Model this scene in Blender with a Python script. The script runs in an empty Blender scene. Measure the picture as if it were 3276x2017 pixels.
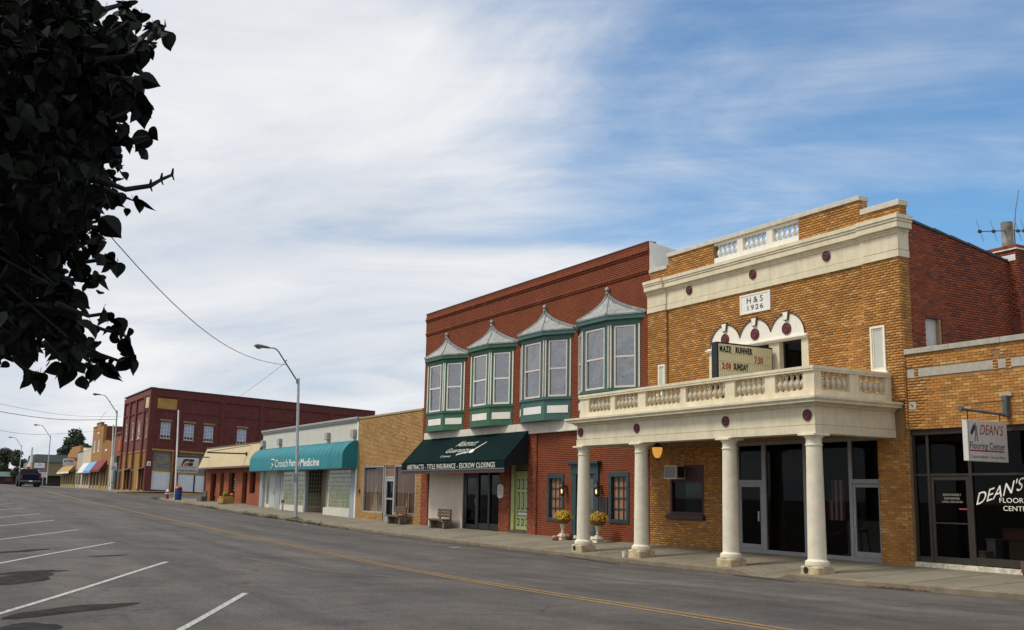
import bpy, bmesh, math, random
import numpy as np
from mathutils import Vector, Matrix
R_ = math.radians
random.seed(11); RNG = np.random.RandomState(11)
SC = bpy.context.scene
COL = SC.collection
# ------------------------------------------------------------------ camera
CAMZ = 1.604
cam_d = bpy.data.cameras.new('camera'); cam = bpy.data.objects.new('camera', cam_d); COL.objects.link(cam)
cam_d.sensor_width = 36.0; cam_d.sensor_fit = 'HORIZONTAL'; cam_d.lens = 36.374
cam_d.clip_start = 0.05; cam_d.clip_end = 6000
def cam_axes(yaw, pitch, roll):
    f = Vector((-math.sin(yaw)*math.cos(pitch), math.cos(yaw)*math.cos(pitch), math.sin(pitch)))
    r0 = Vector((math.cos(yaw), math.sin(yaw), 0)); u0 = r0.cross(f)
    return r0*math.cos(roll)+u0*math.sin(roll), -r0*math.sin(roll)+u0*math.cos(roll), f
cr, cu, cf = cam_axes(R_(60.57), R_(9.856), R_(1.126))
cam.matrix_world = Matrix(((cr.x, cu.x, -cf.x, 0), (cr.y, cu.y, -cf.y, 0), (cr.z, cu.z, -cf.z, CAMZ), (0, 0, 0, 1)))
SC.camera = cam
# ------------------------------------------------------------------ sky and sun
SUN_EL, SUN_AZ = R_(54), R_(202)        # azimuth measured clockwise from +Y: the sun stands over the near side of the street
W = bpy.data.worlds.new('World'); SC.world = W; W.use_nodes = True
wn, wl = W.node_tree.nodes, W.node_tree.links
wn.clear()
def N(t, **kw):
    n = wn.new(t)
    for k, v in kw.items(): setattr(n, k, v)
    return n
def M_(op, a, b=None, c=None):
    n = N('ShaderNodeMath', operation=op)
    for i, v in enumerate((a, b, c)):
        if v is None: continue
        if isinstance(v, (int, float)): n.inputs[i].default_value = v
        else: wl.new(v, n.inputs[i])
    return n.outputs[0]
sky = N('ShaderNodeTexSky', sky_type='NISHITA'); sky.sun_disc = False
sky.sun_elevation = SUN_EL; sky.sun_rotation = SUN_AZ; sky.air_density = 1.0; sky.dust_density = 0.6; sky.ozone_density = 2.0
tc = N('ShaderNodeTexCoord'); sp = N('ShaderNodeSeparateXYZ'); wl.new(tc.outputs['Generated'], sp.inputs[0])
zc = M_('ADD', M_('MAXIMUM', sp.outputs[2], 0.0), 0.16)
px = M_('DIVIDE', sp.outputs[0], zc); py = M_('DIVIDE', sp.outputs[1], zc)
cmb = N('ShaderNodeCombineXYZ'); wl.new(px, cmb.inputs[0]); wl.new(py, cmb.inputs[1])
def cloud_noise(rot, sx, sy, scale, detail, rough, dist, off):
    mp = N('ShaderNodeMapping', vector_type='TEXTURE'); mp.inputs['Rotation'].default_value = (0, 0, rot); mp.inputs['Scale'].default_value = (1/sx, 1/sy, 1); mp.inputs['Location'].default_value = off
    wl.new(cmb.outputs[0], mp.inputs[0])
    nt = N('ShaderNodeTexNoise'); nt.inputs['Scale'].default_value = scale; nt.inputs['Detail'].default_value = detail
    nt.inputs['Roughness'].default_value = rough; nt.inputs['Distortion'].default_value = dist
    wl.new(mp.outputs[0], nt.inputs['Vector']); return nt.outputs[0]
n_big = cloud_noise(R_(30), .7, 1.1, .95, 4, .5, .4, (3.1, 1.7, 0))
n_wisp = cloud_noise(R_(40), .62, 1.0, 1.6, 10, .60, .8, (0.4, 2.2, 0))
n_fine = cloud_noise(R_(52), .40, 1.7, 4.0, 8, .62, .5, (5.0, .3, 0))
# the cover thins towards the north-east, where the blue opens up
dt = N('ShaderNodeVectorMath', operation='DOT_PRODUCT'); wl.new(tc.outputs['Generated'], dt.inputs[0]); dt.inputs[1].default_value = (-.47, .73, .50)
clear = N('ShaderNodeMapRange', interpolation_type='SMOOTHSTEP'); wl.new(dt.outputs['Value'], clear.inputs[0])
clear.inputs[1].default_value = .79; clear.inputs[2].default_value = 1.0; clear.inputs[3].default_value = -.08; clear.inputs[4].default_value = .50
cov = M_('ADD', M_('MULTIPLY', n_big, .62), M_('ADD', M_('MULTIPLY', n_wisp, .75), M_('MULTIPLY', n_fine, .24)))
cov = M_('SUBTRACT', cov, clear.outputs[0])
cm = N('ShaderNodeMapRange', interpolation_type='SMOOTHSTEP'); wl.new(cov, cm.inputs[0])
cm.inputs[1].default_value = .30; cm.inputs[2].default_value = .86; cm.inputs[3].default_value = .02; cm.inputs[4].default_value = .97
shade = N('ShaderNodeValToRGB'); wl.new(M_('ADD', M_('MULTIPLY', n_wisp, .6), M_('MULTIPLY', n_big, .4)), shade.inputs[0])
e = shade.color_ramp.elements
e[0].position = .30; e[0].color = (.47, .54, .64, 1); e[1].position = .62; e[1].color = (.84, .84, .85, 1)
bg_sky = N('ShaderNodeBackground'); bg_sky.inputs['Strength'].default_value = .125
tint = N('ShaderNodeMix', data_type='RGBA', blend_type='MULTIPLY'); tint.inputs[0].default_value = 1
wl.new(sky.outputs[0], tint.inputs[6]); tint.inputs[7].default_value = (.62, .95, 1.10, 1)
wl.new(tint.outputs[2], bg_sky.inputs['Color'])
bg_cl = N('ShaderNodeBackground'); wl.new(shade.outputs[0], bg_cl.inputs['Color']); bg_cl.inputs['Strength'].default_value = .96
mxs = N('ShaderNodeMixShader'); wl.new(cm.outputs[0], mxs.inputs[0]); wl.new(bg_sky.outputs[0], mxs.inputs[1]); wl.new(bg_cl.outputs[0], mxs.inputs[2])
wo = N('ShaderNodeOutputWorld'); wl.new(mxs.outputs[0], wo.inputs[0])
sd = bpy.data.lights.new('sun', 'SUN'); sun = bpy.data.objects.new('sun', sd); COL.objects.link(sun)
sd.energy = 2.3; sd.angle = R_(16); sd.color = (1.0, .93, .80)
sv = Vector((math.sin(SUN_AZ)*math.cos(SUN_EL), math.cos(SUN_AZ)*math.cos(SUN_EL), math.sin(SUN_EL)))
sun.rotation_euler = (-sv).to_track_quat('-Z', 'Y').to_euler(); sun.location = (0, 0, 40)
SC.view_settings.view_transform = 'Standard'; SC.view_settings.look = 'None'
SC.view_settings.exposure = 0.16; SC.view_settings.gamma = 1.0; SC.view_settings.use_curve_mapping = False
# ------------------------------------------------------------------ materials
MATS = {}
def lk(t, a, b): t.links.new(a, b)
def mat(name, col, rough=.6, var=.12, nscale=6., bump=.0, bscale=40., metal=0., spec=.5, col2=None, stretch=None, streak=0., streakcol=None, emit=None, estr=0., trans=0.):
    """painted / plain surface: base colour broken up by two noises, dirt streaks, fine relief"""
    if name in MATS: return MATS[name]
    m = bpy.data.materials.new(name); m.use_nodes = True; t = m.node_tree; b = t.nodes['Principled BSDF']
    c = t.nodes.new('ShaderNodeTexCoord'); mp = t.nodes.new('ShaderNodeMapping'); lk(t, c.outputs['Object'], mp.inputs[0])
    if stretch: mp.inputs['Scale'].default_value = stretch
    n1 = t.nodes.new('ShaderNodeTexNoise'); n1.inputs['Scale'].default_value = nscale; n1.inputs['Detail'].default_value = 6; n1.inputs['Roughness'].default_value = .62
    lk(t, mp.outputs[0], n1.inputs['Vector'])
    r = t.nodes.new('ShaderNodeValToRGB'); lk(t, n1.outputs[0], r.inputs[0])
    a = tuple(max(0, v*(1-var)) for v in col); d = col2 if col2 else tuple(min(1, v*(1+var)) for v in col)
    r.color_ramp.elements[0].position = .33; r.color_ramp.elements[0].color = (*a, 1)
    r.color_ramp.elements[1].position = .67; r.color_ramp.elements[1].color = (*d, 1)
    out = r.outputs[0]
    if streak:
        m2 = t.nodes.new('ShaderNodeMapping'); m2.inputs['Scale'].default_value = (5, 5, .35); lk(t, c.outputs['Object'], m2.inputs[0])
        n2 = t.nodes.new('ShaderNodeTexNoise'); n2.inputs['Scale'].default_value = 1.6; n2.inputs['Detail'].default_value = 7; lk(t, m2.outputs[0], n2.inputs['Vector'])
        rr = t.nodes.new('ShaderNodeMapRange'); lk(t, n2.outputs[0], rr.inputs[0]); rr.inputs[1].default_value = .48; rr.inputs[2].default_value = .78; rr.inputs[4].default_value = streak
        mx = t.nodes.new('ShaderNodeMix'); mx.data_type = 'RGBA'; lk(t, rr.outputs[0], mx.inputs[0]); lk(t, out, mx.inputs[6])
        mx.inputs[7].default_value = (*(streakcol or tuple(v*.45 for v in col)), 1); out = mx.outputs[2]
    lk(t, out, b.inputs['Base Color'])
    b.inputs['Roughness'].default_value = rough; b.inputs['Metallic'].default_value = metal
    b.inputs['Specular IOR Level'].default_value = spec
    if trans: b.inputs['Transmission Weight'].default_value = trans
    if bump:
        n3 = t.nodes.new('ShaderNodeTexNoise'); n3.inputs['Scale'].default_value = bscale; n3.inputs['Detail'].default_value = 4; lk(t, mp.outputs[0], n3.inputs['Vector'])
        bp = t.nodes.new('ShaderNodeBump'); bp.inputs['Strength'].default_value = bump; bp.inputs['Distance'].default_value = .02
        lk(t, n3.outputs[0], bp.inputs['Height']); lk(t, bp.outputs[0], b.inputs['Normal'])
    if emit: b.inputs['Emission Color'].default_value = (*emit, 1); b.inputs['Emission Strength'].default_value = estr
    MATS[name] = m; return m
def brickmat(name, cols, single=False, dirt=.25):
    """one fired colour per brick, read from the brick's own tone; plus grain and weathering"""
    m = bpy.data.materials.new(name); m.use_nodes = True; t = m.node_tree; b = t.nodes['Principled BSDF']
    if single: s = t.nodes.new('ShaderNodeObjectInfo').outputs['Random']
    else:
        a = t.nodes.new('ShaderNodeAttribute'); a.attribute_name = 'tone'; s = a.outputs['Fac']
    r = t.nodes.new('ShaderNodeValToRGB'); lk(t, s, r.inputs[0]); e = r.color_ramp.elements
    while len(e) < len(cols): e.new(.5)
    for i, c in enumerate(cols): e[i].position = i/(len(cols)-1); e[i].color = (*c, 1)
    g = t.nodes.new('ShaderNodeNewGeometry')
    n = t.nodes.new('ShaderNodeTexNoise'); n.inputs['Scale'].default_value = 1.1; n.inputs['Detail'].default_value = 8; n.inputs['Roughness'].default_value = .65
    lk(t, g.outputs['Position'], n.inputs['Vector'])
    n2 = t.nodes.new('ShaderNodeTexNoise'); n2.inputs['Scale'].default_value = 30; n2.inputs['Detail'].default_value = 3; lk(t, g.outputs['Position'], n2.inputs['Vector'])
    ad = t.nodes.new('ShaderNodeMath'); ad.operation = 'MULTIPLY_ADD'; lk(t, n2.outputs[0], ad.inputs[0]); ad.inputs[1].default_value = .45; lk(t, n.outputs[0], ad.inputs[2])
    mr = t.nodes.new('ShaderNodeMapRange'); lk(t, ad.outputs[0], mr.inputs[0]); mr.inputs[1].default_value = .5; mr.inputs[2].default_value = 1.0; mr.inputs[3].default_value = 1-dirt; mr.inputs[4].default_value = 1+dirt*.7
    mx = t.nodes.new('ShaderNodeMix'); mx.data_type = 'RGBA'; mx.blend_type = 'MULTIPLY'; mx.inputs[0].default_value = 1
    lk(t, r.outputs[0], mx.inputs[6]); lk(t, mr.outputs[0], mx.inputs[7]); lk(t, mx.outputs[2], b.inputs['Base Color'])
    b.inputs['Roughness'].default_value = .85; b.inputs['Specular IOR Level'].default_value = .25
    return m
def glassmat(name, tint=(.8, .85, .85), ior=1.5, rough=.015, wav=.0):
    if name in MATS: return MATS[name]
    m = bpy.data.materials.new(name); m.use_nodes = True; t = m.node_tree; t.nodes.clear()
    o = t.nodes.new('ShaderNodeOutputMaterial'); tr = t.nodes.new('ShaderNodeBsdfTransparent'); gl = t.nodes.new('ShaderNodeBsdfGlossy'); fr = t.nodes.new('ShaderNodeFresnel'); mx = t.nodes.new('ShaderNodeMixShader')
    tr.inputs[0].default_value = (*tint, 1); gl.inputs['Roughness'].default_value = rough; gl.inputs[0].default_value = (1, 1, 1, 1); fr.inputs[0].default_value = ior
    if wav:
        g = t.nodes.new('ShaderNodeNewGeometry'); n = t.nodes.new('ShaderNodeTexNoise'); n.inputs['Scale'].default_value = 1.3; lk(t, g.outputs['Position'], n.inputs['Vector'])
        bp = t.nodes.new('ShaderNodeBump'); bp.inputs['Strength'].default_value = wav; bp.inputs['Distance'].default_value = .1; lk(t, n.outputs[0], bp.inputs['Height']); lk(t, bp.outputs[0], gl.inputs['Normal'])
    ge = t.nodes.new('ShaderNodeNewGeometry'); ml = t.nodes.new('ShaderNodeMath'); ml.operation = 'MULTIPLY'; iv = t.nodes.new('ShaderNodeMath'); iv.operation = 'SUBTRACT'; iv.inputs[0].default_value = 1; lk(t, ge.outputs['Backfacing'], iv.inputs[1]); lk(t, fr.outputs[0], ml.inputs[0]); lk(t, iv.outputs[0], ml.inputs[1])   # mirror only at the outer face
    lk(t, ml.outputs[0], mx.inputs[0]); lk(t, tr.outputs[0], mx.inputs[1]); lk(t, gl.outputs[0], mx.inputs[2]); lk(t, mx.outputs[0], o.inputs[0])
    MATS[name] = m; return m
# ------------------------------------------------------------------ mesh helpers
ORG = {}
class MB:
    def __init__(s): s.v = []; s.f = []
    def add(s, vs, fs):
        o = len(s.v); s.v += [tuple(p) for p in vs]; s.f += [tuple(i+o for i in f) for f in fs]; return s
    def box(s, x0, x1, y0, y1, z0, z1):
        return s.add([(x0, y0, z0), (x1, y0, z0), (x1, y1, z0), (x0, y1, z0), (x0, y0, z1), (x1, y0, z1), (x1, y1, z1), (x0, y1, z1)],
                     [(0, 3, 2, 1), (4, 5, 6, 7), (0, 1, 5, 4), (1, 2, 6, 5), (2, 3, 7, 6), (3, 0, 4, 7)])
    def hexa(s, b, t):                       # bottom quad, top quad (counter-clockwise seen from above)
        return s.add(list(b)+list(t), [(0, 3, 2, 1), (4, 5, 6, 7), (0, 1, 5, 4), (1, 2, 6, 5), (2, 3, 7, 6), (3, 0, 4, 7)])
    def prism(s, pts, axis, a, b):           # polygon in the plane across an axis, pushed from a to b
        n = len(pts)
        def P(p, w): return (w, p[0], p[1]) if axis == 'x' else ((p[0], w, p[1]) if axis == 'y' else (p[0], p[1], w))
        vs = [P(p, a) for p in pts]+[P(p, b) for p in pts]
        return s.add(vs, [tuple(range(n-1, -1, -1)), tuple(range(n, 2*n))]+[(i, (i+1) % n, n+(i+1) % n, n+i) for i in range(n)])
    def quad(s, a, b, c, d): return s.add([a, b, c, d], [(0, 1, 2, 3)])
    def ring(s, P, r, sx=1, sy=1, n=10):
        pass
    def lathe(s, prof, c=(0, 0, 0), n=12, caps=True):
        vs = []; fs = []; m = len(prof)
        for r, z in prof:
            for k in range(n):
                a = 2*math.pi*k/n; vs.append((c[0]+r*math.cos(a), c[1]+r*math.sin(a), c[2]+z))
        for i in range(m-1):
            for k in range(n): fs.append((i*n+k, i*n+(k+1) % n, (i+1)*n+(k+1) % n, (i+1)*n+k))
        if caps: fs.append(tuple(range(n-1, -1, -1))); fs.append(tuple((m-1)*n+k for k in range(n)))
        return s.add(vs, fs)
    def tube(s, path, rad, n=8):
        path = [Vector(p) for p in path]; m = len(path)
        rs = rad if isinstance(rad, (list, tuple)) else [rad]*m
        vs = []; fs = []
        up = Vector((0, 0, 1))
        for i, p in enumerate(path):
            d = (path[min(i+1, m-1)]-path[max(i-1, 0)]).normalized()
            a = d.cross(up if abs(d.z) < .95 else Vector((1, 0, 0))).normalized(); b = d.cross(a)
            for k in range(n):
                t = 2*math.pi*k/n; vs.append(p+(a*math.cos(t)+b*math.sin(t))*rs[i])
        for i in range(m-1):
            for k in range(n): fs.append((i*n+k, (i+1)*n+k, (i+1)*n+(k+1) % n, i*n+(k+1) % n))
        fs.append(tuple(range(n))); fs.append(tuple((m-1)*n+k for k in range(n-1, -1, -1)))
        return s.add(vs, fs)
    def ell(s, c, r, n=12, m=8, fn=None):
        prof = []
        vs = []; fs = []
        for i in range(m+1):
            th = math.pi*i/m
            for k in range(n):
                a = 2*math.pi*k/n; d = (math.sin(th)*math.cos(a), math.sin(th)*math.sin(a), math.cos(th))
                q = fn(d) if fn else 1
                vs.append(tuple(c[j]+r[j]*d[j]*q for j in range(3)))
        for i in range(m):
            for k in range(n): fs.append((i*n+k, (i+1)*n+k, (i+1)*n+(k+1) % n, i*n+(k+1) % n))
        return s.add(vs, fs)
    def mesh(s, name, material, smooth=False, off=(0, 0, 0), bevel=0):
        me = bpy.data.meshes.new(name)
        me.from_pydata([(p[0]-off[0], p[1]-off[1], p[2]-off[2]) for p in s.v], [], s.f)
        bm = bmesh.new(); bm.from_mesh(me)
        bmesh.ops.remove_doubles(bm, verts=bm.verts, dist=1e-5)
        bmesh.ops.recalc_face_normals(bm, faces=bm.faces)
        if bevel: bmesh.ops.bevel(bm, geom=list(bm.edges), offset=bevel, segments=1, affect='EDGES', clamp_overlap=True)
        bm.to_mesh(me); bm.free()
        if smooth:
            me.polygons.foreach_set('use_smooth', [True]*len(me.polygons))
            me.set_sharp_from_angle(angle=R_(38))
        if material: me.materials.append(material)
        return me
def thing(name, label, cat, loc=(0, 0, 0), rz=0., group=None):
    o = bpy.data.objects.new(name, None); COL.objects.link(o); o.location = loc; o.rotation_euler = (0, 0, rz)
    o.empty_display_size = .2
    o['label'] = label; o['category'] = cat
    if group: o['group'] = group
    ORG[o.name] = Vector(loc); return o
def part(name, mb, material, parent, smooth=False, bevel=0, local=False, label=None, kind=None):
    """one mesh object; vertices given in world coordinates unless local"""
    og = Vector((0, 0, 0)) if local else ORG[parent.name]
    o = bpy.data.objects.new(name, mb.mesh(name, material, smooth, og, bevel)); COL.objects.link(o)
    o.parent = parent; ORG[o.name] = og
    if label: o['label'] = label
    if kind: o['kind'] = kind
    return o
def solo(name, mb, material, label=None, cat=None, loc=None, kind=None, smooth=False, bevel=0, group=None):
    """a thing of one mesh, or a piece of the setting"""
    og = loc if loc else (0, 0, 0)
    o = bpy.data.objects.new(name, mb.mesh(name, material, smooth, og, bevel)); COL.objects.link(o); o.location = og
    if label: o['label'] = label
    if cat: o['category'] = cat
    if kind: o['kind'] = kind
    if group: o['group'] = group
    ORG[o.name] = Vector(og); return o
def parts(name, boxes, material, parent, **kw):
    return [part(name, MB().box(*b), material, parent, **kw) for b in boxes]
def copy_tree(o, parent=None, loc=None, rz=None):
    c = o.copy(); COL.objects.link(c)
    if parent is not None: c.parent = parent
    if loc is not None: c.location = loc
    if rz is not None: c.rotation_euler = (0, 0, rz)
    for k in list(o.children): copy_tree(k, c)
    ORG[c.name] = Vector(c.location); return c
def inst(name, me, parent, loc, rot=None):
    """a piece sharing its mesh with its like; loc in world coordinates, parent unrotated"""
    o = bpy.data.objects.new(name, me); COL.objects.link(o); o.parent = parent
    o.location = Vector(loc)-ORG[parent.name]
    if rot is not None: o.rotation_euler = rot
    ORG[o.name] = Vector(loc); return o
def text(s, w, h, org, U, V, Nn, material, parent, name='lettering', shear=0., bold=0., depth=.006, local=False, spacing=1.):
    """lettering fitted to w x h with its lower left corner at org"""
    cu = bpy.data.curves.new('lettering', 'FONT'); cu.body = s; cu.size = 1; cu.shear = shear; cu.offset = bold; cu.resolution_u = 3
    cu.space_character = spacing; cu.extrude = .5
    ob = bpy.data.objects.new('tmp', cu); COL.objects.link(ob)
    dg = bpy.context.evaluated_depsgraph_get(); me = bpy.data.meshes.new_from_object(ob.evaluated_get(dg))
    bpy.data.objects.remove(ob); bpy.data.curves.remove(cu)
    n = len(me.vertices); co = np.empty(n*3); me.vertices.foreach_get('co', co); co = co.reshape(-1, 3)
    mn, mx = co.min(0), co.max(0); U, V, Nn, org = (np.array(q, float) for q in (U, V, Nn, org))
    x = (co[:, 0]-mn[0])/(mx[0]-mn[0])*w; y = (co[:, 1]-mn[1])/(mx[1]-mn[1])*h; z = (co[:, 2]+.5)*depth
    og = np.zeros(3) if local else np.array(ORG[parent.name])
    P = org+x[:, None]*U+y[:, None]*V+z[:, None]*Nn-og
    me.vertices.foreach_set('co', P.ravel()); me.update()
    me.name = name; me.materials.clear(); me.materials.append(material)
    o = bpy.data.objects.new(name, me); COL.objects.link(o); o.parent = parent; ORG[o.name] = Vector(og); return o
XU, ZV, NY = (1, 0, 0), (0, 0, 1), (0, -1, 0)
YU, NX = (0, 1, 0), (1, 0, 0)
def visible(p):
    d = Vector((p[0], p[1], p[2]-CAMZ)); w = d.dot(cf)
    if w <= 0: return False
    return abs(d.dot(cr)/w) < .497 and abs(d.dot(cu)/w) < .307
def bricks(parent, plane, rects, bl, bh, gap, holes, m_single, m_mass, depth=.012, n_single=300, var=.0, thin=.0):
    """running-bond courses standing proud of the mortar bed. plane=('y',y) faces -Y with u=x, ('x',x) faces +X with u=y.
    holes: (u0,u1,z0,z1) or a function z -> list of (a,b)"""
    ax, w = plane
    full, odd = [], []
    for (u0, u1, z0, z1) in rects:
        rows = max(1, int(round((z1-z0)/(bh+gap)))); ph = (z1-z0)/rows
        for r in range(rows):
            za = z0+r*ph+gap/2; zb = z0+(r+1)*ph-gap/2; zm = (za+zb)/2
            iv = [(u0, u1)]
            for hq in holes:
                hs = hq(zm) if callable(hq) else ([(hq[0], hq[1])] if hq[2] < zb and hq[3] > za else [])
                for (a, b) in hs:
                    nv = []
                    for (p, q) in iv:
                        if b <= p or a >= q: nv.append((p, q)); continue
                        if a > p: nv.append((p, a))
                        if b < q: nv.append((b, q))
                    iv = nv
            st = u0-(bl+gap)*(.5 if r % 2 else 0)
            for (p, q) in iv:
                k = int(math.floor((p-st)/(bl+gap)))
                while True:
                    a = st+k*(bl+gap); b = a+bl; k += 1
                    if a >= q: break
                    fl = a >= p-1e-6 and b <= q+1e-6
                    a2, b2 = max(a, p), min(b, q)
                    if b2-a2 < .04: continue
                    (full if fl else odd).append((a2, b2, za, zb))
    def ctr(t): return ((t[0]+t[1])/2, w, (t[2]+t[3])/2) if ax == 'y' else (w, (t[0]+t[1])/2, (t[2]+t[3])/2)
    cand = sorted([t for t in full if visible(ctr(t)) and abs((t[3]-t[2])-(full[0][3]-full[0][2])) < 2e-3], key=lambda t: Vector(ctr(t)).length)[:n_single]
    cs = set(cand)
    if cand:
        hb = (cand[0][3]-cand[0][2])/2
        b = MB()
        if ax == 'y': b.box(-bl/2, bl/2, -depth, .004, -hb, hb)
        else: b.box(-.004, depth, -bl/2, bl/2, -hb, hb)
        me = b.mesh('brick', m_single)
        for t in cand:
            c = ctr(t); j = random.uniform(-.002, .002)
            inst('brick', me, parent, (c[0], c[1]+j, c[2]) if ax == 'y' else (c[0]+j, c[1], c[2]))
    rest = [t for t in full if t not in cs]+odd
    A = np.array(rest); n = len(A)
    jit = RNG.uniform(-.002, .002, n)
    og = np.array(ORG[parent.name])
    V = np.empty((n, 8, 3))
    ux = [0, 1, 1, 0]
    for i in range(4):
        zz = 2 if i < 2 else 3
        uu = A[:, 0] if i in (0, 3) else A[:, 1]
        if ax == 'y':
            V[:, i, 0] = uu; V[:, i, 1] = w-depth+jit; V[:, i, 2] = A[:, zz]
            V[:, i+4, 0] = uu; V[:, i+4, 1] = w+.004; V[:, i+4, 2] = A[:, zz]
        else:
            V[:, i, 1] = uu; V[:, i, 0] = w+depth+jit; V[:, i, 2] = A[:, zz]
            V[:, i+4, 1] = uu; V[:, i+4, 0] = w-.004; V[:, i+4, 2] = A[:, zz]
    V -= og
    base = (np.arange(n)*8)[:, None, None]
    F = np.array([(0, 1, 2, 3), (0, 4, 5, 1), (1, 5, 6, 2), (2, 6, 7, 3), (3, 7, 4, 0)])
    if ax == 'x': F = F
    F = (F[None]+base).reshape(-1, 4)
    me = bpy.data.meshes.new('brickwork')
    me.vertices.add(n*8); me.vertices.foreach_set('co', V.ravel())
    nf = len(F); me.loops.add(nf*4); me.polygons.add(nf)
    me.loops.foreach_set('vertex_index', F.ravel().astype(np.int32)); me.polygons.foreach_set('loop_start', (np.arange(nf)*4).astype(np.int32))
    at = me.attributes.new('tone', 'FLOAT', 'FACE'); at.data.foreach_set('value', np.repeat(RNG.uniform(0, 1, n), 5))
    me.update(calc_edges=True); me.validate()
    me.materials.append(m_mass)
    o = bpy.data.objects.new('brickwork', me); COL.objects.link(o); o.parent = parent; o['kind'] = 'stuff'; ORG[o.name] = Vector(og)
    return o
def wall_with_holes(name, u0, u1, z0, z1, w0, w1, holes, material, parent, ax='y'):
    """a wall slab from w0 (front) to w1 with rectangular openings, cut into a grid of boxes joined as one mesh"""
    us = sorted({u0, u1}|{h for q in holes for h in q[:2] if u0 < h < u1}); zs = sorted({z0, z1}|{h for q in holes for h in q[2:] if z0 < h < z1})
    m = MB()
    def solid(i, j):
        if i < 0 or j < 0 or i >= len(us)-1 or j >= len(zs)-1: return False
        a, b = (us[i]+us[i+1])/2, (zs[j]+zs[j+1])/2
        return not any(q[0] < a < q[1] and q[2] < b < q[3] for q in holes)
    def P(u, w, z): return (u, w, z) if ax == 'y' else (w, u, z)
    for i in range(len(us)-1):
        for j in range(len(zs)-1):
            if not solid(i, j): continue
            a, b, c, d = us[i], us[i+1], zs[j], zs[j+1]
            m.quad(P(a, w0, c), P(b, w0, c), P(b, w0, d), P(a, w0, d)); m.quad(P(a, w1, c), P(a, w1, d), P(b, w1, d), P(b, w1, c))
            if not solid(i-1, j): m.quad(P(a, w0, c), P(a, w0, d), P(a, w1, d), P(a, w1, c))
            if not solid(i+1, j): m.quad(P(b, w0, c), P(b, w1, c), P(b, w1, d), P(b, w0, d))
            if not solid(i, j-1): m.quad(P(a, w0, c), P(a, w1, c), P(b, w1, c), P(b, w0, c))
            if not solid(i, j+1): m.quad(P(a, w0, d), P(b, w0, d), P(b, w1, d), P(a, w1, d))
    return part(name, m, material, parent)
def frame(mb, u0, u1, z0, z1, t, w0, w1, ax='y', bottom=None):
    """four-sided frame, members butted end to end"""
    tb = t if bottom is None else bottom
    def B(a, b, c, d): mb.box(a, b, w0, w1, c, d) if ax == 'y' else mb.box(w0, w1, a, b, c, d)
    B(u0, u0+t, z0, z1); B(u1-t, u1, z0, z1); B(u0+t, u1-t, z1-t, z1); B(u0+t, u1-t, z0, z0+tb); return mb
# ------------------------------------------------------------------ palette
CREAM = mat('cream_paint', (.71, .635, .46), .75, .10, 2.6, .3, 50, streak=.38, streakcol=(.46, .39, .26))
CREAMW = mat('white_stucco_paint', (.84, .80, .70), .7, .05, 2.0, .1, 60, streak=.10)
COLM = mat('column_paint', (.80, .73, .57), .8, .09, 3.5, .5, 60, streak=.25, streakcol=(.50, .42, .29))
BALM = mat('weathered_cast_stone', (.56, .47, .33), .85, .35, 9, .2, 60, col2=(.72, .65, .50))
MAROON = mat('maroon_paint', (.115, .022, .030), .6, .15, 9, .1, 40)
MORT = mat('mortar_tan', (.26, .16, .075), .95, .2, 3)
MORTR = mat('mortar_red', (.17, .055, .035), .95, .2, 3)
MORTP = mat('painted_mortar', (.18, .046, .020), .9, .15, 3)
MORTY = mat('mortar_yellow', (.30, .19, .08), .95, .2, 3)
TAN = [(0.299, 0.156, 0.06), (0.424, 0.191, 0.05), (0.487, 0.233, 0.06), (0.452, 0.194, 0.051), (0.355, 0.177, 0.061), (0.515, 0.264, 0.075), (0.571, 0.327, 0.124)]
B_TAN1 = brickmat('tan_brick_one', TAN, True); B_TAN = brickmat('tan_brick', TAN)
REDS = [(.22, .055, .030), (.31, .080, .036), (.26, .066, .034), (.36, .105, .045), (.13, .055, .05), (.30, .08, .036)]
B_RED1 = brickmat('red_brick_one', REDS, True); B_RED = brickmat('red_brick', REDS)
PRED = [(.205, .054, .023), (.235, .062, .026), (.22, .058, .025), (.25, .068, .029)]
B_PRED = brickmat('painted_red_brick', PRED, dirt=.2)
ORED = [(.22, .055, .028), (.31, .085, .04), (.26, .066, .03), (.36, .12, .06), (.18, .045, .028)]
B_ORED = brickmat('bare_red_brick', ORED)
YEL = [(.38, .215, .080), (.46, .275, .105), (.42, .24, .09), (.52, .33, .14), (.34, .185, .07)]
B_YEL = brickmat('yellow_brick', YEL)
FARMM = mat('oxblood_painted_brick', (.105, .022, .018), .8, .3, 3, .25, 14, streak=.25)
SLATE = mat('dark_coping', (.035, .038, .045), .6, .2)
STONEG = mat('grey_cut_stone', (.40, .37, .31), .85, .15, 7, .2, 50)
LIMEST = mat('limestone_block', (.50, .40, .25), .9, .30, 4, .5, 25, streak=.3, streakcol=(.16, .12, .08))
ALU = mat('aluminium_frame', (.42, .42, .42), .4, .08, 5, metal=.35)
ALUD = mat('dull_aluminium', (.27, .27, .27), .5, .1, 5, metal=.3)
BRZ = mat('dark_bronze_frame', (.040, .033, .026), .45, .15, 5, metal=.3)
GREEN = mat('green_trim_paint', (.030, .115, .062), .5, .12, 4, .06, 50)
GREENB = mat('blue_green_trim_paint', (.040, .118, .100), .5, .12, 4, .06, 50)
TEALD = mat('dark_teal_paint', (.013, .042, .050), .5, .15, 4, .06, 50)
WHITE = mat('white_paint', (.80, .78, .73), .5, .05, 4)
PINKW = mat('faded_white_paint', (.66, .58, .53), .6, .08, 6)
LIMEG = mat('lime_door_paint', (.36, .41, .14), .45, .08, 4, .05, 50)
ZINC = mat('galvanised_roof', (.27, .30, .31), .6, .2, 4, .25, 18, metal=.1, col2=(.40, .42, .39), streak=.3)
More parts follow.
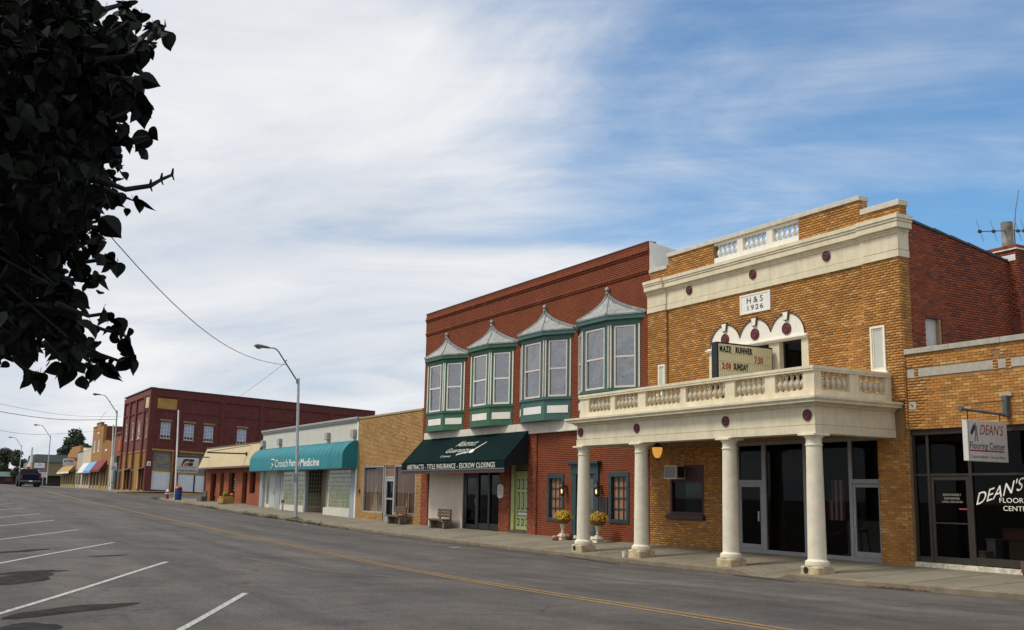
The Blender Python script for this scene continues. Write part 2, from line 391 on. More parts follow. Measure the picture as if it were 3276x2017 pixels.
BLACK = mat('black', (.010, .010, .011), .5, .1)
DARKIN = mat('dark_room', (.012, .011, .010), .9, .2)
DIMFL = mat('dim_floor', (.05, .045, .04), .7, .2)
BRGLS = glassmat('shop_glass', (.93, .94, .93), 1.22)
DKGLS = glassmat('dim_shop_glass', (.58, .60, .60), 1.2)
BAYGL = glassmat('bay_glass', (.70, .70, .70), 3.2, .02, .35)
PANEG = glassmat('sash_glass', (.92, .94, .98), 1.5, .03, .2)
STEEL = mat('galvanised_steel', (.40, .41, .42), .45, .15, 6, metal=.55)
LAMPH = mat('lamp_head_grey', (.13, .14, .14), .5, .2, 8, metal=.2)
WOODW = mat('weathered_timber', (.115, .075, .048), .85, .35, 5, .3, 30, stretch=(1, 6, 6))
WIRE = mat('wire_black', (.03, .03, .035), .6, .1)
CONC = mat('kerb_concrete', (.20, .16, .11), .92, .22, 2.2, .5, 35, streak=.0)
PAINTW = mat('road_white', (.17, .165, .155), .85, .1, 22, col2=(.60, .60, .57))
PAINTWF = mat('road_white_worn', (.20, .195, .185), .85, .35, 9)
PAINTY = mat('road_yellow', (.19, .125, .055), .9, .2, 9, col2=(.34, .20, .055))
RUST = mat('rust', (.12, .05, .03), .9, .3, 9)
STRAW = mat('straw', (.46, .30, .09), .95, .3, 20, .6, 40, stretch=(1, 6, 6))
LEAFG = mat('weed_green', (.07, .10, .03), .8, .3, 9)
# ------------------------------------------------------------------ ground shape (metres; z = 0 is the pavement at the theatre wall)
gP = [(-3000, 1.2), (-500, 1.2), (-400, 1.35), (-260, 1.45), (-198, 1.43), (-171, 1.30), (-149, 1.22), (-131, 1.09), (-123, .98), (-100, .555), (-89, .355), (-81, .22), (-70, -.02), (-60, -.15), (-54.5, -.25), (-43, -.35), (-30, -.40), (-20, -.36), (-16.5, -.31), (-13, -.24), (0, -.1), (60, 0), (3000, 0)]
cP = [(-3000, 1.2), (-500, 1.2), (-400, 1.4), (-260, 1.52), (-200, 1.62), (-170, 1.68), (-150, 1.67), (-130, 1.57), (-115, 1.37), (-101, 1.11), (-94, .94), (-84.5, .755), (-74, .57), (-62, .39), (-53, .24), (-44, .11), (-36, -.02), (-31, -.075), (-27, -.14), (-23, -.18), (-20, -.18), (-15, -.14), (-11, -.10), (0, -.05), (60, 0), (3000, 0)]
sP = [(-3000, 1.2), (-500, 1.2), (-400, 1.45), (-200, 1.66), (-150, 1.67), (-130, 1.56), (-100, 1.15), (-75, .70), (-59, .44), (-52, .35), (-46, .22), (-39, .13), (-31, .06), (-24, 0), (-17.8, -.13), (-10, -.16), (0, -.16), (60, -.1), (3000, -.1)]
def _p(P):
    xs = np.array([p[0] for p in P], float); zs = np.array([p[1] for p in P], float)
    return lambda X: sum(np.interp(np.asarray(X, float)+d, xs, zs) for d in (-3, -1.5, 0, 1.5, 3))/5
G_, C_, S_ = _p(gP), _p(cP), _p(sP)
def ground(X, Y):
    X = np.asarray(X, float); Y = np.asarray(Y, float); g, c, s = G_(X), C_(X), S_(X)
    y = np.clip(Y, 5, 19.2); L1 = (y-10.3)*(y-19.3)/((5-10.3)*(5-19.3)); L2 = (y-5)*(y-19.3)/((10.3-5)*(10.3-19.3)); L3 = (y-5)*(y-10.3)/((19.3-5)*(19.3-10.3))
    return s*L1+c*L2+g*L3-.012*np.maximum(Y-19.2, 0)
def gz(x, y): return float(ground(x, y))
wP = [(-3000, 1.3), (-400, 1.5), (-198, 1.5), (-141, 1.27), (-123, 1.22), (-104, .70), (-95, .55), (-84, .55), (-77.8, .37), (-72.7, .28), (-67, .20), (-58, .09), (-54, .05), (-49, 0), (60, 0)]
def wz(x): return float(np.interp(x, [p[0] for p in wP], [p[1] for p in wP]))
def kz(x):                                  # kerb top, with the dropped stretch between the two right-hand columns
    k = gz(x, 19.2)+.135
    d = min(1, max(0, min((x+21.45)/.35, (-19.75-x)/.35)))
    return k-.115*d
def pz(x, y): 
    t = min(1, max(0, (y-19.35)/3.15)); return kz(x)*(1-t)+wz(x)*t
def sheet(xs, ys, fn, skip=None):
    m = MB(); nx, ny = len(xs), len(ys)
    X, Y = np.meshgrid(xs, ys, indexing='ij'); Z = fn(X, Y)
    m.v = list(zip(X.ravel().tolist(), Y.ravel().tolist(), Z.ravel().tolist()))
    for i in range(nx-1):
        for j in range(ny-1):
            if skip and skip((xs[i]+xs[i+1])/2, (ys[j]+ys[j+1])/2): continue
            m.f.append((i*ny+j, (i+1)*ny+j, (i+1)*ny+j+1, i*ny+j+1))
    return m
# asphalt -------------------------------------------------------------
def asphalt():
    m = bpy.data.materials.new('asphalt'); m.use_nodes = True; t = m.node_tree; b = t.nodes['Principled BSDF']
    g = t.nodes.new('ShaderNodeNewGeometry')
    def nz(scale, det, rough=.6, st=None, dist=0):
        mp = t.nodes.new('ShaderNodeMapping'); lk(t, g.outputs['Position'], mp.inputs[0])
        if st: mp.inputs['Scale'].default_value = st
        n = t.nodes.new('ShaderNodeTexNoise'); n.inputs['Scale'].default_value = scale; n.inputs['Detail'].default_value = det; n.inputs['Roughness'].default_value = rough; n.inputs['Distortion'].default_value = dist
        lk(t, mp.outputs[0], n.inputs['Vector']); return n.outputs[0]
    lane = nz(.9, 3, .5, (.06, 1.0, 1)); blot = nz(.45, 6, .65, None, .5); grain = nz(15, 5, .85); crack = nz(2.0, 8, .7); pits = nz(60, 2, .6)
    def mr(x, a, b_, c, d):
        r = t.nodes.new('ShaderNodeMapRange'); lk(t, x, r.inputs[0]); r.inputs[1].default_value = a; r.inputs[2].default_value = b_; r.inputs[3].default_value = c; r.inputs[4].default_value = d; return r.outputs[0]
    def mul(a, b_):
        q = t.nodes.new('ShaderNodeMath'); q.operation = 'MULTIPLY'; lk(t, a, q.inputs[0]); lk(t, b_, q.inputs[1]); return q.outputs[0]
    v = mul(mul(mr(lane, .32, .68, .72, 1.22), mr(blot, .3, .7, .82, 1.18)), mul(mul(mr(grain, .28, .72, .55, 1.45), mr(pits, .3, .7, .7, 1.3)), mr(crack, .3, .7, .86, 1.14)))
    vo = t.nodes.new('ShaderNodeTexVoronoi'); vo.feature = 'DISTANCE_TO_EDGE'; vo.inputs['Scale'].default_value = .16; vp = t.nodes.new('ShaderNodeVectorMath'); vp.operation = 'ADD'; lk(t, g.outputs['Position'], vp.inputs[0])
    cn = t.nodes.new('ShaderNodeTexNoise'); cn.inputs['Scale'].default_value = .8; cn.inputs['Detail'].default_value = 6; lk(t, g.outputs['Position'], cn.inputs['Vector']); sc_ = t.nodes.new('ShaderNodeVectorMath'); sc_.operation = 'SCALE'; sc_.inputs[3].default_value = 2.2; lk(t, cn.outputs['Color'], sc_.inputs[0]); lk(t, sc_.outputs[0], vp.inputs[1]); lk(t, vp.outputs[0], vo.inputs['Vector'])
    v = mul(v, mr(vo.outputs['Distance'], .0, .006, .62, 1.0))
    c = t.nodes.new('ShaderNodeMix'); c.data_type = 'RGBA'; c.blend_type = 'MULTIPLY'; c.inputs[0].default_value = 1
    r = t.nodes.new('ShaderNodeValToRGB'); lk(t, blot, r.inputs[0]); r.color_ramp.elements[0].position = .35; r.color_ramp.elements[0].color = (.078, .070, .066, 1); r.color_ramp.elements[1].position = .65; r.color_ramp.elements[1].color = (.096, .085, .076, 1)
    lk(t, r.outputs[0], c.inputs[6]); lk(t, v, c.inputs[7]); lk(t, c.outputs[2], b.inputs['Base Color'])
    b.inputs['Roughness'].default_value = .88; b.inputs['Specular IOR Level'].default_value = .3
    bp = t.nodes.new('ShaderNodeBump'); bp.inputs['Strength'].default_value = .5; bp.inputs['Distance'].default_value = .01; lk(t, grain, bp.inputs['Height']); lk(t, bp.outputs[0], b.inputs['Normal'])
    return m
ASPH = asphalt()
def paving():
    m = bpy.data.materials.new('pavement_concrete'); m.use_nodes = True; t = m.node_tree; b = t.nodes['Principled BSDF']
    g = t.nodes.new('ShaderNodeNewGeometry')
    n = t.nodes.new('ShaderNodeTexNoise'); n.inputs['Scale'].default_value = .55; n.inputs['Detail'].default_value = 9; n.inputs['Roughness'].default_value = .66; lk(t, g.outputs['Position'], n.inputs['Vector'])
    n2 = t.nodes.new('ShaderNodeTexNoise'); n2.inputs['Scale'].default_value = 22; n2.inputs['Detail'].default_value = 4; lk(t, g.outputs['Position'], n2.inputs['Vector'])
    r = t.nodes.new('ShaderNodeValToRGB'); lk(t, n.outputs[0], r.inputs[0]); e = r.color_ramp.elements
    e[0].position = .32; e[0].color = (.165, .143, .108, 1); e[1].position = .66; e[1].color = (.25, .225, .172, 1)
    mr = t.nodes.new('ShaderNodeMapRange'); lk(t, n2.outputs[0], mr.inputs[0]); mr.inputs[1].default_value = .25; mr.inputs[2].default_value = .75; mr.inputs[3].default_value = .78; mr.inputs[4].default_value = 1.2
    mx = t.nodes.new('ShaderNodeMix'); mx.data_type = 'RGBA'; mx.blend_type = 'MULTIPLY'; mx.inputs[0].default_value = 1; lk(t, r.outputs[0], mx.inputs[6]); lk(t, mr.outputs[0], mx.inputs[7])
    lk(t, mx.outputs[2], b.inputs['Base Color']); b.inputs['Roughness'].default_value = .9; b.inputs['Specular IOR Level'].default_value = .25
    bp = t.nodes.new('ShaderNodeBump'); bp.inputs['Strength'].default_value = .3; bp.inputs['Distance'].default_value = .008; lk(t, n2.outputs[0], bp.inputs['Height']); lk(t, bp.outputs[0], b.inputs['Normal'])
    return m
PAVE = paving()
EARTH = mat('earth', (.10, .085, .055), .95, .3, .3)
# ground: one sheet to the horizon, below the road
gx = [-3000, -1500, -900, -600]+list(range(-500, 81, 10))+[200, 600, 1500, 3000]
gy = [-3000, -1200, -500, -200, -80, -40, -20, -10, 0, 10, 20, 30, 40, 60, 80, 200, 500, 1200, 3000]
solo('ground', sheet(gx, gy, lambda X, Y: ground(X, np.clip(Y, -5, 30))-.35), EARTH, kind='structure')
rx = list(np.arange(-560, -320, 20.))+list(np.arange(-320, -160, 4.))+list(np.arange(-160, -1, 1.))+list(np.arange(0, 61, 6.))
ry = [-14, -9, -5, -2, 0, 1.25, 2.5, 3.75, 5, 6, 7, 8, 9, 10, 11, 12, 13, 14, 15, 16, 17, 18, 19.2]
solo('road', sheet(rx, ry, ground), ASPH, kind='structure', smooth=True)
solo('road', sheet(list(np.arange(-121, -101, 1.))+[-101.0], [19.2, 20, 22, 25, 30, 36, 44, 55, 70], ground), ASPH, kind='structure', smooth=True)
def strip(m, pts, wid, dz=.006, seg=.8):
    """a painted line following the ground along a polyline in plan"""
    P = []
    for a, b in zip(pts[:-1], pts[1:]):
        n = max(1, int(math.hypot(b[0]-a[0], b[1]-a[1])/seg))
        P += [(a[0]+(b[0]-a[0])*i/n, a[1]+(b[1]-a[1])*i/n) for i in range(n)]
    P.append(pts[-1]); L = []
    for i, p in enumerate(P):
        q, r = P[max(0, i-1)], P[min(len(P)-1, i+1)]; d = math.hypot(r[0]-q[0], r[1]-q[1]); nx, ny = -(r[1]-q[1])/d*wid/2, (r[0]-q[0])/d*wid/2
        L.append([(p[0]+nx, p[1]+ny), (p[0]-nx, p[1]-ny)])
    for a, b in zip(L[:-1], L[1:]):
        m.add([(x, y, gz(x, y)+dz) for (x, y) in (a[0], a[1], b[1], b[0])], [(0, 1, 2, 3)])
    return m
for yy in (10.34, 10.10): solo('centre_line', strip(MB(), [(40, yy), (-103, yy)], .11), PAINTY, kind='structure')
for xe in (-10.6, -17.8, -24.2, -31.4, -38.9, -46.2, -52.1, -59.3, -66.5, -73.7):
    a = R_(25.4); solo('parking_line', strip(MB(), [(xe, 5.0), (xe+9.6*math.cos(a), 5.0-9.6*math.sin(a))], .105), PAINTW, kind='structure')
for pts, w_ in (([(-41.2, 16.8), (-44.1, 18.7)], .10), ([(-33.0, 16.35), (-34.2, 17.3)], .22), ([(-51.5, 17.2), (-55, 18.6)], .12), ([(-66, 17.2), (-69, 18.4)], .12), ([(-104, 18.4), (-119, 18.6)], .22), ([(-121, 12.1), (-124.5, 12.2)], .3), ([(-131, 11.0), (-136, 11.0)], .35), ([(-26.1, 7.2), (-22.2, 7.9), (-20.7, 8.9)], .05)):
    solo('worn_road_mark', strip(MB(), pts, w_), PAINTWF, kind='structure')
# damp patches and tar seams in the road
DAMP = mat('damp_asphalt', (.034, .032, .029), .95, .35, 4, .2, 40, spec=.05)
TARM = mat('tar_seam', (.02, .02, .022), .95, .2, spec=.05)
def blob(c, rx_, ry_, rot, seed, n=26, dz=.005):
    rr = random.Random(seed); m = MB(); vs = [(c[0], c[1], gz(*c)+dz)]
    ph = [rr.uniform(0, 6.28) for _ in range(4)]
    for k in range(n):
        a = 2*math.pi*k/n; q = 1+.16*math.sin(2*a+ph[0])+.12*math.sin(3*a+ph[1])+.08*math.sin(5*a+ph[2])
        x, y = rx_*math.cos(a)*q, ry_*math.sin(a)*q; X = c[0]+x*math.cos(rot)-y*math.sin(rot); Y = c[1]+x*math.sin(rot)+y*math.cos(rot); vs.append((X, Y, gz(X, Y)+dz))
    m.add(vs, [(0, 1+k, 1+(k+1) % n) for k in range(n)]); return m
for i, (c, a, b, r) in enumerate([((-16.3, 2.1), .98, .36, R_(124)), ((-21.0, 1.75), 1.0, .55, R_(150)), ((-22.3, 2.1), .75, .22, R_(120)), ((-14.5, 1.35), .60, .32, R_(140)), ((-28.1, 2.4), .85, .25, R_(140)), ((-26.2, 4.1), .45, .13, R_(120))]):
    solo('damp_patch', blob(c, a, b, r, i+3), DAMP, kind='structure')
for (a, b, w_) in [((-25.6, 18.2), (-29.5, 18.85), .16), ((-18.6, 18.35), (-21.2, 18.75), .13), ((-23.0, 16.0), (-26.0, 16.2), .03)]: solo('tar_seam', strip(MB(), [a, b], w_, .006), TARM, kind='structure')
# pavement and kerb of the near block, then of the block beyond the side street
def pavement(xs, y1):
    m = MB()
    ys = [19.35, 20.2, 21.0, 21.8, 22.5, y1]
    n = len(ys)
    for x in xs: m.v += [(x, y, pz(x, y)) for y in ys]
    for i in range(len(xs)-1):
        for j in range(n-1): m.f.append((i*n+j, (i+1)*n+j, (i+1)*n+j+1, i*n+j+1))
    return m
xs1 = list(np.arange(-101, -24, 1.))+list(np.arange(-24, -17, .25))+list(np.arange(-17, 31, 2.))
solo('pavement', pavement(xs1, 24.6), PAVE, kind='structure', smooth=True)
for k in range(36):
    x = -66.5+1.524*k; n_ = 5; mj = MB(); mj.v = [q for j in range(n_+1) for q in ((x-.011, 19.37+3.1*j/n_, pz(x-.011, 19.37+3.1*j/n_)+.003), (x+.011, 19.37+3.1*j/n_, pz(x+.011, 19.37+3.1*j/n_)+.003))]; mj.f = [(2*j, 2*j+1, 2*j+3, 2*j+2) for j in range(n_)]
    solo('pavement_joint', mj, mat('dark_joint', (.06, .05, .04), .95, .3, 9), kind='structure')
def kerb(xs):
    m = MB(); prof = None
    for x in xs:
        k = kz(x)+.003; g = gz(x, 19.2)-.15
        m.v += [(x, 19.2, g), (x, 19.2, k-.025), (x, 19.225, k), (x, 19.36, k+.001), (x, 19.36, g)]
    for i in range(len(xs)-1):
        for j in range(4): m.f.append((i*5+j, (i+1)*5+j, (i+1)*5+j+1, i*5+j+1))
    m.f.append((0, 1, 2, 3, 4)); o = (len(xs)-1)*5; m.f.append((o, o+1, o+2, o+3, o+4)); return m
solo('kerb', kerb(xs1), CONC, kind='structure')
m = MB()                                     # corner of the near block along the side street
ys = [22.5, 26, 30, 36, 46, 70]
m.v = []
for x in (-101.0, -98, -94.9):
    m.v += [(x, y, pz(x, 22.5)-.012*(y-22.5)) for y in ys]
for i in range(2):
    for j in range(5): m.f.append((i*6+j, (i+1)*6+j, (i+1)*6+j+1, i*6+j+1))
solo('pavement', m, PAVE, kind='structure')
m = MB()
def kline(pts):
    for (a, b) in zip(pts[:-1], pts[1:]):
        pass
m.v = []
for y in [19.2]+ys: m.v += [(-101.16, y, gz(-101, y)-.2), (-101.16, y, pz(-101, min(y, 22.5))-.012*max(0, y-22.5)+.004), (-101, y, pz(-101, min(y, 22.5))-.012*max(0, y-22.5)+.004), (-101, y, gz(-101, y)-.2)]
for i in range(len(ys)):
    for j in range(3): m.f.append((i*4+j, (i+1)*4+j, (i+1)*4+j+1, i*4+j+1))
m.f.append((0, 1, 2, 3)); solo('kerb', m, CONC, kind='structure')
xs2 = list(np.arange(-360, -160, 8.))+list(np.arange(-160, -121, 2.))+[-121.2]
solo('pavement', pavement(xs2, 24.6), PAVE, kind='structure', smooth=True)
solo('kerb', kerb(xs2), CONC, kind='structure')
KYEL = mat('yellow_kerb_paint', (.36, .24, .07), .8, .3, 5)
m = MB(); m.v = []
for y in (19.36, 22.5, 28, 36, 50): m.v += [(-123.7, y, pz(-123, min(y, 22.5))-.028*max(0, y-22.5)), (-121.3, y, gz(-121.2, y)+.12)]
m.f = [(2*i, 2*i+1, 2*i+3, 2*i+2) for i in range(4)]; solo('pavement', m, PAVE, kind='structure')
m = MB(); m.v = []
for y in (19.36, 22.5, 28, 36, 50): m.v += [(-121.3, y, gz(-121.2, y)+.125), (-121.12, y, gz(-121.2, y)+.125), (-121.12, y, gz(-121.2, y)-.1)]
m.f = [(3*i+j, 3*i+j+1, 3*i+j+4, 3*i+j+3) for i in range(4) for j in (0, 1)]; solo('kerb', m, KYEL, kind='structure')
# ------------------------------------------------------------------ the theatre
FY = 22.5
TH = thing('theatre', 'tan brick movie theatre with cream portico, balcony and cornice', 'building', (-24.15, FY, 0))
TX0, TX1 = -29.72, -18.58
# openings in the front wall: lobby glazing, poster window, balcony doors under the triple arch, two slit windows
def arch_hole(z):
    out = []
    if 5.3 < z <= 6.48: out.append((-26.45, -22.02))
    elif z > 6.48:
        for c in (-25.65, -24.25, -22.87):
            q = .76**2-(z-6.46)**2
            if q > 0: out.append((c-math.sqrt(q), c+math.sqrt(q)))
    return out
H_F = [(-25.95, -19.62, -.2, 3.36), (-28.58, -26.82, 1.06, 2.70), (-26.45, -22.02, 5.0, 6.44), (-29.10, -28.72, 5.2, 6.22), (-19.63, -19.13, 5.10, 6.34)]
wall_with_holes('wall', TX0, TX1, -.35, 9.27, FY+.002, FY+.30, H_F, MORT, TH)
bricks(TH, ('y', FY), [(TX0, TX1, -.25, 8.16)], .203, .063, .011, H_F+[arch_hole, (-24.90, -23.53, 7.42, 8.05), (-28.75, -26.76, .90, 1.07), (-19.70, -19.05, 5.02, 5.12), (-30, -18.7, 3.31, 4.40), (-18.59, -18.5, -1, 9), (-19.84, -18.5, 4.3, 8.2), (-30, -28.64, 4.3, 8.2), (-22.07, -21.99, 7.49, 7.55)], B_TAN1, B_TAN, n_single=300)
# pilasters at both ends of the upper storey, 80 mm proud
m = MB(); m.box(-19.83, TX1, FY-.075, FY+.001, 4.25, 8.15); part('pilaster', m, MORT, TH)
m = MB(); m.box(TX0, -28.65, FY-.075, FY+.001, 4.25, 8.15); part('pilaster', m, MORT, TH)
bricks(TH, ('y', FY-.077), [(-19.84, TX1, 4.25, 8.15), (TX0, -28.64, 4.25, 8.15)], .203, .063, .011, [(-29.10, -28.64, 5.2, 6.22), (-19.63, -19.13, 5.10, 6.34)], B_TAN1, B_TAN, n_single=0)
# frieze, cornice, attic
m = MB(); m.box(-28.65, -19.83, FY-.07, FY+.05, 8.15, 8.335); m.box(-28.65, -19.83, FY-.055, FY+.05, 8.355, 8.80)
m.box(TX0, -28.65, FY-.125, FY+.05, 8.15, 8.335); m.box(TX0, -28.65, FY-.11, FY+.05, 8.355, 8.80)
m.box(-19.83, TX1+.03, FY-.125, FY+.32, 8.15, 8.335); m.box(-19.83, TX1+.018, FY-.11, FY+.32, 8.355, 8.80)
m.box(TX0, TX1, FY-.045, FY+.04, 8.33, 8.36)
part('frieze', m, CREAM, TH)
def cornice(mb, x0, x1, d0):
    for (z0, z1, p) in ((8.80, 8.86, .03), (8.86, 8.93, .06), (8.93, 9.06, .15), (9.06, 9.10, .145), (9.10, 9.17, .175), (9.17, 9.28, .205)):
        mb.box(x0, x1+(p*.95 if x1 > -19 else 0), FY-d0-p, FY+.32, z0, z1)
m = MB(); cornice(m, -28.65, -19.83, .055); cornice(m, TX0, -28.651, .12); cornice(m, -19.829, TX1, .12); part('cornice', m, CREAM, TH)
parts('attic', [(-28.64, -26.20, FY+.02, FY+.32, 9.28, 10.05), (-22.30, -19.94, FY+.02, FY+.32, 9.28, 10.05), (TX0, -28.641, FY+.03, FY+.32, 9.28, 9.66), (-19.939, TX1-.02, FY+.03, FY+.32, 9.28, 9.60)], MORT, TH)
bricks(TH, ('y', FY+.018), [(-28.64, -26.20, 9.28, 10.05), (-22.30, -19.94, 9.28, 10.05)], .203, .063, .011, [], B_TAN1, B_TAN, n_single=0)
bricks(TH, ('y', FY+.028), [(TX0, -28.65, 9.28, 9.66), (-19.93, TX1-.02, 9.28, 9.60)], .203, .063, .011, [], B_TAN1, B_TAN, n_single=0)
bricks(TH, ('x', TX1-.018), [(FY+.03, FY+.32, 9.28, 9.60)], .203, .063, .011, [], B_TAN1, B_TAN, n_single=0)
bricks(TH, ('x', -19.938), [(FY+.03, FY+.32, 9.74, 10.05)], .203, .063, .011, [], B_TAN1, B_TAN, n_single=0)
parts('coping', [(-28.70, -19.90, FY-.04, FY+.36, 10.052, 10.19), (TX0-.02, -28.70, FY-.03, FY+.36, 9.662, 9.80), (-19.90, TX1+.03, FY-.03, FY+.36, 9.602, 9.76)], mat('cast_coping', (.60, .56, .46), .8, .12, 4, .2, 50, streak=.25), TH, bevel=.008)
# balusters (one mesh shared by every one of a kind)
def baluster_mesh(h, r):
    m = MB(); q = [(.62, 0), (.62, .07), (.36, .10), (.42, .15), (.92, .30), (1.0, .40), (.80, .52), (.42, .72), (.36, .80), (.62, .86), (.40, .90), (.66, .93), (.66, 1.0)]
    m.lathe([(a*r, b*h) for a, b in q], n=8, caps=False); return m
BAL_U = baluster_mesh(.43, .085).mesh('baluster', WHITE, True); BAL_L = baluster_mesh(.46, .098).mesh('baluster', BALM, True)
m = MB(); m.box(-26.20, -22.30, FY+.03, FY+.30, 9.28, 9.545); m.box(-26.20, -22.30, FY+.03, FY+.30, 9.975, 10.051)
for a, b in ((-25.06, -24.80), (-23.70, -23.44)): m.box(a, b, FY+.03, FY+.30, 9.545, 9.975)
rb = part('roof_balustrade', m, CREAMW, TH)
for (a, b) in ((-26.18, -25.06), (-24.80, -23.70), (-23.44, -22.32)):
    for k in range(5): inst('baluster', BAL_U, rb, (a+(b-a)*(k+.5)/5, FY+.16, 9.545))
def roundel(x, z, y, r, parent):
    m = MB(); m.v = []; prof = [(r, 0), (r, .035), (r*.86, .045), (r*.80, .028), (r*.62, .028), (r*.58, .045), (r*.3, .05), (r*.22, .03), (0.01, .03)]
    n = 24; vs = []; fs = []
    for (q, d) in prof:
        for k in range(n): a = 2*math.pi*k/n; vs.append((x+q*math.cos(a), y-d, z+q*math.sin(a)))
    for i in range(len(prof)-1):
        for k in range(n): fs.append((i*n+k, i*n+(k+1) % n, (i+1)*n+(k+1) % n, (i+1)*n+k))
    fs.append(tuple((len(prof)-1)*n+k for k in range(n))); m.add(vs, fs)
    return part('roundel', m, MAROON, parent, smooth=True)
for x in (-27.40, -24.25, -21.15): roundel(x, 8.65, FY-.055, .155, TH)
# date stone
m = MB(); m.box(-24.90, -23.53, FY-.035, FY+.02, 7.42, 8.05); ds = part('date_stone', m, WHITE, TH)
m = MB(); frame(m, -24.90, -23.53, 7.42, 8.05, .05, FY-.05, FY-.034); part('stone_frame', m, CREAMW, ds)
INK = mat('black_lettering', (.015, .015, .016), .6, .1)
text('H & S', .72, .19, (-24.58, FY-.036, 7.75), XU, ZV, NY, INK, ds); text('1926', .70, .16, (-24.55, FY-.036, 7.52), XU, ZV, NY, INK, ds, spacing=1.3)
# triple blind arch over the balcony doors
def arch_outline(r, n=18):
    cs = (-25.65, -24.25, -22.87); pts = []
    zc = 6.46
    for i, c in enumerate(cs):
        a0 = math.pi if i == 0 else math.pi-math.acos(min(1, ((c-cs[i-1])/2)/r)); a1 = 0 if i == 2 else math.acos(min(1, ((cs[i+1]-c)/2)/r))
        for k in range(n+1):
            a = a0+(a1-a0)*k/n; pts.append((c+r*math.cos(a), zc+r*math.sin(a)))
    return pts
ao = arch_outline(.745)
m = MB(); m.prism([(-26.395, 6.40)]+ao+[(-22.125, 6.40)], 'y', FY-.015, FY+.10); tym = part('tympanum', m, CREAMW, TH)
m = MB(); out = arch_outline(.765); inn = arch_outline(.735)
for i in range(len(out)-1):
    a, b, c, d = out[i], out[i+1], inn[i+1], inn[i]
    m.hexa([(a[0], FY-.045, a[1]), (b[0], FY-.045, b[1]), (b[0], FY+.02, b[1]), (a[0], FY+.02, a[1])], [(d[0], FY-.045, d[1]), (c[0], FY-.045, c[1]), (c[0], FY+.02, c[1]), (d[0], FY+.02, d[1])])
part('arch_moulding', m, mat('dark_arch_edge', (.10, .06, .05), .7, .2), TH)
for c in (-25.65, -24.25, -22.87):
    k = part('keystone', MB().prism([(c-.085, 6.985), (c+.085, 6.985), (c+.135, 7.26), (c-.135, 7.26)], 'y', FY-.07, FY), mat('dark_arch_edge', (.10, .06, .05)), TH)
    part('key_face', MB().prism([(c-.065, 7.0), (c+.065, 7.0), (c+.105, 7.235), (c-.105, 7.235)], 'y', FY-.085, FY-.069), CREAMW, k)
    roundel(c, 6.73, FY-.015, .185, TH)
m = MB(); m.box(-26.50, -22.02, FY-.10, FY+.08, 6.36, 6.41); m.box(-26.53, -21.99, FY-.14, FY+.08, 6.41, 6.45); m.box(-26.5, -22.02, FY-.07, FY+.08, 6.45, 6.49); part('lintel', m, CREAMW, TH)
parts('door_pier', [(a, b, FY-.03, FY+.22, 4.1, 6.36) for a, b in ((-26.45, -26.15), (-25.10, -24.78), (-23.64, -23.20), (-22.28, -22.0))], CREAM, TH)
for a, b in ((-26.15, -25.10), (-24.78, -23.64), (-23.20, -22.28)):
    d = part('balcony_door', frame(MB(), a, b, 4.25, 6.36, .06, FY+.14, FY+.20), BRZ, TH); part('pane', MB().box(a+.06, b-.06, FY+.16, FY+.17, 4.31, 6.30), DKGLS, d)
m = MB(); m.box(-29.6, -18.75, FY+.9, FY+.95, 3.6, 8.5); m.box(-29.6, -18.75, FY+.3, FY+.9, 4.0, 4.05); part('upper_room', m, DARKIN, TH)
def slit(x0, x1, z0, z1, yf, pane):
    w = part('window', frame(MB(), x0, x1, z0, z1, .055, yf-.05, yf+.14), CREAMW, TH)
    part('sash', frame(MB(), x0+.055, x1-.055, z0+.055, z1-.055, .05, yf-.022, yf+.10), CREAM, w)
    part('pane', MB().box(x0+.10, x1-.10, yf-.008, yf+.08, z0+.1, z1-.1), pane, w)
    part('sill', MB().box(x0-.06, x1+.06, yf-.09, yf+.12, z0-.085, z0-.002), CREAMW, w)
BLIND = mat('frosted_blind', (.50, .52, .48), .35, .08, 3)
slit(-19.63, -19.13, 5.10, 6.34, FY-.075, BLIND); slit(-29.10, -28.72, 5.20, 6.22, FY-.075, BLIND)
m = MB(); m.box(-22.065, -22.0, FY+.0, FY+.001, 7.49, 7.55); 
# lobby glazing
m = MB(); Z0 = .0
for a, b in ((-25.95, -25.20), (-24.17, -24.0), (-22.44, -22.34), (-20.72, -20.60)): m.box(a if a > -25.9 else -25.30, b, FY+.05, FY+.15, .10, 3.26)
m.box(-25.3, -19.62, FY+.05, FY+.15, 3.26, 3.36); m.box(-25.3, -19.62, FY+.04, FY+.16, -.02, .115)
m.box(-25.20, -24.17, FY+.05, FY+.15, 2.08, 2.20); m.box(-20.60, -19.62, FY+.05, FY+.15, 2.09, 2.21)
sf = part('shopfront_frame', m, ALUD, TH)
part('wall', MB().box(-25.95, -25.30, FY+.05, FY+.15, -.2, 3.36), MORT, TH)
bricks(TH, ('y', FY+.048), [(-25.95, -25.30, -.1, 3.36)], .203, .063, .011, [], B_TAN1, B_TAN, n_single=0)
for a, b, c, d in ((-25.20, -24.17, 2.20, 3.26), (-24.0, -22.44, .115, 3.26), (-22.34, -20.72, .115, 3.26), (-20.60, -19.62, 2.21, 3.26)): part('pane', MB().box(a, b, FY+.095, FY+.105, c, d), DKGLS, TH)
for a, b, hx in ((-25.20, -24.17, -24.30), (-20.60, -19.62, -20.50)):
    d = part('glass_door', frame(MB(), a+.005, b-.005, .12, 2.075, .085, FY+.06, FY+.12, bottom=.14), ALUD, TH)
    part('pane', MB().box(a+.085, b-.085, FY+.085, FY+.095, .25, 1.99), DKGLS, d)
    part('handle', MB().box(hx-.02, hx+.02, FY+.0, FY+.06, .95, 1.25), STEEL, d)
part('plinth', MB().box(-25.3, -19.62, FY+.02, FY+.16, -.2, -.021), mat('dull_red_sill', (.13, .05, .045), .8, .2), TH)
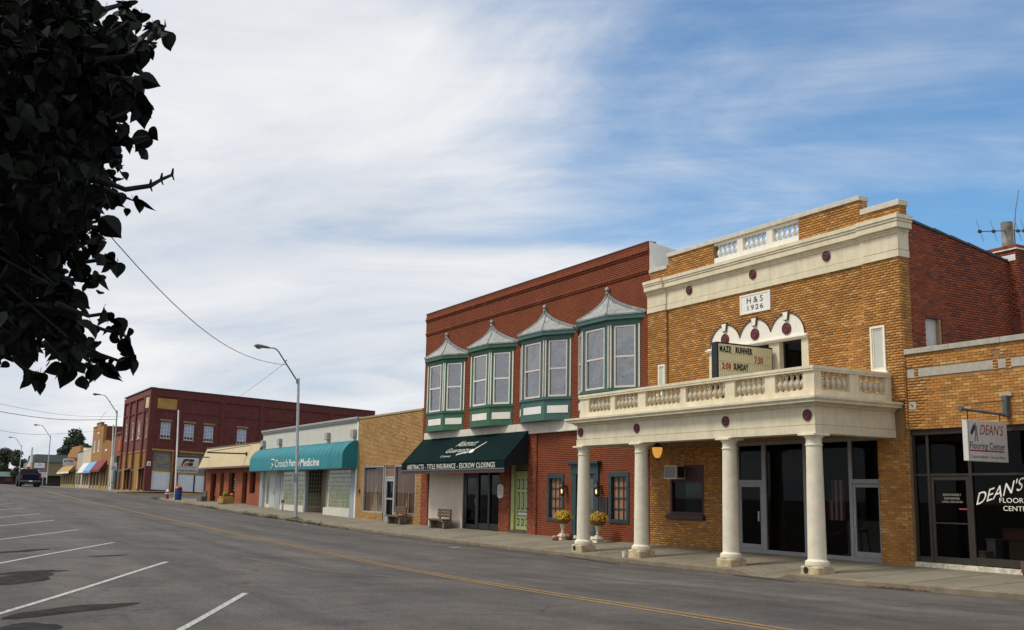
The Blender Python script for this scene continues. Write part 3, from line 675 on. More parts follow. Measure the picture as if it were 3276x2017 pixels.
# what shows dimly through the lobby glass
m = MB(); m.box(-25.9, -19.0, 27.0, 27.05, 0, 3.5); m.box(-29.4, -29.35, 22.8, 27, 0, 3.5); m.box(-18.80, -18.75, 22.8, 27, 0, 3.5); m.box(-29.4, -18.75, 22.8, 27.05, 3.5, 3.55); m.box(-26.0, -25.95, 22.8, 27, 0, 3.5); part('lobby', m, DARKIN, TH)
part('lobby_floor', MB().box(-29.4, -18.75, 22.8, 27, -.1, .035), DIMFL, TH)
part('ticket_counter', MB().box(-22.3, -19.2, 24.2, 24.7, .035, 1.06), mat('counter_board', (.42, .40, .34), .7, .1), TH)
part('counter_top', MB().box(-22.35, -19.15, 24.1, 24.75, 1.06, 1.10), DIMFL, TH)
RUG = mat('stripe_red', (.42, .03, .035), .8, .1); FWH = mat('flag_white', (.70, .68, .64), .8, .08); 
fl = thing('flag', 'striped red and white flag hanging inside the lobby glass', 'flag', (-21.40, 22.78, 1.05))
for k in range(7):
    a = -21.72+k*.0885; part('stripe', MB().box(a, a+.0885, 22.775, 22.785, 1.07+(0 if k else .0), 2.19), RUG if k % 2 == 0 else FWH, fl)
part('canton', MB().box(-21.73, -21.56, 22.765, 22.774, 1.62, 2.19), mat('canton_blue', (.02, .03, .10), .8, .1), fl)
part('staff', MB().tube([(-21.78, 22.78, 2.20), (-21.04, 22.78, 2.20)], .012, 6), WOODW, fl)
st = thing('bar_stool', 'brown wooden stool standing at the lobby counter', 'stool', (-21.3, 23.6, .035))
STW = mat('stool_wood', (.16, .085, .045), .6, .2)
part('seat', MB().lathe([(.19, .74), (.21, .76), (.21, .80), (.17, .815)], (-21.3, 23.6, 0), 14), STW, st, smooth=True)
part('backrest', MB().prism([(-21.49, .86), (-21.11, .86), (-21.08, 1.02), (-21.52, 1.02)], 'y', 23.40, 23.43), STW, st)
for dx, dy in ((-.15, -.15), (.15, -.15), (.15, .15), (-.15, .15)): part('leg', MB().tube([(-21.3+dx*.8, 23.6+dy*.8, .745), (-21.3+dx*1.2, 23.6+dy*1.2, .035)], .02, 6), STW, st)
rp = thing('barrier_rope', 'sagging red rope barrier inside the dark lobby', 'rope barrier', (-23.2, 24.4, .035))
for x in (-23.95, -22.5): part('post', MB().lathe([(.16, .0), (.16, .02), (.025, .05), (.025, .92), (.05, .95), (.0, 1.0)], (x, 24.4, .035), 10), STEEL, rp, smooth=True)
part('rope', MB().tube([(-23.95+1.45*k/10, 24.4, .90-.30*(1-(2*k/10-1)**2)) for k in range(11)], .022, 6), RUG, rp, smooth=True)
# poster window with its air conditioner
MWD = mat('dark_maroon_wood', (.05, .014, .016), .6, .2)
pw = part('poster_window', frame(MB(), -28.58, -26.82, 1.06, 2.70, .09, FY-.02, FY+.12), MWD, TH)
part('transom_board', MB().box(-28.49, -26.91, FY+.03, FY+.09, 2.15, 2.61), MWD, pw)
part('pane', MB().box(-28.49, -26.91, FY+.055, FY+.065, 1.15, 2.15), DKGLS, pw)
part('sill', MB().box(-28.73, -26.78, FY-.12, FY+.1, .90, 1.055), MWD, pw, bevel=.01)
part('backing', MB().box(-28.5, -26.9, FY+.2, FY+.22, 1.1, 2.2), BLACK, pw)
def poster():
    m = bpy.data.materials.new('poster_print'); m.use_nodes = True; t = m.node_tree; b = t.nodes['Principled BSDF']; b.inputs['Roughness'].default_value = .4
    c = t.nodes.new('ShaderNodeTexCoord'); s = t.nodes.new('ShaderNodeSeparateXYZ'); lk(t, c.outputs['Generated'], s.inputs[0])
    n = t.nodes.new('ShaderNodeTexNoise'); n.inputs['Scale'].default_value = 5; n.inputs['Detail'].default_value = 6; lk(t, c.outputs['Generated'], n.inputs[0])
    a = t.nodes.new('ShaderNodeMath'); a.operation = 'MULTIPLY_ADD'; lk(t, n.outputs[0], a.inputs[0]); a.inputs[1].default_value = .5; lk(t, s.outputs[2], a.inputs[2])
    r = t.nodes.new('ShaderNodeValToRGB'); lk(t, a.outputs[0], r.inputs[0]); e = r.color_ramp.elements; e[0].position = .35; e[0].color = (.05, .055, .05, 1); e[1].position = 1.15 if 0 else 1.0; e[1].color = (.34, .40, .42, 1)
    x = e.new(.62); x.color = (.03, .04, .04, 1); x = e.new(.8); x.color = (.16, .20, .20, 1); lk(t, r.outputs[0], b.inputs['Base Color']); return m
po = solo('film_poster', MB().box(-27.88, -27.08, FY+.10, FY+.11, 1.17, 2.12), poster(), 'grey misty film poster standing behind the maroon window', 'poster', loc=(-27.48, FY+.1, 1.17))
ac = thing('air_conditioner', 'boxy beige air conditioner sticking out of the maroon window', 'air conditioner', (-28.1, FY-.3, 2.23))
ACM = mat('ac_beige', (.62, .59, .50), .5, .1)
part('case', MB().box(-28.48, -27.83, FY-.36, FY+.04, 2.235, 2.69), ACM, ac, bevel=.012)
part('side_vent', MB().box(-27.829, -27.82, FY-.30, FY+.0, 2.28, 2.65), DARKIN, ac)
gr = part('grille', MB().box(-28.44, -27.87, FY-.368, FY-.358, 2.28, 2.65), mat('grille_grey', (.20, .20, .21), .6, .1), ac)
for k in range(9): inst('fin', MB().box(-.285, .285, -.006, 0, -.008, .008).mesh('fin', mat('fin_grey', (.30, .30, .31), .5, .1)) if k == 0 else bpy.data.meshes['fin'], gr, (-28.155, FY-.368, 2.30+k*.041))
# portico -------------------------------------------------------------
PX0, PX1, PY = -29.98, -18.99, 19.55
m = MB()
m.box(PX0, PX1, PY, PY+.42, 3.29, 3.495); m.box(PX0, PX0+.42, PY+.42, FY, 3.29, 3.495); m.box(PX1-.42, PX1, PY+.42, FY, 3.29, 3.495)
m.box(PX0+.012, PX1-.012, PY+.012, PY+.42, 3.515, 3.98); m.box(PX0+.012, PX0+.42, PY+.42, FY, 3.515, 3.98); m.box(PX1-.42, PX1-.012, PY+.42, FY, 3.515, 3.98)
m.box(PX0+.03, PX1-.03, PY+.03, FY, 3.49, 3.52)
ent = part('entablature', m, CREAM, TH)
m = MB()
for (z0, z1, p) in ((3.98, 4.03, .05), (4.03, 4.06, .11), (4.06, 4.12, .26), (4.12, 4.15, .285), (4.15, 4.21, .31)): m.box(PX0-p, PX1+p, PY-p, FY-.02, z0, z1)
part('portico_cornice', m, CREAM, TH)
for x in (-29.72, -26.52, -22.35, -19.25): roundel(x, 3.75, PY+.012, .145, TH)
m = MB(); BY0, BY1 = PY+.02, PY+.27
X0, X1 = -29.80, -19.00
m.box(X0, X1, BY0-.02, BY1+.02, 4.21, 4.40); m.box(X1-.29, X1, BY1+.02, FY-.03, 4.21, 4.40); m.box(X0, X0+.29, BY1+.02, FY-.03, 4.21, 4.40)
m.box(X0-.02, X1+.02, BY0-.05, BY1+.05, 4.88, 4.935); m.box(X1-.31, X1+.02, BY1+.05, FY-.08, 4.88, 4.935); m.box(X0-.02, X0+.31, BY1+.05, FY-.08, 4.88, 4.935)
m.box(X0-.035, X1+.035, BY0-.065, BY1+.065, 4.935, 5.01); m.box(X1-.325, X1+.035, BY1+.065, FY-.08, 4.935, 5.01); m.box(X0-.035, X0+.325, BY1+.065, FY-.08, 4.935, 5.01)
piers = [(X0, -29.27), (-27.99, -27.74), (-26.48, -26.09), (-24.36, -24.12), (-22.37, -21.98), (-20.78, -20.40), (-19.38, X1)]
for a, b in piers: m.box(a, b, BY0, BY1, 4.40, 4.88)
for c, d in ((20.84, 21.19), (22.21, FY-.08)): m.box(X1-.25, X1, c, d, 4.40, 4.88); m.box(X0, X0+.25, c, d, 4.40, 4.88)
bal = part('balustrade', m, CREAM, TH)
for (p, q), n in zip(zip(piers[:-1], piers[1:]), (6, 6, 8, 8, 6, 5)):
    a, b = p[1], q[0]
    for k in range(n): inst('baluster', BAL_L, bal, (a+(b-a)*(k+.5)/n, (BY0+BY1)/2, 4.405))
for c, d in ((BY1, 20.84), (21.19, 22.21)):
    for k in range(5):
        inst('baluster', BAL_L, bal, (X1-.125, c+(d-c)*(k+.5)/5, 4.405)); inst('baluster', BAL_L, bal, (X0+.125, c+(d-c)*(k+.5)/5, 4.405))
# columns on stone blocks
shaft = [(.295, .0), (.305, .03), (.305, .07), (.295, .12), (.25, .15), (.232, .17), (.232, .20), (.228, .6), (.224, 1.1), (.216, 1.8), (.207, 2.4), (.200, 2.96), (.200, 2.975), (.222, 2.985), (.222, 3.01), (.200, 3.02), (.200, 3.14), (.206, 3.16), (.252, 3.215), (.268, 3.232)]
CX = (-29.80, -26.55, -22.43, -19.25); CYy = 19.75
for i, x in enumerate(CX):
    zb = pz(x, 19.45)
    c = part('column', MB().lathe(shaft, (x, CYy, .0), 28), COLM, TH, smooth=True)
    part('abacus', MB().box(x-.285, x+.285, CYy-.285, CYy+.285, 3.232, 3.288), COLM, c, bevel=.006)
    bl = MB(); bl.box(x-.31, x+.31, CYy-.30, CYy+.30, zb-.10, 0.0)
    blk = part('base_block', bl, LIMEST, c, bevel=.035)
    if i in (0, 3):
        h = MB(); n = 14; hx, hz, r = x-.10, zb*.5, .085
        h.add([(hx, CYy-.303, hz)]+[(hx+r*math.cos(2*math.pi*k/n), CYy-.303, hz+r*1.05*math.sin(2*math.pi*k/n)) for k in range(n)], [(0, 1+k, 1+(k+1) % n) for k in range(n)])
        part('drain_hole', h, BLACK, blk)
# side wall, roof, chimney
sp_ = [(22.92, 9.23), (23.88, 9.10), (25.30, 8.89), (26.98, 8.63), (32, 7.9), (40, 6.8)]
SX = TX1-.005
bricks(TH, ('x', TX1), [(FY-.075, FY+.30, 3.5, 8.15)], .203, .063, .011, [], B_TAN1, B_TAN, n_single=0)
m = MB()
sq_ = sorted(sp_+[(y, 9.23+(9.10-9.23)*(y-22.92)/.96) for y in (23.36,)]+[(24.04, 9.077)])
for (a, b) in zip(sq_[:-1], sq_[1:]):
    if 23.3 < a[0] < 24.0 and b[0] <= 24.05:
        m.box(SX-.3, SX, a[0], b[0], -.2, 4.9).hexa([(SX-.3, a[0], 6.58), (SX, a[0], 6.58), (SX, b[0], 6.58), (SX-.3, b[0], 6.58)], [(SX-.3, a[0], a[1]-.04), (SX, a[0], a[1]-.04), (SX, b[0], b[1]-.04), (SX-.3, b[0], b[1]-.04)]); continue
    m.hexa([(SX-.3, a[0] if a[0] > 23 else 22.8, -.2), (SX, a[0] if a[0] > 23 else 22.8, -.2), (SX, b[0], -.2), (SX-.3, b[0], -.2)], [(SX-.3, a[0] if a[0] > 23 else 22.8, a[1]-.04), (SX, a[0] if a[0] > 23 else 22.8, a[1]-.04), (SX, b[0], b[1]-.04), (SX-.3, b[0], b[1]-.04)])
part('side_wall', m, MORTR, TH)
def slope_hole(z):
    for (a, b) in zip(sp_[:-1], sp_[1:]):
        if a[1]-.05 >= z >= b[1]-.05: return [(a[0]+(b[0]-a[0])*(a[1]-.05-z)/(a[1]-b[1]), 60)]
    return [] if z < 6.8 else [(22, 60)]
bricks(TH, ('x', SX), [(22.80, 34, 5.2, 9.2)], .20, .062, .010, [slope_hole, (23.36, 24.04, 4.5, 6.58)], B_RED1, B_RED, n_single=300)
m = MB()
for (a, b) in zip(sp_[:-1], sp_[1:]):
    n = max(1, int((b[0]-a[0])/.62))
    for k in range(n):
        t0, t1 = k/n, (k+1)/n; y0, y1 = a[0]+(b[0]-a[0])*t0, a[0]+(b[0]-a[0])*t1; z0, z1 = a[1]+(b[1]-a[1])*t0, a[1]+(b[1]-a[1])*t1
        m.hexa([(SX-.32, y0, z0-.035), (SX+.04, y0, z0-.035), (SX+.04, y1, z1-.035), (SX-.32, y1, z1-.035)], [(SX-.32, y0, z0+.045), (SX+.04, y0, z0+.045), (SX+.04, y1, z1+.02), (SX-.32, y1, z1+.02)])
part('side_coping', m, SLATE, TH)
part('window', MB().box(SX-.13, SX-.12, 23.36, 24.04, 5.0, 6.58), mat('boarded_white', (.62, .58, .55), .8, .1, 5, .1, 30), TH)
part('window_reveal', MB().box(SX-.119, SX-.02, 23.94, 24.035, 5.0, 6.575), mat('tan_reveal', (.36, .24, .12), .8, .15), TH)
m = MB(); m.box(-29.4, SX-.3, 22.8, 40, 8.3, 8.4); m.box(-29.72, -29.42, 22.8, 40, -.2, 8.9); m.box(-29.4, SX-.3, 39.7, 40, 0, 8.3); part('roof', m, SLATE, TH)
ch = thing('chimney', 'square brick chimney with a tall round metal flue at the theatre side wall', 'chimney', (-18.75, 27.6, 5))
part('stack', MB().box(-19.35, -18.30, 27.10, 28.10, 4.5, 9.0), MORTR, ch)
bricks(ch, ('x', -18.30), [(27.10, 28.10, 5.2, 9.0)], .20, .062, .010, [], B_RED1, B_RED, n_single=0)
bricks(ch, ('y', 27.10), [(-19.35, -18.29, 7.0, 9.0)], .20, .062, .010, [], B_RED1, B_RED, n_single=0)
part('cap_band', MB().box(-19.40, -18.25, 27.05, 28.15, 8.93, 8.965), CREAMW, ch); part('cap', MB().box(-19.38, -18.27, 27.07, 28.13, 8.965, 9.07), B_RED1, ch)
part('flashing', MB().box(-19.05, -18.32, 27.06, 27.098, 8.60, 8.78), WHITE, ch)
part('flue', MB().lathe([(.165, 9.07), (.165, 9.25), (.158, 9.26), (.170, 9.60), (.172, 9.86), (.15, 9.86), (.15, 9.5)], (-18.75, 27.40, 0), 18, caps=False), mat('rusty_flue', (.20, .19, .15), .7, .35, 5, .2, 30, col2=(.30, .30, .27), streak=.5, streakcol=(.14, .07, .03)), ch, smooth=True)
an = thing('tv_antenna', 'thin television antenna with spread rods behind the flue', 'antenna', (-18.7, 27.75, 8.3))
part('mast', MB().tube([(-18.75, 27.72, 7.6), (-18.75, 27.74, 9.6), (-18.72, 27.82, 10.3), (-18.66, 27.95, 10.95)], [.02, .02, .016, .011], 6), mat('antenna_grey', (.20, .19, .21), .5, .1, metal=.3), an, smooth=True)
bm_ = part('boom', MB().tube([(-18.75, 26.1, 9.40), (-18.70, 27.7, 9.66), (-18.66, 28.6, 9.74)], .018, 6), mat('antenna_grey', (.2, .19, .21)), an)
for y in (26.12, 26.75, 27.9, 28.2): 
    z = 9.40+(y-26.1)*.155; part('rod', MB().tube([(-18.75, y-.12, z+.33), (-18.72, y+.12, z-.30)], .007, 5), mat('antenna_grey', (.2, .19, .21)), bm_); part('clamp', MB().box(-18.78, -18.70, y-.04, y+.04, z-.04, z+.04), BLACK, bm_)
for s in (1, -1): part('rod', MB().tube([(-18.68, 28.0, 9.70), (-18.6, 28.9, 9.70+s*.55)], .010, 5), mat('antenna_grey', (.2, .19, .21)), bm_)
# marquee letter board on the balcony, edge-on to the wall
mq = thing('marquee_board', 'black framed changeable letter board standing on the theatre balcony', 'sign', (-23.5, 21.2, 4.21))
part('cabinet', MB().box(-23.62, -23.38, 20.16, 22.36, 4.62, 6.19), BLACK, mq)
part('foot', MB().box(-23.56, -23.44, 20.4, 20.55, 4.21, 4.62), BLACK, mq); part('foot', MB().box(-23.56, -23.44, 21.95, 22.1, 4.21, 4.62), BLACK, mq)
def ribbed():
    m = bpy.data.materials.new('ribbed_letter_panel'); m.use_nodes = True; t = m.node_tree; b = t.nodes['Principled BSDF']; b.inputs['Roughness'].default_value = .35
    g = t.nodes.new('ShaderNodeNewGeometry'); w = t.nodes.new('ShaderNodeTexWave'); w.bands_direction = 'Y'; w.inputs['Scale'].default_value = 4.2; lk(t, g.outputs['Position'], w.inputs[0])
    n = t.nodes.new('ShaderNodeTexNoise'); n.inputs['Scale'].default_value = 2; lk(t, g.outputs['Position'], n.inputs[0])
    r = t.nodes.new('ShaderNodeValToRGB'); lk(t, w.outputs['Fac'], r.inputs[0]); r.color_ramp.elements[0].color = (.56, .54, .33, 1); r.color_ramp.elements[1].color = (.78, .76, .50, 1); r.color_ramp.elements[0].position = .2
    lk(t, r.outputs[0], b.inputs['Base Color']); bp = t.nodes.new('ShaderNodeBump'); bp.inputs['Strength'].default_value = .3; lk(t, w.outputs['Fac'], bp.inputs['Height']); lk(t, bp.outputs[0], b.inputs['Normal']); return m
fc = part('letter_panel', MB().box(-23.379, -23.365, 20.22, 22.32, 4.68, 6.14), ribbed(), mq)
for z in (5.87, 5.62, 5.365, 5.10, 4.86): part('letter_track', MB().box(-23.364, -23.356, 20.22, 22.32, z-.008, z+.008), BALM, fc)
REDL = mat('red_letter', (.45, .05, .03), .5, .1)
text('MAZE', .44, .19, (-23.362, 20.25, 5.895), YU, ZV, NX, INK, fc, bold=.045, spacing=1.25); text('RUNNER', .66, .19, (-23.362, 20.87, 5.895), YU, ZV, NX, INK, fc, bold=.045, spacing=1.15)
text('7:30', .34, .21, (-23.362, 21.61, 5.64), YU, ZV, NX, REDL, fc, bold=.02); text('2:00', .34, .20, (-23.362, 20.34, 5.385), YU, ZV, NX, REDL, fc, bold=.04, spacing=1.2); text('SUNDAY', .58, .20, (-23.362, 20.78, 5.385), YU, ZV, NX, INK, fc, bold=.045, spacing=1.1)
# hanging lantern under the portico
ln = thing('pendant_lantern', 'glowing amber glass lantern hung under the portico ceiling', 'lamp', (-27.62, 21.2, 3.49))
part('cap', MB().lathe([(.03, .13), (.08, .07), (.17, .02), (.19, -.02), (.17, -.03)], (-27.62, 21.2, 3.27), 16), BLACK, ln, smooth=True)
part('shade', MB().lathe([(.165, 0), (.17, -.08), (.145, -.20), (.10, -.30), (.045, -.35)], (-27.62, 21.2, 3.242), 16), mat('amber_glass', (.55, .28, .05), .3, .2, 25, emit=(1, .45, .08), estr=.55), ln, smooth=True)
part('finial', MB().lathe([(.05, 0), (.03, -.03), (.035, -.06), (.0, -.09)], (-27.62, 21.2, 2.893), 8), BLACK, ln, smooth=True)
part('chain', MB().tube([(-27.62, 21.2, 3.39), (-27.62, 21.2, 3.49)], .02, 6), BLACK, ln)
# ------------------------------------------------------------------ flooring shop at the right edge
DN = thing('flooring_shop', 'low tan brick shop with wide dark glass front at right edge', 'building', (-13, FY, 0))
DX0, DX1 = TX1+.004, -7.0
HD = [(-18.57, DX1+1, -.3, 3.48)]
wall_with_holes('wall', DX0, DX1, -.3, 5.46, FY+.002, FY+.30, HD, MORT, DN)
stone_b = [(-18.53, -18.30, 4.83, 5.06), (-18.18, -15.99, 4.84, 5.065), (-15.86, -15.64, 4.845, 5.07), (-15.51, -13.3, 4.85, 5.075), (-13.18, -12.95, 4.85, 5.075), (-12.83, -10.6, 4.85, 5.075), (-18.52, -18.29, 4.0, 4.21)]
bricks(DN, ('y', FY), [(DX0, -11.5, 3.48, 5.46)], .203, .063, .011, HD+stone_b+[(-15.98, -15.78, 5.22, 5.28)], B_TAN1, B_TAN)
for q in stone_b: part('stone_inset', MB().box(q[0]+.004, q[1]-.004, FY-.016, FY+.02, q[2]+.004, q[3]-.004), STONEG, DN)
m = MB(); part('anchor_bolt', MB().tube([(-18.40, FY-.015, 4.11), (-18.42, FY-.06, 4.12)], .015, 6), BLACK, DN)
for k in range(8):
    a = DX0-.06+k*1.45; part('coping', MB().box(a+.004, a+1.446, FY-.07, FY+.34, 5.462, 5.60), STONEG, DN, bevel=.008)
# glazing: bronze frame, panes
part('lintel', MB().box(-18.57, DX1, FY+.05, FY+.22, 3.34, 3.48), BRZ, DN)
m = MB()
for a, b in ((-18.565, -18.49), (-18.14, -18.06), (-16.92, -16.83), (-14.9, -14.82), (-12.8, -12.72)): m.box(a, b, FY+.09, FY+.19, .10, 3.34)
m.box(-18.49, -18.14, FY+.095, FY+.185, 2.29, 2.345); m.box(-18.06, -16.92, FY+.095, FY+.185, 2.29, 2.345); m.box(-16.83, -14.9, FY+.095, FY+.185, 2.295, 2.35); m.box(-14.82, -12.8, FY+.095, FY+.185, 2.295, 2.35)
m.box(-18.49, -18.14, FY+.095, FY+.185, .10, .26); m.box(-16.83, -14.9, FY+.095, FY+.185, .14, .32); m.box(-14.82, -12.8, FY+.095, FY+.185, .14, .32)
part('shopfront_frame', m, BRZ, DN)
for a, b in ((-18.49, -18.14), (-18.06, -16.92), (-16.83, -14.9), (-14.82, -12.8)): 
    part('pane', MB().box(a, b, FY+.135, FY+.145, 2.345, 3.34), DKGLS, DN)
    if a != -18.06: part('pane', MB().box(a, b, FY+.135, FY+.145, .26 if a < -17 else .32, 2.29), DKGLS, DN)
dd = part('glass_door', frame(MB(), -18.05, -16.93, .12, 2.27, .09, FY+.10, FY+.16, bottom=.16), BRZ, DN); part('pane', MB().box(-17.96, -17.02, FY+.125, FY+.135, .28, 2.18), DKGLS, dd)
part('push_bar', MB().box(-17.96, -17.02, FY+.09, FY+.105, 1.10, 1.13), BRZ, dd)
part('threshold', MB().box(-18.56, -15.5, FY-.02, FY+.2, .0, .115), mat('worn_sill', (.62, .56, .44), .9, .35, 7, .3, 30, streak=.4), DN)
FL = mat('white_vinyl_lettering', (.80, .78, .68), .5, .03)
part_org = (-16.78, FY+.132, 1.57)
text("DEAN'S", 1.30, .30, part_org, (1, 0, .305), (.10, 0, 1), NY, FL, DN, shear=.25, depth=.004)
text('FLOORING', .98, .115, (-16.14, FY+.132, 1.645), XU, ZV, NY, FL, DN, depth=.004); text('CENTER', .72, .115, (-16.05, FY+.132, 1.455), XU, ZV, NY, FL, DN, depth=.004)
FLD = mat('dim_door_lettering', (.36, .33, .28), .6, .05)
for s, w_, z in (('DEAN WAKELY', .53, 1.79), ('818 MANVEL', .46, 1.70), ('(405) 258-0535', .60, 1.61)): text(s, w_, .055, (-17.45-w_/2, FY+.121, z), XU, ZV, NY, FLD, dd, depth=.003)
part('decal', MB().box(-17.26, -16.98-.04, FY+.119, FY+.123, 1.455, 1.49), mat('red_decal', (.30, .05, .05), .6, .2), dd)
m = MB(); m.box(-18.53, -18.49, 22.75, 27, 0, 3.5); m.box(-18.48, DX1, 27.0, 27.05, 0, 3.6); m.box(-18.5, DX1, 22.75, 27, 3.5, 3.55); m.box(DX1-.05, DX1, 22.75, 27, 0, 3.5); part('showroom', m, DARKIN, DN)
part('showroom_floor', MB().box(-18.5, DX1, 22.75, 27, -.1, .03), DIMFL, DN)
m = MB(); m.box(-18.5, DX1, 22.81, 34, 5.0, 5.1); m.box(DX1-.3, DX1, 22.81, 34, -.2, 5.4); m.box(-18.5, DX1-.31, 33.8, 34, -.2, 5.4); part('roof', m, SLATE, DN)
for nm, lb, q, c in (('sample_box', 'pale carton on the floor behind the flooring shop door', (-17.35, -16.95, 23.1, 23.4, .03, .42), (.34, .28, .18)), ('sample_box', 'grey carton stacked behind the pale carton in the shop', (-17.2, -16.95, 23.5, 23.8, .03, .72), (.24, .25, .26)),
                  ('display_crate', 'reddish brown display crate behind the large lettered window', (-16.6, -15.8, 23.3, 23.7, .75, 1.0), (.12, .04, .02)), ('display_table', 'dark brown table carrying the reddish crate in the shop window', (-16.4, -15.9, 23.25, 23.75, .03, .745), (.09, .05, .03))):
    t_ = thing(nm, lb, 'box' if 'table' not in nm else 'table', ((q[0]+q[1])/2, (q[2]+q[3])/2, q[4])); part('body', MB().box(*q), mat(nm+str(c[0]), c, .8, .2), t_, bevel=.01)
    part('lid', MB().box(q[0]-.02, q[1]+.02, q[2]-.02, q[3]+.02, q[5]+.001, q[5]+.03), mat(nm+'lid', tuple(v*.8 for v in c), .8, .2), t_)
wc = thing('wooden_planter', 'brown round wooden tub at the right end of the shop sill', 'planter', (-15.19, FY-.22, 0)); part('tub', MB().lathe([(.17, .0), (.21, .18), (.22, .34), (.20, .34), (.19, .2)], (-15.19, FY-.22, 0), 14), WOODW, wc, smooth=True); part('hoop', MB().lathe([(.205, .08), (.215, .08), (.22, .12), (.21, .12)], (-15.19, FY-.22, 0), 14), RUST, wc)
# projecting sign on its iron bracket
hs = thing('hanging_sign', 'white double-sided flooring sign hung from a grey iron bracket', 'sign', (-15.66, 22.4, 3.6))
IRON = mat('grey_iron', (.10, .115, .125), .6, .15, 6, metal=.2)
part('wall_post', MB().box(-15.72, -15.60, FY-.16, FY-.02, 3.66, 4.17), IRON, hs, bevel=.01); part('wall_block', MB().box(-15.84, -15.52, FY-.06, FY-.015, 4.16, 4.24), STONEG, hs)
part('arm', MB().tube([(-15.66, FY-.1, 3.70), (-15.66, 20.78, 3.755)], .032, 8), IRON, hs, smooth=True); part('arm_cap', MB().tube([(-15.66, 20.80, 3.755), (-15.66, 20.72, 3.758)], .06, 10), IRON, hs)
part('stay', MB().tube([(-15.66, FY-.08, 4.05), (-15.66, 20.85, 3.85)], .010, 6), RUST, hs)
for y in (20.98, 22.15): part('hanger', MB().tube([(-15.66, y, 3.73), (-15.66, y, 3.53)], .012, 6), BLACK, hs)
SG = mat('sign_white', (.62, .59, .54), .5, .06, 4, streak=.15)
pn = part('panel', MB().box(-15.73, -15.59, 20.86, 22.29, 2.575, 3.515), SG, hs, bevel=.008)
part('edge_trim', MB().box(-15.585, -15.578, 20.86, 20.885, 2.59, 3.50), STEEL, pn)
NAVY = mat('navy_print', (.035, .05, .075), .5, .05); BRICKR = mat('brick_red_print', (.32, .055, .045), .5, .05); GREYP = mat('grey_print', (.20, .22, .25), .5, .1)
text("DEAN'S", .84, .24, (-15.588, 21.30, 3.19), (0, 1, .0), (0, .06, 1), NX, BRICKR, pn, shear=.2, depth=.003)
text('Flooring Center', 1.25, .215, (-15.588, 20.92, 2.80), YU, ZV, NX, NAVY, pn, depth=.003); part('underline', MB().box(-15.589, -15.586, 20.90, 22.14, 2.80, 2.832), mat('red_underline', (.40, .03, .03), .5, .05), pn)
text('Custom Installation * Discount Prices', 1.22, .075, (-15.588, 20.93, 2.645), YU, ZV, NX, GREYP, pn, depth=.003)
m = MB()
def disc(m, x, y, z, ry_, rz_, n=10, t=.003): return m.prism([(y+ry_*math.cos(2*math.pi*k/n), z+rz_*math.sin(2*math.pi*k/n)) for k in range(n)], 'x', x, x+t)
disc(m, -15.588, 21.14, 3.42, .03, .035); m.prism([(21.10, 3.40), (21.20, 3.38), (21.21, 3.20), (21.13, 3.18)], 'x', -15.588, -15.5852); m.prism([(21.12, 3.19), (21.16, 3.19), (21.12, 3.03), (21.08, 3.03)], 'x', -15.588, -15.5854); m.prism([(21.17, 3.19), (21.21, 3.20), (21.22, 3.03), (21.18, 3.03)], 'x', -15.588, -15.5854)
part('worker_emblem', m, GREYP, pn)
part('carpet_roll_emblem', MB().prism([(20.95, 3.22), (21.0, 3.16), (21.16, 3.36), (21.08, 3.42)], 'x', -15.585, -15.583), NAVY, pn)

# ------------------------------------------------------------------ red brick building with the green bays
RD = thing('red_brick_building', 'two storey painted red brick building with four green bay windows', 'building', (-39.3, FY, 0))
RX0, RX1 = -48.98, -29.735
HR = [(-48.16, -44.40, -.3, 4.15), (-44.40, -40.73, -.3, 4.15), (-39.78, -38.14, -.3, 4.15), (-36.62, -35.36, .60, 2.46), (-32.23, -30.96, .66, 2.50), (-34.70, -32.95, -.3, 2.82)]
wall_with_holes('wall', RX0, RX1, -.3, 10.85, FY+.002, FY+.30, HR, MORTP, RD)
bays_h = [(c-2.02, c+2.02, 4.65, 8.2) for c in (-46.38, -41.65, -36.95, -32.32)]
bricks(RD, ('y', FY), [(RX0, RX1, 4.6, 9.70)], .20, .065, .006, HR+bays_h, B_PRED, B_PRED, n_single=0, depth=.005)
bricks(RD, ('y', FY), [(-37.45, RX1, -.15, 4.14)], .20, .065, .006, HR, B_PRED, B_PRED, n_single=0, depth=.005)
bricks(RD, ('y', FY), [(RX0, -48.16, -.15, 4.6), (-40.73, -39.78, -.1, 4.14), ], .20, .065, .006, [], B_ORED, B_ORED, n_single=0)
part('brick_pier', MB().box(-38.13, -37.47, FY-.07, FY+.2, -.2, 4.155), MORTR, RD); bricks(RD, ('y', FY-.072), [(-38.13, -37.47, -.1, 4.14)], .20, .065, .006, [], B_ORED, B_ORED, n_single=0); bricks(RD, ('x', -37.47), [(FY-.07, FY+.0, -.1, 4.14)], .20, .065, .006, [], B_ORED, B_ORED, n_single=0)
for (z0, z1, p) in ((9.70, 9.775, .035), (9.775, 9.83, .06), (9.83, 10.42, .02), (10.42, 10.50, .05), (10.50, 10.58, .085), (10.58, 10.66, .05), (10.66, 10.85, .02)):
    o = bricks(RD, ('y', FY-p), [(RX0, RX1, z0, z1)], .20, .065, .006, [], B_PRED, B_PRED, n_single=0, depth=.005)
    part('corbel_course', MB().box(RX0, RX1, FY-p+.003, FY+.1, z0, z1), MORTP, RD)
part('coping', MB().box(RX0-.03, RX1-.02, FY-.04, FY+.34, 10.852, 10.89), mat('dull_roof_edge', (.10, .045, .035), .8, .2), RD)
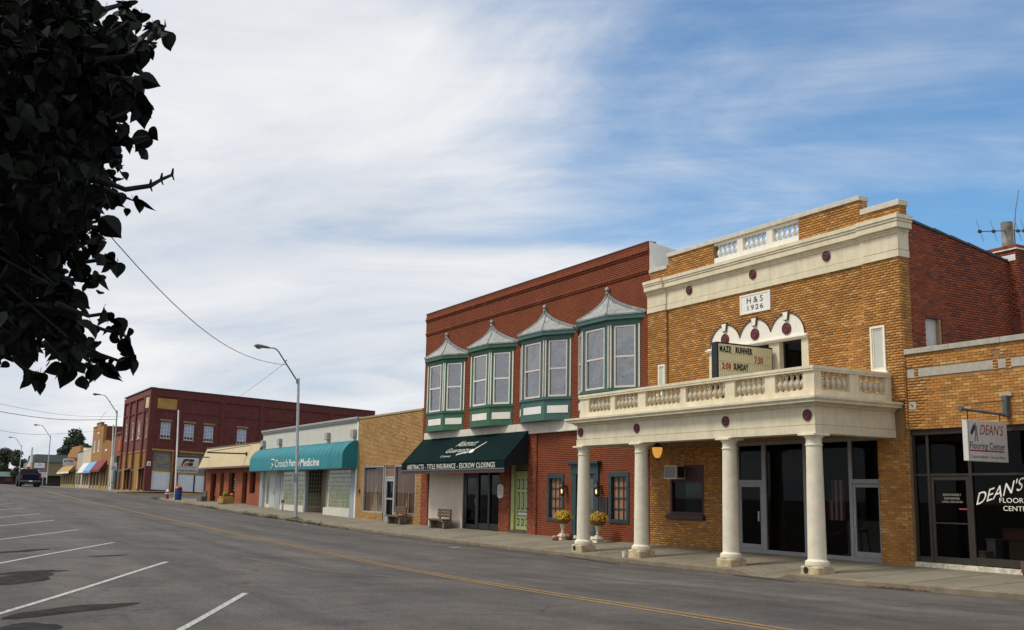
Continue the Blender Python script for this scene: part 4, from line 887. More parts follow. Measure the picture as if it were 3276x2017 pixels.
part('parapet_return', MB().hexa([(RX1-.25, FY+.003, 9.6), (RX1+.03, FY+.003, 9.6), (RX1+.03, 26.5, 9.6), (RX1-.25, 26.5, 9.6)], [(RX1-.25, FY+.003, 10.86), (RX1+.03, FY+.003, 10.86), (RX1+.03, 26.5, 10.3), (RX1-.25, 26.5, 10.3)]), WHITE, RD)
m = MB(); m.box(RX0+.003, RX0+.3, FY+.31, 40, -.2, 10.2); m.box(RX0+.3, RX1-.1, FY+.31, 40, 9.3, 9.4); m.box(RX0+.3, RX1-.1, 39.7, 40, 0, 9.3); part('roof', m, MORTR, RD)
# white frieze over the shopfronts
FRW = mat('frieze_white', (.66, .62, .52), .7, .1, 3, streak=.3)
part('frieze', MB().box(-48.62, RX1, FY-.10, FY+.02, 4.16, 4.62), FRW, RD); part('frieze_moulding', MB().box(-48.64, RX1, FY-.17, FY-.101, 4.16, 4.23), FRW, RD)
# bays ---------------------------------------------------------------
def bay(c, green, trim, wcol, glass, tag_):
    hw, hf, D = 2.06, .93, .60
    yf = FY-D
    b = part('bay_window', MB(), None, RD) if 0 else None
    def outline(e): return [(c-hw-e*1.3, FY+.02), (c-hf-e*.35, yf-e), (c+hf+e*.35, yf-e), (c+hw+e*1.7, FY+.02)]
    bo = part('bay', MB().prism(outline(.0), 'z', 4.62, 5.45), green, RD); part('bay_sill', MB().prism(outline(.055), 'z', 5.451, 5.53), green, bo); part('bay_head', MB().prism(outline(.02), 'z', 7.92, 8.09), green, bo)
    part('eave', MB().prism(outline(.17), 'z', 8.09, 8.25), green, bo); part('gutter', MB().prism(outline(.20), 'z', 8.251, 8.30), ZINC, bo)
    # faces: left cant, front, right cant
    P = [(c-hw, FY), (c-hf, yf), (c+hf, yf), (c+hw, FY)]
    for i in range(3):
        a, d = Vector((*P[i], 0)), Vector((*P[i+1], 0)); L = (d-a).length; u = (d-a)/L; nn = Vector((u.y, -u.x, 0))
        def Q(s, z, o): p = a+u*s+nn*o; return (p.x, p.y, z)
        def bx(mb, s0, s1, z0, z1, o0, o1): return mb.hexa([Q(s0, z0, o1), Q(s1, z0, o1), Q(s1, z0, o0), Q(s0, z0, o0)], [Q(s0, z1, o1), Q(s1, z1, o1), Q(s1, z1, o0), Q(s0, z1, o0)])
        ws, we = L*.16, L*.84
        m = MB(); bx(m, .0, ws, 5.53, 7.92, -.10, .0); part('bay_post', m, green, bo); m = MB(); bx(m, we, L, 5.53, 7.92, -.10, .0); part('bay_post', m, green, bo); m = MB(); bx(m, ws, we, 7.86, 7.92, -.10, 0); part('bay_rail', m, green, bo); m = MB(); bx(m, ws, we, 5.53, 5.56, -.1, 0); part('bay_rail', m, green, bo)
        w = part('window', MB(), None, RD) if 0 else None
        m = MB(); t = .055
        bx(m, ws, ws+t, 5.56, 7.86, -.05, .025); bx(m, we-t, we, 5.56, 7.86, -.05, .025); bx(m, ws+t, we-t, 7.86-t, 7.86, -.05, .025); bx(m, ws+t, we-t, 5.56, 5.56+t*1.4, -.05, .025)
        part('sash_frame', m, wcol, bo)
        m = MB(); bx(m, ws+t, we-t, 6.68, 6.745, -.045, .012); part('meeting_rail', m, wcol, bo)
        m = MB(); bx(m, ws+t, we-t, 6.745, 7.86-t, -.03, -.02); part('pane', m, glass, bo); m = MB(); bx(m, ws+t, we-t, 5.56+t*1.4, 6.68, -.045, -.035); part('pane', m, glass, bo)
        m = MB(); bx(m, ws-.02, we+.02, 5.55, 7.9, -.16, -.15); part('curtain', m, mat('dim_curtain', (.10, .095, .085), .9, .2, 1.5, 0, 1, stretch=(8, 8, .4)), bo)
        m = MB(); bx(m, L*.12, L*.88, 4.90, 5.20, 0, .012); part('panel', m, trim, bo)
        m = MB(); bx(m, .03, .09, 5.56, 7.90, .002, .03); part('corner_trim', m, wcol if wcol is PINKW else CREAMW, bo); m = MB(); bx(m, L-.09, L-.03, 5.56, 7.90, .002, .03); part('corner_trim', m, wcol if wcol is PINKW else CREAMW, bo)
    # swept roof: three concave faces rising to a knob against the wall
    m = MB(); ez, az = 8.30, 9.34; ax_, ay = c+.02, FY+.0; E = outline(.21); n = 10; rings = []
    for k in range(n+1):
        t = k/n; s = (1-t)**1.65*.97+.03*(1-t); z = ez+(az-ez)*t
        rings.append([(ax_+(p[0]-ax_)*s, ay-.02+(p[1]-(ay-.02))*(s if p[1] < FY else 1), z) for p in E])
    vs = [p for r in rings for p in r]; fs = []
    for k in range(n):
        for i in range(3): fs.append((k*4+i, k*4+i+1, (k+1)*4+i+1, (k+1)*4+i))
    m.add(vs, fs); rf = part('roof', m, ZINC, bo)
    for i in (1, 2):
        part('hip_roll', MB().tube([Vector(r[i])+Vector((0, -.01, .012)) for r in rings], .022, 6), ZINC, rf)
    for i in (0, 3):
        mm = MB()
        P_ = [Vector(r_[i]) for r_ in rings]; tot = sum((b-a).length for a, b in zip(P_[:-1], P_[1:])); k = 0; acc = 0.; nxt = .06
        for a, b in zip(P_[:-1], P_[1:]):
            L_ = (b-a).length
            while nxt <= acc+L_:
                p = a.lerp(b, (nxt-acc)/L_); mm.lathe([(.062, -.05), (.062, .03), (.035, .062)], (p.x, FY-.045, p.z), 6); nxt += .135
            acc += L_
        part('crest', mm, ZINC, rf, kind='stuff')
    part('finial', MB().lathe([(.085, 9.30), (.06, 9.35), (.045, 9.37), (.09, 9.42), (.10, 9.46), (.08, 9.52), (.03, 9.555), (.02, 9.575)], (ax_, FY-.08, 0), 10), ZINC, rf, smooth=True)
bay(-46.38, GREEN, CREAMW, WHITE, BAYGL, 0); bay(-41.65, GREEN, CREAMW, WHITE, BAYGL, 1); bay(-36.95, GREENB, WHITE, PINKW, BAYGL, 2); bay(-32.32, GREENB, WHITE, PINKW, BAYGL, 3)
for q in bays_h: part('bay_backing', MB().box(q[0], q[1], FY-.012, FY+.001, 4.6, 8.2), BLACK, RD)
# ground floor, left to right
part('stucco_panel', MB().box(-48.16, -44.40, FY+.05, FY+.2, -.2, 4.15), mat('pinkish_stucco', (.60, .52, .43), .85, .06, 2.0, .2, 40, streak=.12), RD)
m = MB()
for a, b in ((-44.40, -44.22), (-43.05, -42.90), (-41.96, -41.80), (-40.87, -40.73)): m.box(a, b, FY+.10, FY+.24, .02, 3.3)
m.box(-44.22, -43.05, FY+.11, FY+.23, 2.46, 2.62); m.box(-44.40, -40.73, FY+.10, FY+.24, 3.3, 4.15)
gf = part('black_shopfront', m, BLACK, RD)
for a, b, c, d in ((-42.90, -41.96, .3, 3.3), (-41.80, -40.87, .3, 3.3), (-44.22, -43.05, 2.62, 3.3)): part('pane', MB().box(a, b, FY+.16, FY+.17, c, d), DKGLS, gf)
for a, b in ((-42.90, -41.96), (-41.80, -40.87)): part('stall_riser', MB().box(a, b, FY+.12, FY+.22, .03, .3), BLACK, gf)
bd = part('black_door', frame(MB(), -44.21, -43.06, .03, 2.45, .12, FY+.11, FY+.18, bottom=.2), BLACK, RD); part('pane', MB().box(-44.09, -43.18, FY+.14, FY+.15, .23, 2.33), DKGLS, bd); part('handle', MB().tube([(-43.12, FY+.11, 1.1), (-43.10, FY+.05, 1.15), (-43.10, FY+.05, 1.4), (-43.12, FY+.11, 1.45)], .012, 6), STEEL, bd)
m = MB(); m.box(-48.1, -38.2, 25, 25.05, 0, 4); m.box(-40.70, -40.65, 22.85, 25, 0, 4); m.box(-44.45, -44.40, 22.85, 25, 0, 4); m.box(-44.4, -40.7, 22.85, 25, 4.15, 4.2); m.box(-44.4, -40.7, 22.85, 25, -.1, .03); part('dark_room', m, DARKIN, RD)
# lime door in its recess
part('recess_side', MB().box(-39.78, -39.72, FY+.02, FY+.62, -.1, 4.14), mat('dark_recess_brick', (.12, .035, .025), .9, .2), RD)
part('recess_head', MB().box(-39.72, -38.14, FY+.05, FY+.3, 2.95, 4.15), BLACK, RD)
ld = part('lime_door', MB().box(-39.46, -38.24, FY+.12, FY+.18, .14, 2.62), LIMEG, RD)
part('door_frame', MB().box(-39.71, -39.46, FY+.03, FY+.20, .0, 2.94), mat('yellow_jamb', (.32, .36, .12), .5, .1), RD); part('transom', MB().box(-39.46, -38.16, FY+.10, FY+.18, 2.66, 2.94), mat('transom_dull', (.10, .085, .06), .6, .2), RD)
DG = mat('panel_groove_green', (.035, .06, .03), .6, .1)
for r_, (z0, z1) in enumerate(((.30, .62), (1.00, 1.72), (1.84, 2.28))):
    for k in range(3):
        x = -39.30+k*.36; pg = part('door_panel', MB().box(x, x+.20, FY+.112, FY+.121, z0, z1), DG, ld); part('panel_highlight', MB().box(x+.05, x+.15, FY+.100, FY+.111, z0+.06, z1-.06), mat('panel_pale', (.34, .40, .22), .5, .1), pg)
pg = part('letter_panel', MB().box(-39.30, -38.36, FY+.112, FY+.121, .72, .90), DG, ld); part('panel_highlight', MB().box(-39.22, -38.44, FY+.10, FY+.111, .76, .80), WHITE, pg); part('panel_highlight', MB().box(-39.22, -38.44, FY+.10, FY+.111, .82, .86), WHITE, pg)
part('door_step', MB().box(-39.72, -38.14, FY-.02, FY+.5, -.05, .12), mat('dark_step', (.09, .07, .055), .9, .3), RD)
# right part: teal windows and door case
CURT = mat('tan_curtain', (.33, .165, .10), .9, .12, 1.2, 0, 1, stretch=(9, 9, .5))
for (x0, x1, z0, z1) in ((-36.62, -35.36, .60, 2.46), (-32.23, -30.96, .66, 2.50)):
    w = part('window', frame(MB(), x0, x1, z0, z1, .16, FY-.04, FY+.13, bottom=.13), TEALD, RD)
    part('pane', MB().box(x0+.16, x1-.16, FY+.085, FY+.095, z0+.13, z1-.16), glassmat('clear_sash', (.97, .97, .96), 1.12), w)
    part('curtain', MB().box(x0+.15, x1-.15, FY+.105, FY+.115, z0+.10, z1-.14), CURT, w)
    for k in (1, 2): xm = x0+.16+(x1-x0-.32)*k/3; part('muntin', MB().box(xm-.016, xm+.016, FY+.06, FY+.084, z0+.13, z1-.16), TEALD, w)
    for k in (1, 2, 3): zm = z0+.13+(z1-z0-.29)*k/4; part('muntin', MB().box(x0+.16, x1-.16, FY+.057, FY+.0835, zm-.016, zm+.016), TEALD, w)
m = MB(); m.box(-34.74, -34.42, FY-.07, FY+.12, .0, 2.45); m.box(-33.20, -32.88, FY-.07, FY+.12, .0, 2.45); m.box(-34.76, -32.86, FY-.09, FY+.12, 2.45, 2.78)
dc = part('door_case', m, TEALD, RD); m = MB(); m.box(-34.90, -32.72, FY-.22, FY+.05, 2.84, 2.93); m.box(-34.84, -32.78, FY-.15, FY+.05, 2.78, 2.84); part('door_cornice', m, TEALD, dc)
for k in range(11): part('dentil', MB().box(-34.80+k*.19, -34.70+k*.19, FY-.185, FY-.151, 2.78, 2.838), TEALD, dc)
d2 = part('entrance_door', MB().box(-34.42, -33.20, FY+.06, FY+.11, .10, 2.42), mat('grey_teal_door', (.06, .07, .075), .5, .15), RD)
for (a, b) in ((-34.30, -33.88), (-33.74, -33.32)):
    for (c, d) in ((.25, .95), (1.1, 2.28)): part('door_panel', MB().box(a, b, FY+.045, FY+.059, c, d), mat('grey_teal_panel', (.10, .10, .10), .4, .2), d2)
part('door_step', MB().box(-34.5, -33.1, FY-.12, FY+.1, -.03, .10), CREAMW, RD)
# awning
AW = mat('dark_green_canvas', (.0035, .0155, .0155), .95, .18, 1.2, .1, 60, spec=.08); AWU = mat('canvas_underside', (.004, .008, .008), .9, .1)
aw = thing('shop_awning', 'dark green canvas awning lettered in white over the red building door', 'awning', (-43.3, FY, 3.0))
AX0, AX1, AY, AZt, AZb = -48.55, -37.95, 21.2, 4.29, 3.03
part('canvas', MB().hexa([(AX0, AY, AZb), (AX1, AY, AZb), (AX1, FY-.175, AZt-.02), (AX0, FY-.175, AZt-.02)], [(AX0, AY-.012, AZb+.015), (AX1, AY-.012, AZb+.015), (AX1, FY-.175, AZt), (AX0, FY-.175, AZt)]), AW, aw)
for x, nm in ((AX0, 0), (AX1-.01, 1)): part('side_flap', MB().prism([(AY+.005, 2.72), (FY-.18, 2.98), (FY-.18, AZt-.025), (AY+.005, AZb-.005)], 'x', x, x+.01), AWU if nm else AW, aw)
vl = part('valance', MB().box(AX0, AX1, AY-.02, AY-.004, 2.69, 3.03), AW, aw); part('trim_line', MB().box(AX0, AX1, AY-.024, AY-.0205, 2.682, 2.698), mat('pale_piping', (.36, .36, .33), .7, .1), vl)
part('skirt', MB().box(AX0, AX1, AY-.018, AY-.006, 2.575, 2.689), mat('navy_skirt', (.012, .026, .036), .8, .15), vl)
m = MB(); n = 62; pts = [(AX0, 2.574)]
for k in range(n):
    for j in range(4): 
        a = AX0+(AX1-AX0)*(k+j/4)/n; pts.append((a, 2.535-.028*math.sin(math.pi*j/4)))
pts.append((AX1, 2.535)); pts.append((AX1, 2.574)); m.v = []
for i in range(1, len(pts)-2): m.quad((pts[i][0], AY-.017, pts[i][1]), (pts[i+1][0], AY-.017, pts[i+1][1]), (pts[i+1][0], AY-.017, 2.574), (pts[i][0], AY-.017, 2.574))
part('scalloped_edge', m, mat('dark_red_scallop', (.11, .018, .022), .8, .15), vl)
AWL = mat('awning_white_print', (.78, .76, .68), .6, .04); AWF = mat('awning_faded_print', (.52, .54, .48), .6, .08)
text('ABSTRACTS - TITLE INSURANCE - ESCROW CLOSINGS', 9.1, .225, (-47.86, AY-.022, 2.735), XU, ZV, NY, AWL, vl, bold=.0, depth=.004, spacing=1.1)
sl = np.array([0, FY-.175-AY, AZt-AZb]); sl = sl/np.linalg.norm(sl); nrm = (0, -float(sl[2]), float(sl[1]))
def onaw(x, s): return (x, AY-.012+float(sl[1])*s, AZb+.018+float(sl[2])*s)
text('Abstract', 2.0, .34, onaw(-43.9, .98), (1, 0, 0), tuple(sl+np.array([.45, 0, 0])), nrm, AWF, aw, shear=.2, depth=.004)
text('Guaranty', 2.4, .36, onaw(-44.5, .50), (1, 0, 0), tuple(sl+np.array([.45, 0, 0])), nrm, AWF, aw, shear=.2, depth=.004)
text('Company', 1.1, .15, onaw(-44.6, .27), (1, 0, 0), tuple(sl+np.array([.3, 0, 0])), nrm, AWF, aw, shear=.2, depth=.004)
m = MB(); rr_ = random.Random(5)
def ap(x, s, h=.004): p = onaw(x, s); return Vector(p)+Vector(nrm)*h
def fan(mb, pts, c): 
    o = ap(*c); P = [ap(*q) for q in pts]; mb.add([o]+P, [(0, 1+i, 1+(i+1) % len(P)) for i in range(len(P))])
fan(m, [(-41.75+.20*math.cos(t)*q, .62+.11*math.sin(t)*q) for t, q in [(2*math.pi*k/12, 1+.25*(k % 2)) for k in range(12)]], (-41.75, .62))
fan(m, [(-41.70, .70), (-41.55, .72), (-40.95, 1.15), (-41.0, 1.17)], (-41.3, .93))
for k in range(9): 
    x = -43.0+k*.13; s = .42+.02*k+rr_.uniform(-.03, .03); fan(m, [(x, s-.05), (x+.09, s-.01), (x+.04, s+.07), (x-.03, s+.03)], (x+.02, s))
part('quill_emblem', m, AWL, aw)
# oval wall sign, lanterns, notice board, urns
ov = thing('plaque_sign', 'white eight-sided lettered plaque on the brick pier beside black door', 'sign', (-40.53, FY-.05, 1.45))
part('board', MB().prism([(-40.78, 1.52), (-40.66, 1.45), (-40.42, 1.45), (-40.28, 1.52), (-40.28, 1.98), (-40.42, 2.05), (-40.66, 2.05), (-40.78, 1.98)], 'y', FY-.06, FY-.015), mat('plaque_white', (.56, .54, .48), .6, .05), ov)
for s, z, w_ in (('A G', 1.90, .22), ('Abstract', 1.80, .36), ('TITLE', 1.71, .24), ('817', 1.57, .3)): text(s, w_, .06 if s != '817' else .09, (-40.53-w_/2, FY-.061, z), XU, ZV, NY, GREYP, ov, depth=.003)
LNB = mat('lantern_bronze', (.035, .028, .022), .5, .2, metal=.3); LNG = mat('lantern_glow', (.7, .5, .2), .3, .1, emit=(1, .62, .22), estr=3.5)
def lantern(x, label):
    l = thing('wall_lantern', label, 'lamp', (x, FY, 1.6), group='bronze coach lanterns beside the teal doorway'); y = FY-.22
    part('back_plate', MB().box(x-.06, x+.06, FY-.04, FY-.014, 1.70, 2.02), LNB, l); part('arm', MB().tube([(x, FY-.03, 1.98), (x, y, 2.08)], .018, 6), LNB, l)
    part('roof', MB().lathe([(.13, 1.93), (.135, 1.95), (.085, 2.05), (.04, 2.09), (.045, 2.12), (.015, 2.14), (.02, 2.18), (0, 2.20)], (x, y, 0), 8), LNB, l)
    c = part('cage', MB().lathe([(.085, 1.63), (.09, 1.66), (.05, 1.60), (.02, 1.585)], (x, y, 0), 8, caps=False), LNB, l)
    for k in range(6): a = k*math.pi/3; part('bar', MB().tube([(x+.088*math.cos(a), y+.088*math.sin(a), 1.655), (x+.118*math.cos(a), y+.118*math.sin(a), 1.93)], .008, 5), LNB, c)
    part('glass', MB().lathe([(.080, 1.66), (.108, 1.925)], (x, y, 0), 8, caps=False), glassmat('lantern_glass', (.9, .85, .7), 1.3), l)
    part('bulb', MB().lathe([(.0, 1.70), (.022, 1.71), (.03, 1.77), (.022, 1.84), (0, 1.87)], (x-.02, y-.02, 0), 8), LNG, l, smooth=True)
lantern(-35.17, 'lit bronze coach lantern between left teal window and the doorway'); lantern(-32.74, 'lit bronze coach lantern right of the teal doorway above black board')
nb = thing('notice_board', 'black wall board with faint lettering beside the teal doorway', 'sign', (-32.58, FY, 1.0)); part('board', MB().box(-32.82, -32.34, FY-.05, FY-.014, 1.0, 1.59), BLACK, nb); part('board_frame', frame(MB(), -32.84, -32.32, .98, 1.61, .025, FY-.055, FY-.0135), mat('red_wood_edge', (.14, .05, .035), .6, .1), nb)
for k, w_ in enumerate((.26, .32, .22, .30, .28)): text(('OPEN', 'HOURS', 'MON', 'TUE-FRI', 'CLOSED')[k], w_*.0+.2, .04, (-32.68, FY-.052, 1.48-k*.09), XU, ZV, NY, mat('faint_letter', (.06, .055, .05), .6, .1), nb, depth=.002) if 0 else None
def urn(x, y, label):
    zb = pz(x, y); u = thing('flower_urn', label, 'planter', (x, y, zb), group='white urns of yellow flowers by the doorway')
    pr = [(.05, .26), (.045, .29), (.07, .31), (.05, .34), (.06, .40), (.10, .55), (.14, .68), (.17, .72), (.20, .73), (.20, .76), (.17, .765), (.15, .70)]
    UM = mat('urn_stone', (.55, .50, .38), .8, .15, 6, .2, 40)
    part('bowl', MB().lathe([(r*1.12, z*1.0) for r, z in pr], (x, y, zb), 16, caps=False), UM, u, smooth=True)
    m = MB(); m.hexa([(x-.20, y-.20, zb), (x+.20, y-.20, zb), (x+.20, y+.20, zb), (x-.20, y+.20, zb)], [(x-.14, y-.14, zb+.13), (x+.14, y-.14, zb+.13), (x+.14, y+.14, zb+.13), (x-.14, y+.14, zb+.13)])
    part('foot', m, UM, u); part('foot_plate', MB().hexa([(x-.19, y-.19, zb+.131), (x+.19, y-.19, zb+.131), (x+.19, y+.19, zb+.131), (x-.19, y+.19, zb+.131)], [(x-.06, y-.06, zb+.27), (x+.06, y-.06, zb+.27), (x+.06, y+.06, zb+.27), (x-.06, y+.06, zb+.27)]), UM, u)
    rr = random.Random(int(x*10)); m = MB(); g = MB()
    for k in range(420):
        a = rr.uniform(0, 6.283); ph = math.acos(rr.uniform(-.15, 1)); d = Vector((math.sin(ph)*math.cos(a), math.sin(ph)*math.sin(a), math.cos(ph)*.78)); p = Vector((x, y, zb+.82))+d*.36*rr.uniform(.80, 1.06)*(1+.10*math.sin(3*a+x)+.07*math.sin(5*a))
        t1 = d.cross(Vector((rr.uniform(-1, 1), rr.uniform(-1, 1), .3))).normalized(); t2 = d.cross(t1); s = rr.uniform(.018, .032); (m if rr.random() < .82 else g).add([p+t1*s, p+t2*s, p-t1*s, p-t2*s, p+d*s*.6], [(0, 1, 4), (1, 2, 4), (2, 3, 4), (3, 0, 4)])
    part('blossoms', m, mat('chrysanthemum_yellow', (.78, .44, .02), .8, .3, 30), u, kind='stuff'); part('foliage', g, mat('mum_leaf', (.04, .05, .015), .8, .3, 20), u, kind='stuff')
    part('foliage_core', MB().ell((x, y, zb+.82), (.31, .31, .24), 12, 8), mat('mum_core', (.16, .10, .015), .9, .3, 20), u)
urn(-34.25, 21.75, 'white stone urn of yellow flowers left of the doorway, by pumpkins'); urn(-31.95, 21.8, 'white stone urn of yellow flowers standing just right of the first column')
def pumpkin(x, y, r, label, col, z=None):
    zb = pz(x, y) if z is None else z; p = thing('pumpkin', label, 'pumpkin', (x, y, zb))
    part('body', MB().ell((x, y, zb+r*.78), (r, r, r*.78), 20, 10, lambda d: 1-.09*abs(math.sin(5*math.atan2(d[1], d[0])))*(1-abs(d[2])*.5)), mat('pumpkin_'+str(col[1]), col, .5, .15, 8), p, smooth=True)
    part('stalk', MB().tube([(x, y, zb+r*1.45), (x+.01, y, zb+r*1.7), (x+.04, y, zb+r*1.85)], [r*.16, r*.11, r*.12], 6), WOODW, p)
pumpkin(-34.35, 21.45, .13, 'small pale orange gourd at the foot of the left urn', (.42, .16, .07)); pumpkin(-33.95, 21.85, .17, 'dark rust gourd between the left urn and the teal doorway', (.16, .05, .025))
# benches
BM0 = mat('bench_concrete', (.13, .105, .08), .9, .3, 6, .3, 30)
def bench(x, y, label, off):
    zb = pz(x, y); b = thing('bench', label, 'bench', (x, y, zb), group='weathered plank benches against the shop walls'); W2 = .98
    for s in (-1, 1):
        part('leg', MB().box(x+s*.72-.10, x+s*.72+.10, y-.22, y+.20, zb, zb+.36), BM0, b, bevel=.012)
    part('stretcher', MB().box(x-.62, x+.62, y+.05, y+.11, zb+.02, zb+.30), WOODW, b)
    for k in range(3): part('seat_plank', MB().box(x-W2, x+W2*.78, y-.30+k*.17, y-.145+k*.17, zb+.362, zb+.44), WOODW, b, bevel=.008)
    for s in (-.55, .60): part('back_post', MB().box(x+s-.04, x+s+.04, y+.20, y+.26, zb+.1, zb+.90), WOODW, b)
    for k in range(3): part('back_slat', MB().box(x-.68, x+.76, y+.145, y+.195, zb+.52+k*.135, zb+.635+k*.135), WOODW, b, bevel=.008)
bench(-45.45, 21.95, 'weathered plank bench in front of the pinkish stucco panel', 0); bench(-50.75, 22.0, 'weathered plank bench in front of the curtained yellow brick shop', 1)
cp = thing('paper_cup', 'white paper cup left standing on the kerb beside second column', 'cup', (-27.02, 19.42, pz(-27.02, 19.42)))
part('cup', MB().lathe([(.042, 0), (.06, .16), (.055, .16), (.04, .01)], (-27.02, 19.42, pz(-27.02, 19.42)), 12), WHITE, cp, smooth=True); part('rim', MB().lathe([(.060, .155), (.065, .16), (.06, .168)], (-27.02, 19.42, pz(-27.02, 19.42)), 12), WHITE, cp)
# ------------------------------------------------------------------ yellow brick shop
YS = thing('yellow_brick_shop', 'low yellow brick shop with brown curtained windows and grey door', 'building', (-53.5, FY, 0))
YX0, YX1 = -58.02, -48.985
HY = [(-57.0, -54.0, .48, 3.05), (-54.0, -52.5, -.3, 3.05), (-52.5, -49.66, .50, 3.05)]
wall_with_holes('wall', YX0, YX1, -.3, 5.85, FY+.002, FY+.30, HY, MORTY, YS)
bricks(YS, ('y', FY), [(YX0, YX1, -.1, 5.85)], .20, .062, .010, HY, B_YEL, B_YEL, n_single=0)
for k in range(7): a = YX0+k*1.29; part('coping', MB().box(a+.004, a+1.286, FY-.05, FY+.34, 5.852, 5.95), mat('tan_coping', (.36, .27, .15), .85, .2, 5), YS)
m = MB(); m.box(YX0+.003, YX0+.3, FY+.31, 40, -.2, 5.4); m.box(YX0+.3, YX1-.02, FY+.31, 40, 5.1, 5.2); part('roof', m, SLATE, YS)
BCURT = mat('brown_curtain', (.13, .062, .032), .9, .2, 1.1, 0, 1, stretch=(7, 7, .25), col2=(.24, .13, .07)); BCURT2 = mat('pale_curtain', (.46, .37, .26), .9, .25, 1.1, 0, 1, stretch=(9, 9, .3))
for (a, b, z0) in ((-57.0, -54.0, .48), (-52.5, -49.66, .50)):
    w = part('shop_window', frame(MB(), a, b, z0, 3.05, .06, FY-.01, FY+.12), ALU, YS); part('pane', MB().box(a+.06, b-.06, FY+.07, FY+.08, z0+.06, 2.99), BRGLS, w)
    m = MB(); n = 40; vs = []
    for k in range(n+1): x = a+(b-a)*k/n; y = FY+.22+.05*math.sin(k*1.9)+.02*math.sin(k*5.1); vs += [(x, y, z0), (x, y, 3.05)]
    m.add(vs, [(2*k, 2*k+2, 2*k+3, 2*k+1) for k in range(n)]); part('curtain', m, BCURT, w)
    rc = random.Random(int(a*10)); m = MB()
    for k in range(15 if a < -54.5 else 5):
        x = a+(b-a)*((.30+.55*k/15) if a < -54.5 else (.46+.03*k))+rc.uniform(-.03, .03); w_ = rc.uniform(.03, .09); zt = z0+rc.uniform(.6, 1.7)*(1-.5*abs(k-7)/9 if a < -54.5 else .7); y = FY+.145+rc.uniform(-.01, .01)
        m.add([(x, y, z0+.03), (x+w_, y, z0+.03), (x+w_*.6, y, zt), (x+w_*.3, y, zt)], [(0, 1, 2, 3)])
    part('sheer_lining', m, BCURT2, w, kind='stuff')
parts('door_frame', [(-54.0, -53.86, FY+.05, FY+.16, .02, 3.05), (-52.64, -52.5, FY+.05, FY+.16, .02, 3.05), (-53.86, -52.64, FY+.05, FY+.16, 2.36, 2.46), (-53.86, -52.64, FY+.05, FY+.16, 2.99, 3.05)], ALU, YS)
part('transom_panel', MB().box(-53.86, -52.64, FY+.09, FY+.1, 2.46, 2.99), mat('brown_board', (.20, .12, .06), .7, .15), YS)
d = part('door', frame(MB(), -53.85, -52.65, .05, 2.35, .14, FY+.07, FY+.13, bottom=.35), ALU, YS); part('pane', MB().box(-53.71, -52.79, FY+.09, FY+.1, .4, 2.21), BRGLS, d); part('push_rail', MB().box(-53.71, -52.79, FY+.065, FY+.085, 1.22, 1.30), ALU, d)
m = MB(); m.box(YX0+.3, YX1-.02, 24.5, 24.55, 0, 5); m.box(YX0+.3, YX1-.02, 22.82, 24.5, 3.2, 3.25); part('dark_room', m, DARKIN, YS)
part('meter_box', MB().box(-57.55, -57.40, FY-.08, FY-.012, 1.55, 1.75), BRZ, YS)

# ------------------------------------------------------------------ white clinic with glass block
CL = thing('clinic_building', 'white stucco one storey clinic with glass block front', 'building', (-68, FY, .2))
CX0, CX1 = -77.85, -58.03
HC = [(-76.95, -73.75, -.3, 2.98), (-72.55, -67.35, -.3, 2.98), (-67.35, -63.4, -.3, 2.98), (-63.4, -58.95, -.3, 2.98)]
STU = mat('pale_grey_stucco', (.56, .54, .48), .9, .06, 2.0, .35, 30, streak=.15)
wall_with_holes('wall', CX0, CX1, -.2, 5.72, FY+.002, FY+.30, HC, STU, CL)
GTR = mat('grey_trim', (.34, .345, .33), .6, .1, 5)
for z0, z1, p in ((5.70, 5.78, .05), (5.78, 5.88, .11), (5.88, 6.0, .17)): part('cornice', MB().box(CX0-.02, CX1-.01, FY-p, FY+.34, z0+.0005, z1), GTR, CL)
m = MB(); m.box(CX0+.003, CX0+.3, FY+.31, 40, 0, 5.3); m.box(CX0+.3, CX1-.02, FY+.31, 40, 5.0, 5.1); m.box(CX1-.3, CX1-.005, FY+.31, 40, 0, 5.3); part('roof', m, SLATE, CL)
GPIER = mat('blue_grey_paint', (.30, .34, .37), .6, .08, 4)
for a, b in ((-77.85, -76.95), (-73.75, -72.75), (-58.95, -58.20)): part('pier', MB().box(a, b, FY-.05, FY+.0, wz((a+b)/2)-.15, 3.2), GPIER, CL)
part('edge_strip', MB().box(-58.19, -58.03, FY-.06, FY-.0, -.1, 5.69), CREAMW, CL)
OFFW = mat('off_white_panel', (.62, .59, .50), .6, .06, 4)
ep = part('entry_panel', MB().box(-76.95, -73.75, FY+.12, FY+.2, .1, 2.98), OFFW, CL)
GREYG = mat('grey_glazing', (.16, .17, .14), .3, .15, 3)
for a, b in ((-76.5, -75.95), (-74.25, -73.92)): part('side_light', MB().box(a, b, FY+.10, FY+.119, .62, 2.66), GREYG, CL)
d = part('door', MB().box(-75.75, -74.45, FY+.085, FY+.119, .38, 2.68), mat('pale_blue_door', (.46, .48, .47), .5, .06), CL); part('handle', MB().box(-74.60, -74.55, FY+.04, FY+.085, 1.3, 1.5), STEEL, d)
GB = bpy.data.materials.new('glass_block'); GB.use_nodes = True
_t = GB.node_tree; _b = _t.nodes['Principled BSDF']; _b.inputs['Roughness'].default_value = .12; _b.inputs['Specular IOR Level'].default_value = .6
_o = _t.nodes.new('ShaderNodeObjectInfo'); _r = _t.nodes.new('ShaderNodeValToRGB'); lk(_t, _o.outputs['Random'], _r.inputs[0]); _r.color_ramp.elements[0].color = (.22, .25, .16, 1); _r.color_ramp.elements[1].color = (.33, .36, .24, 1); lk(_t, _r.outputs[0], _b.inputs['Base Color'])
GROUT = mat('block_grout', (.50, .49, .41), .8, .08)
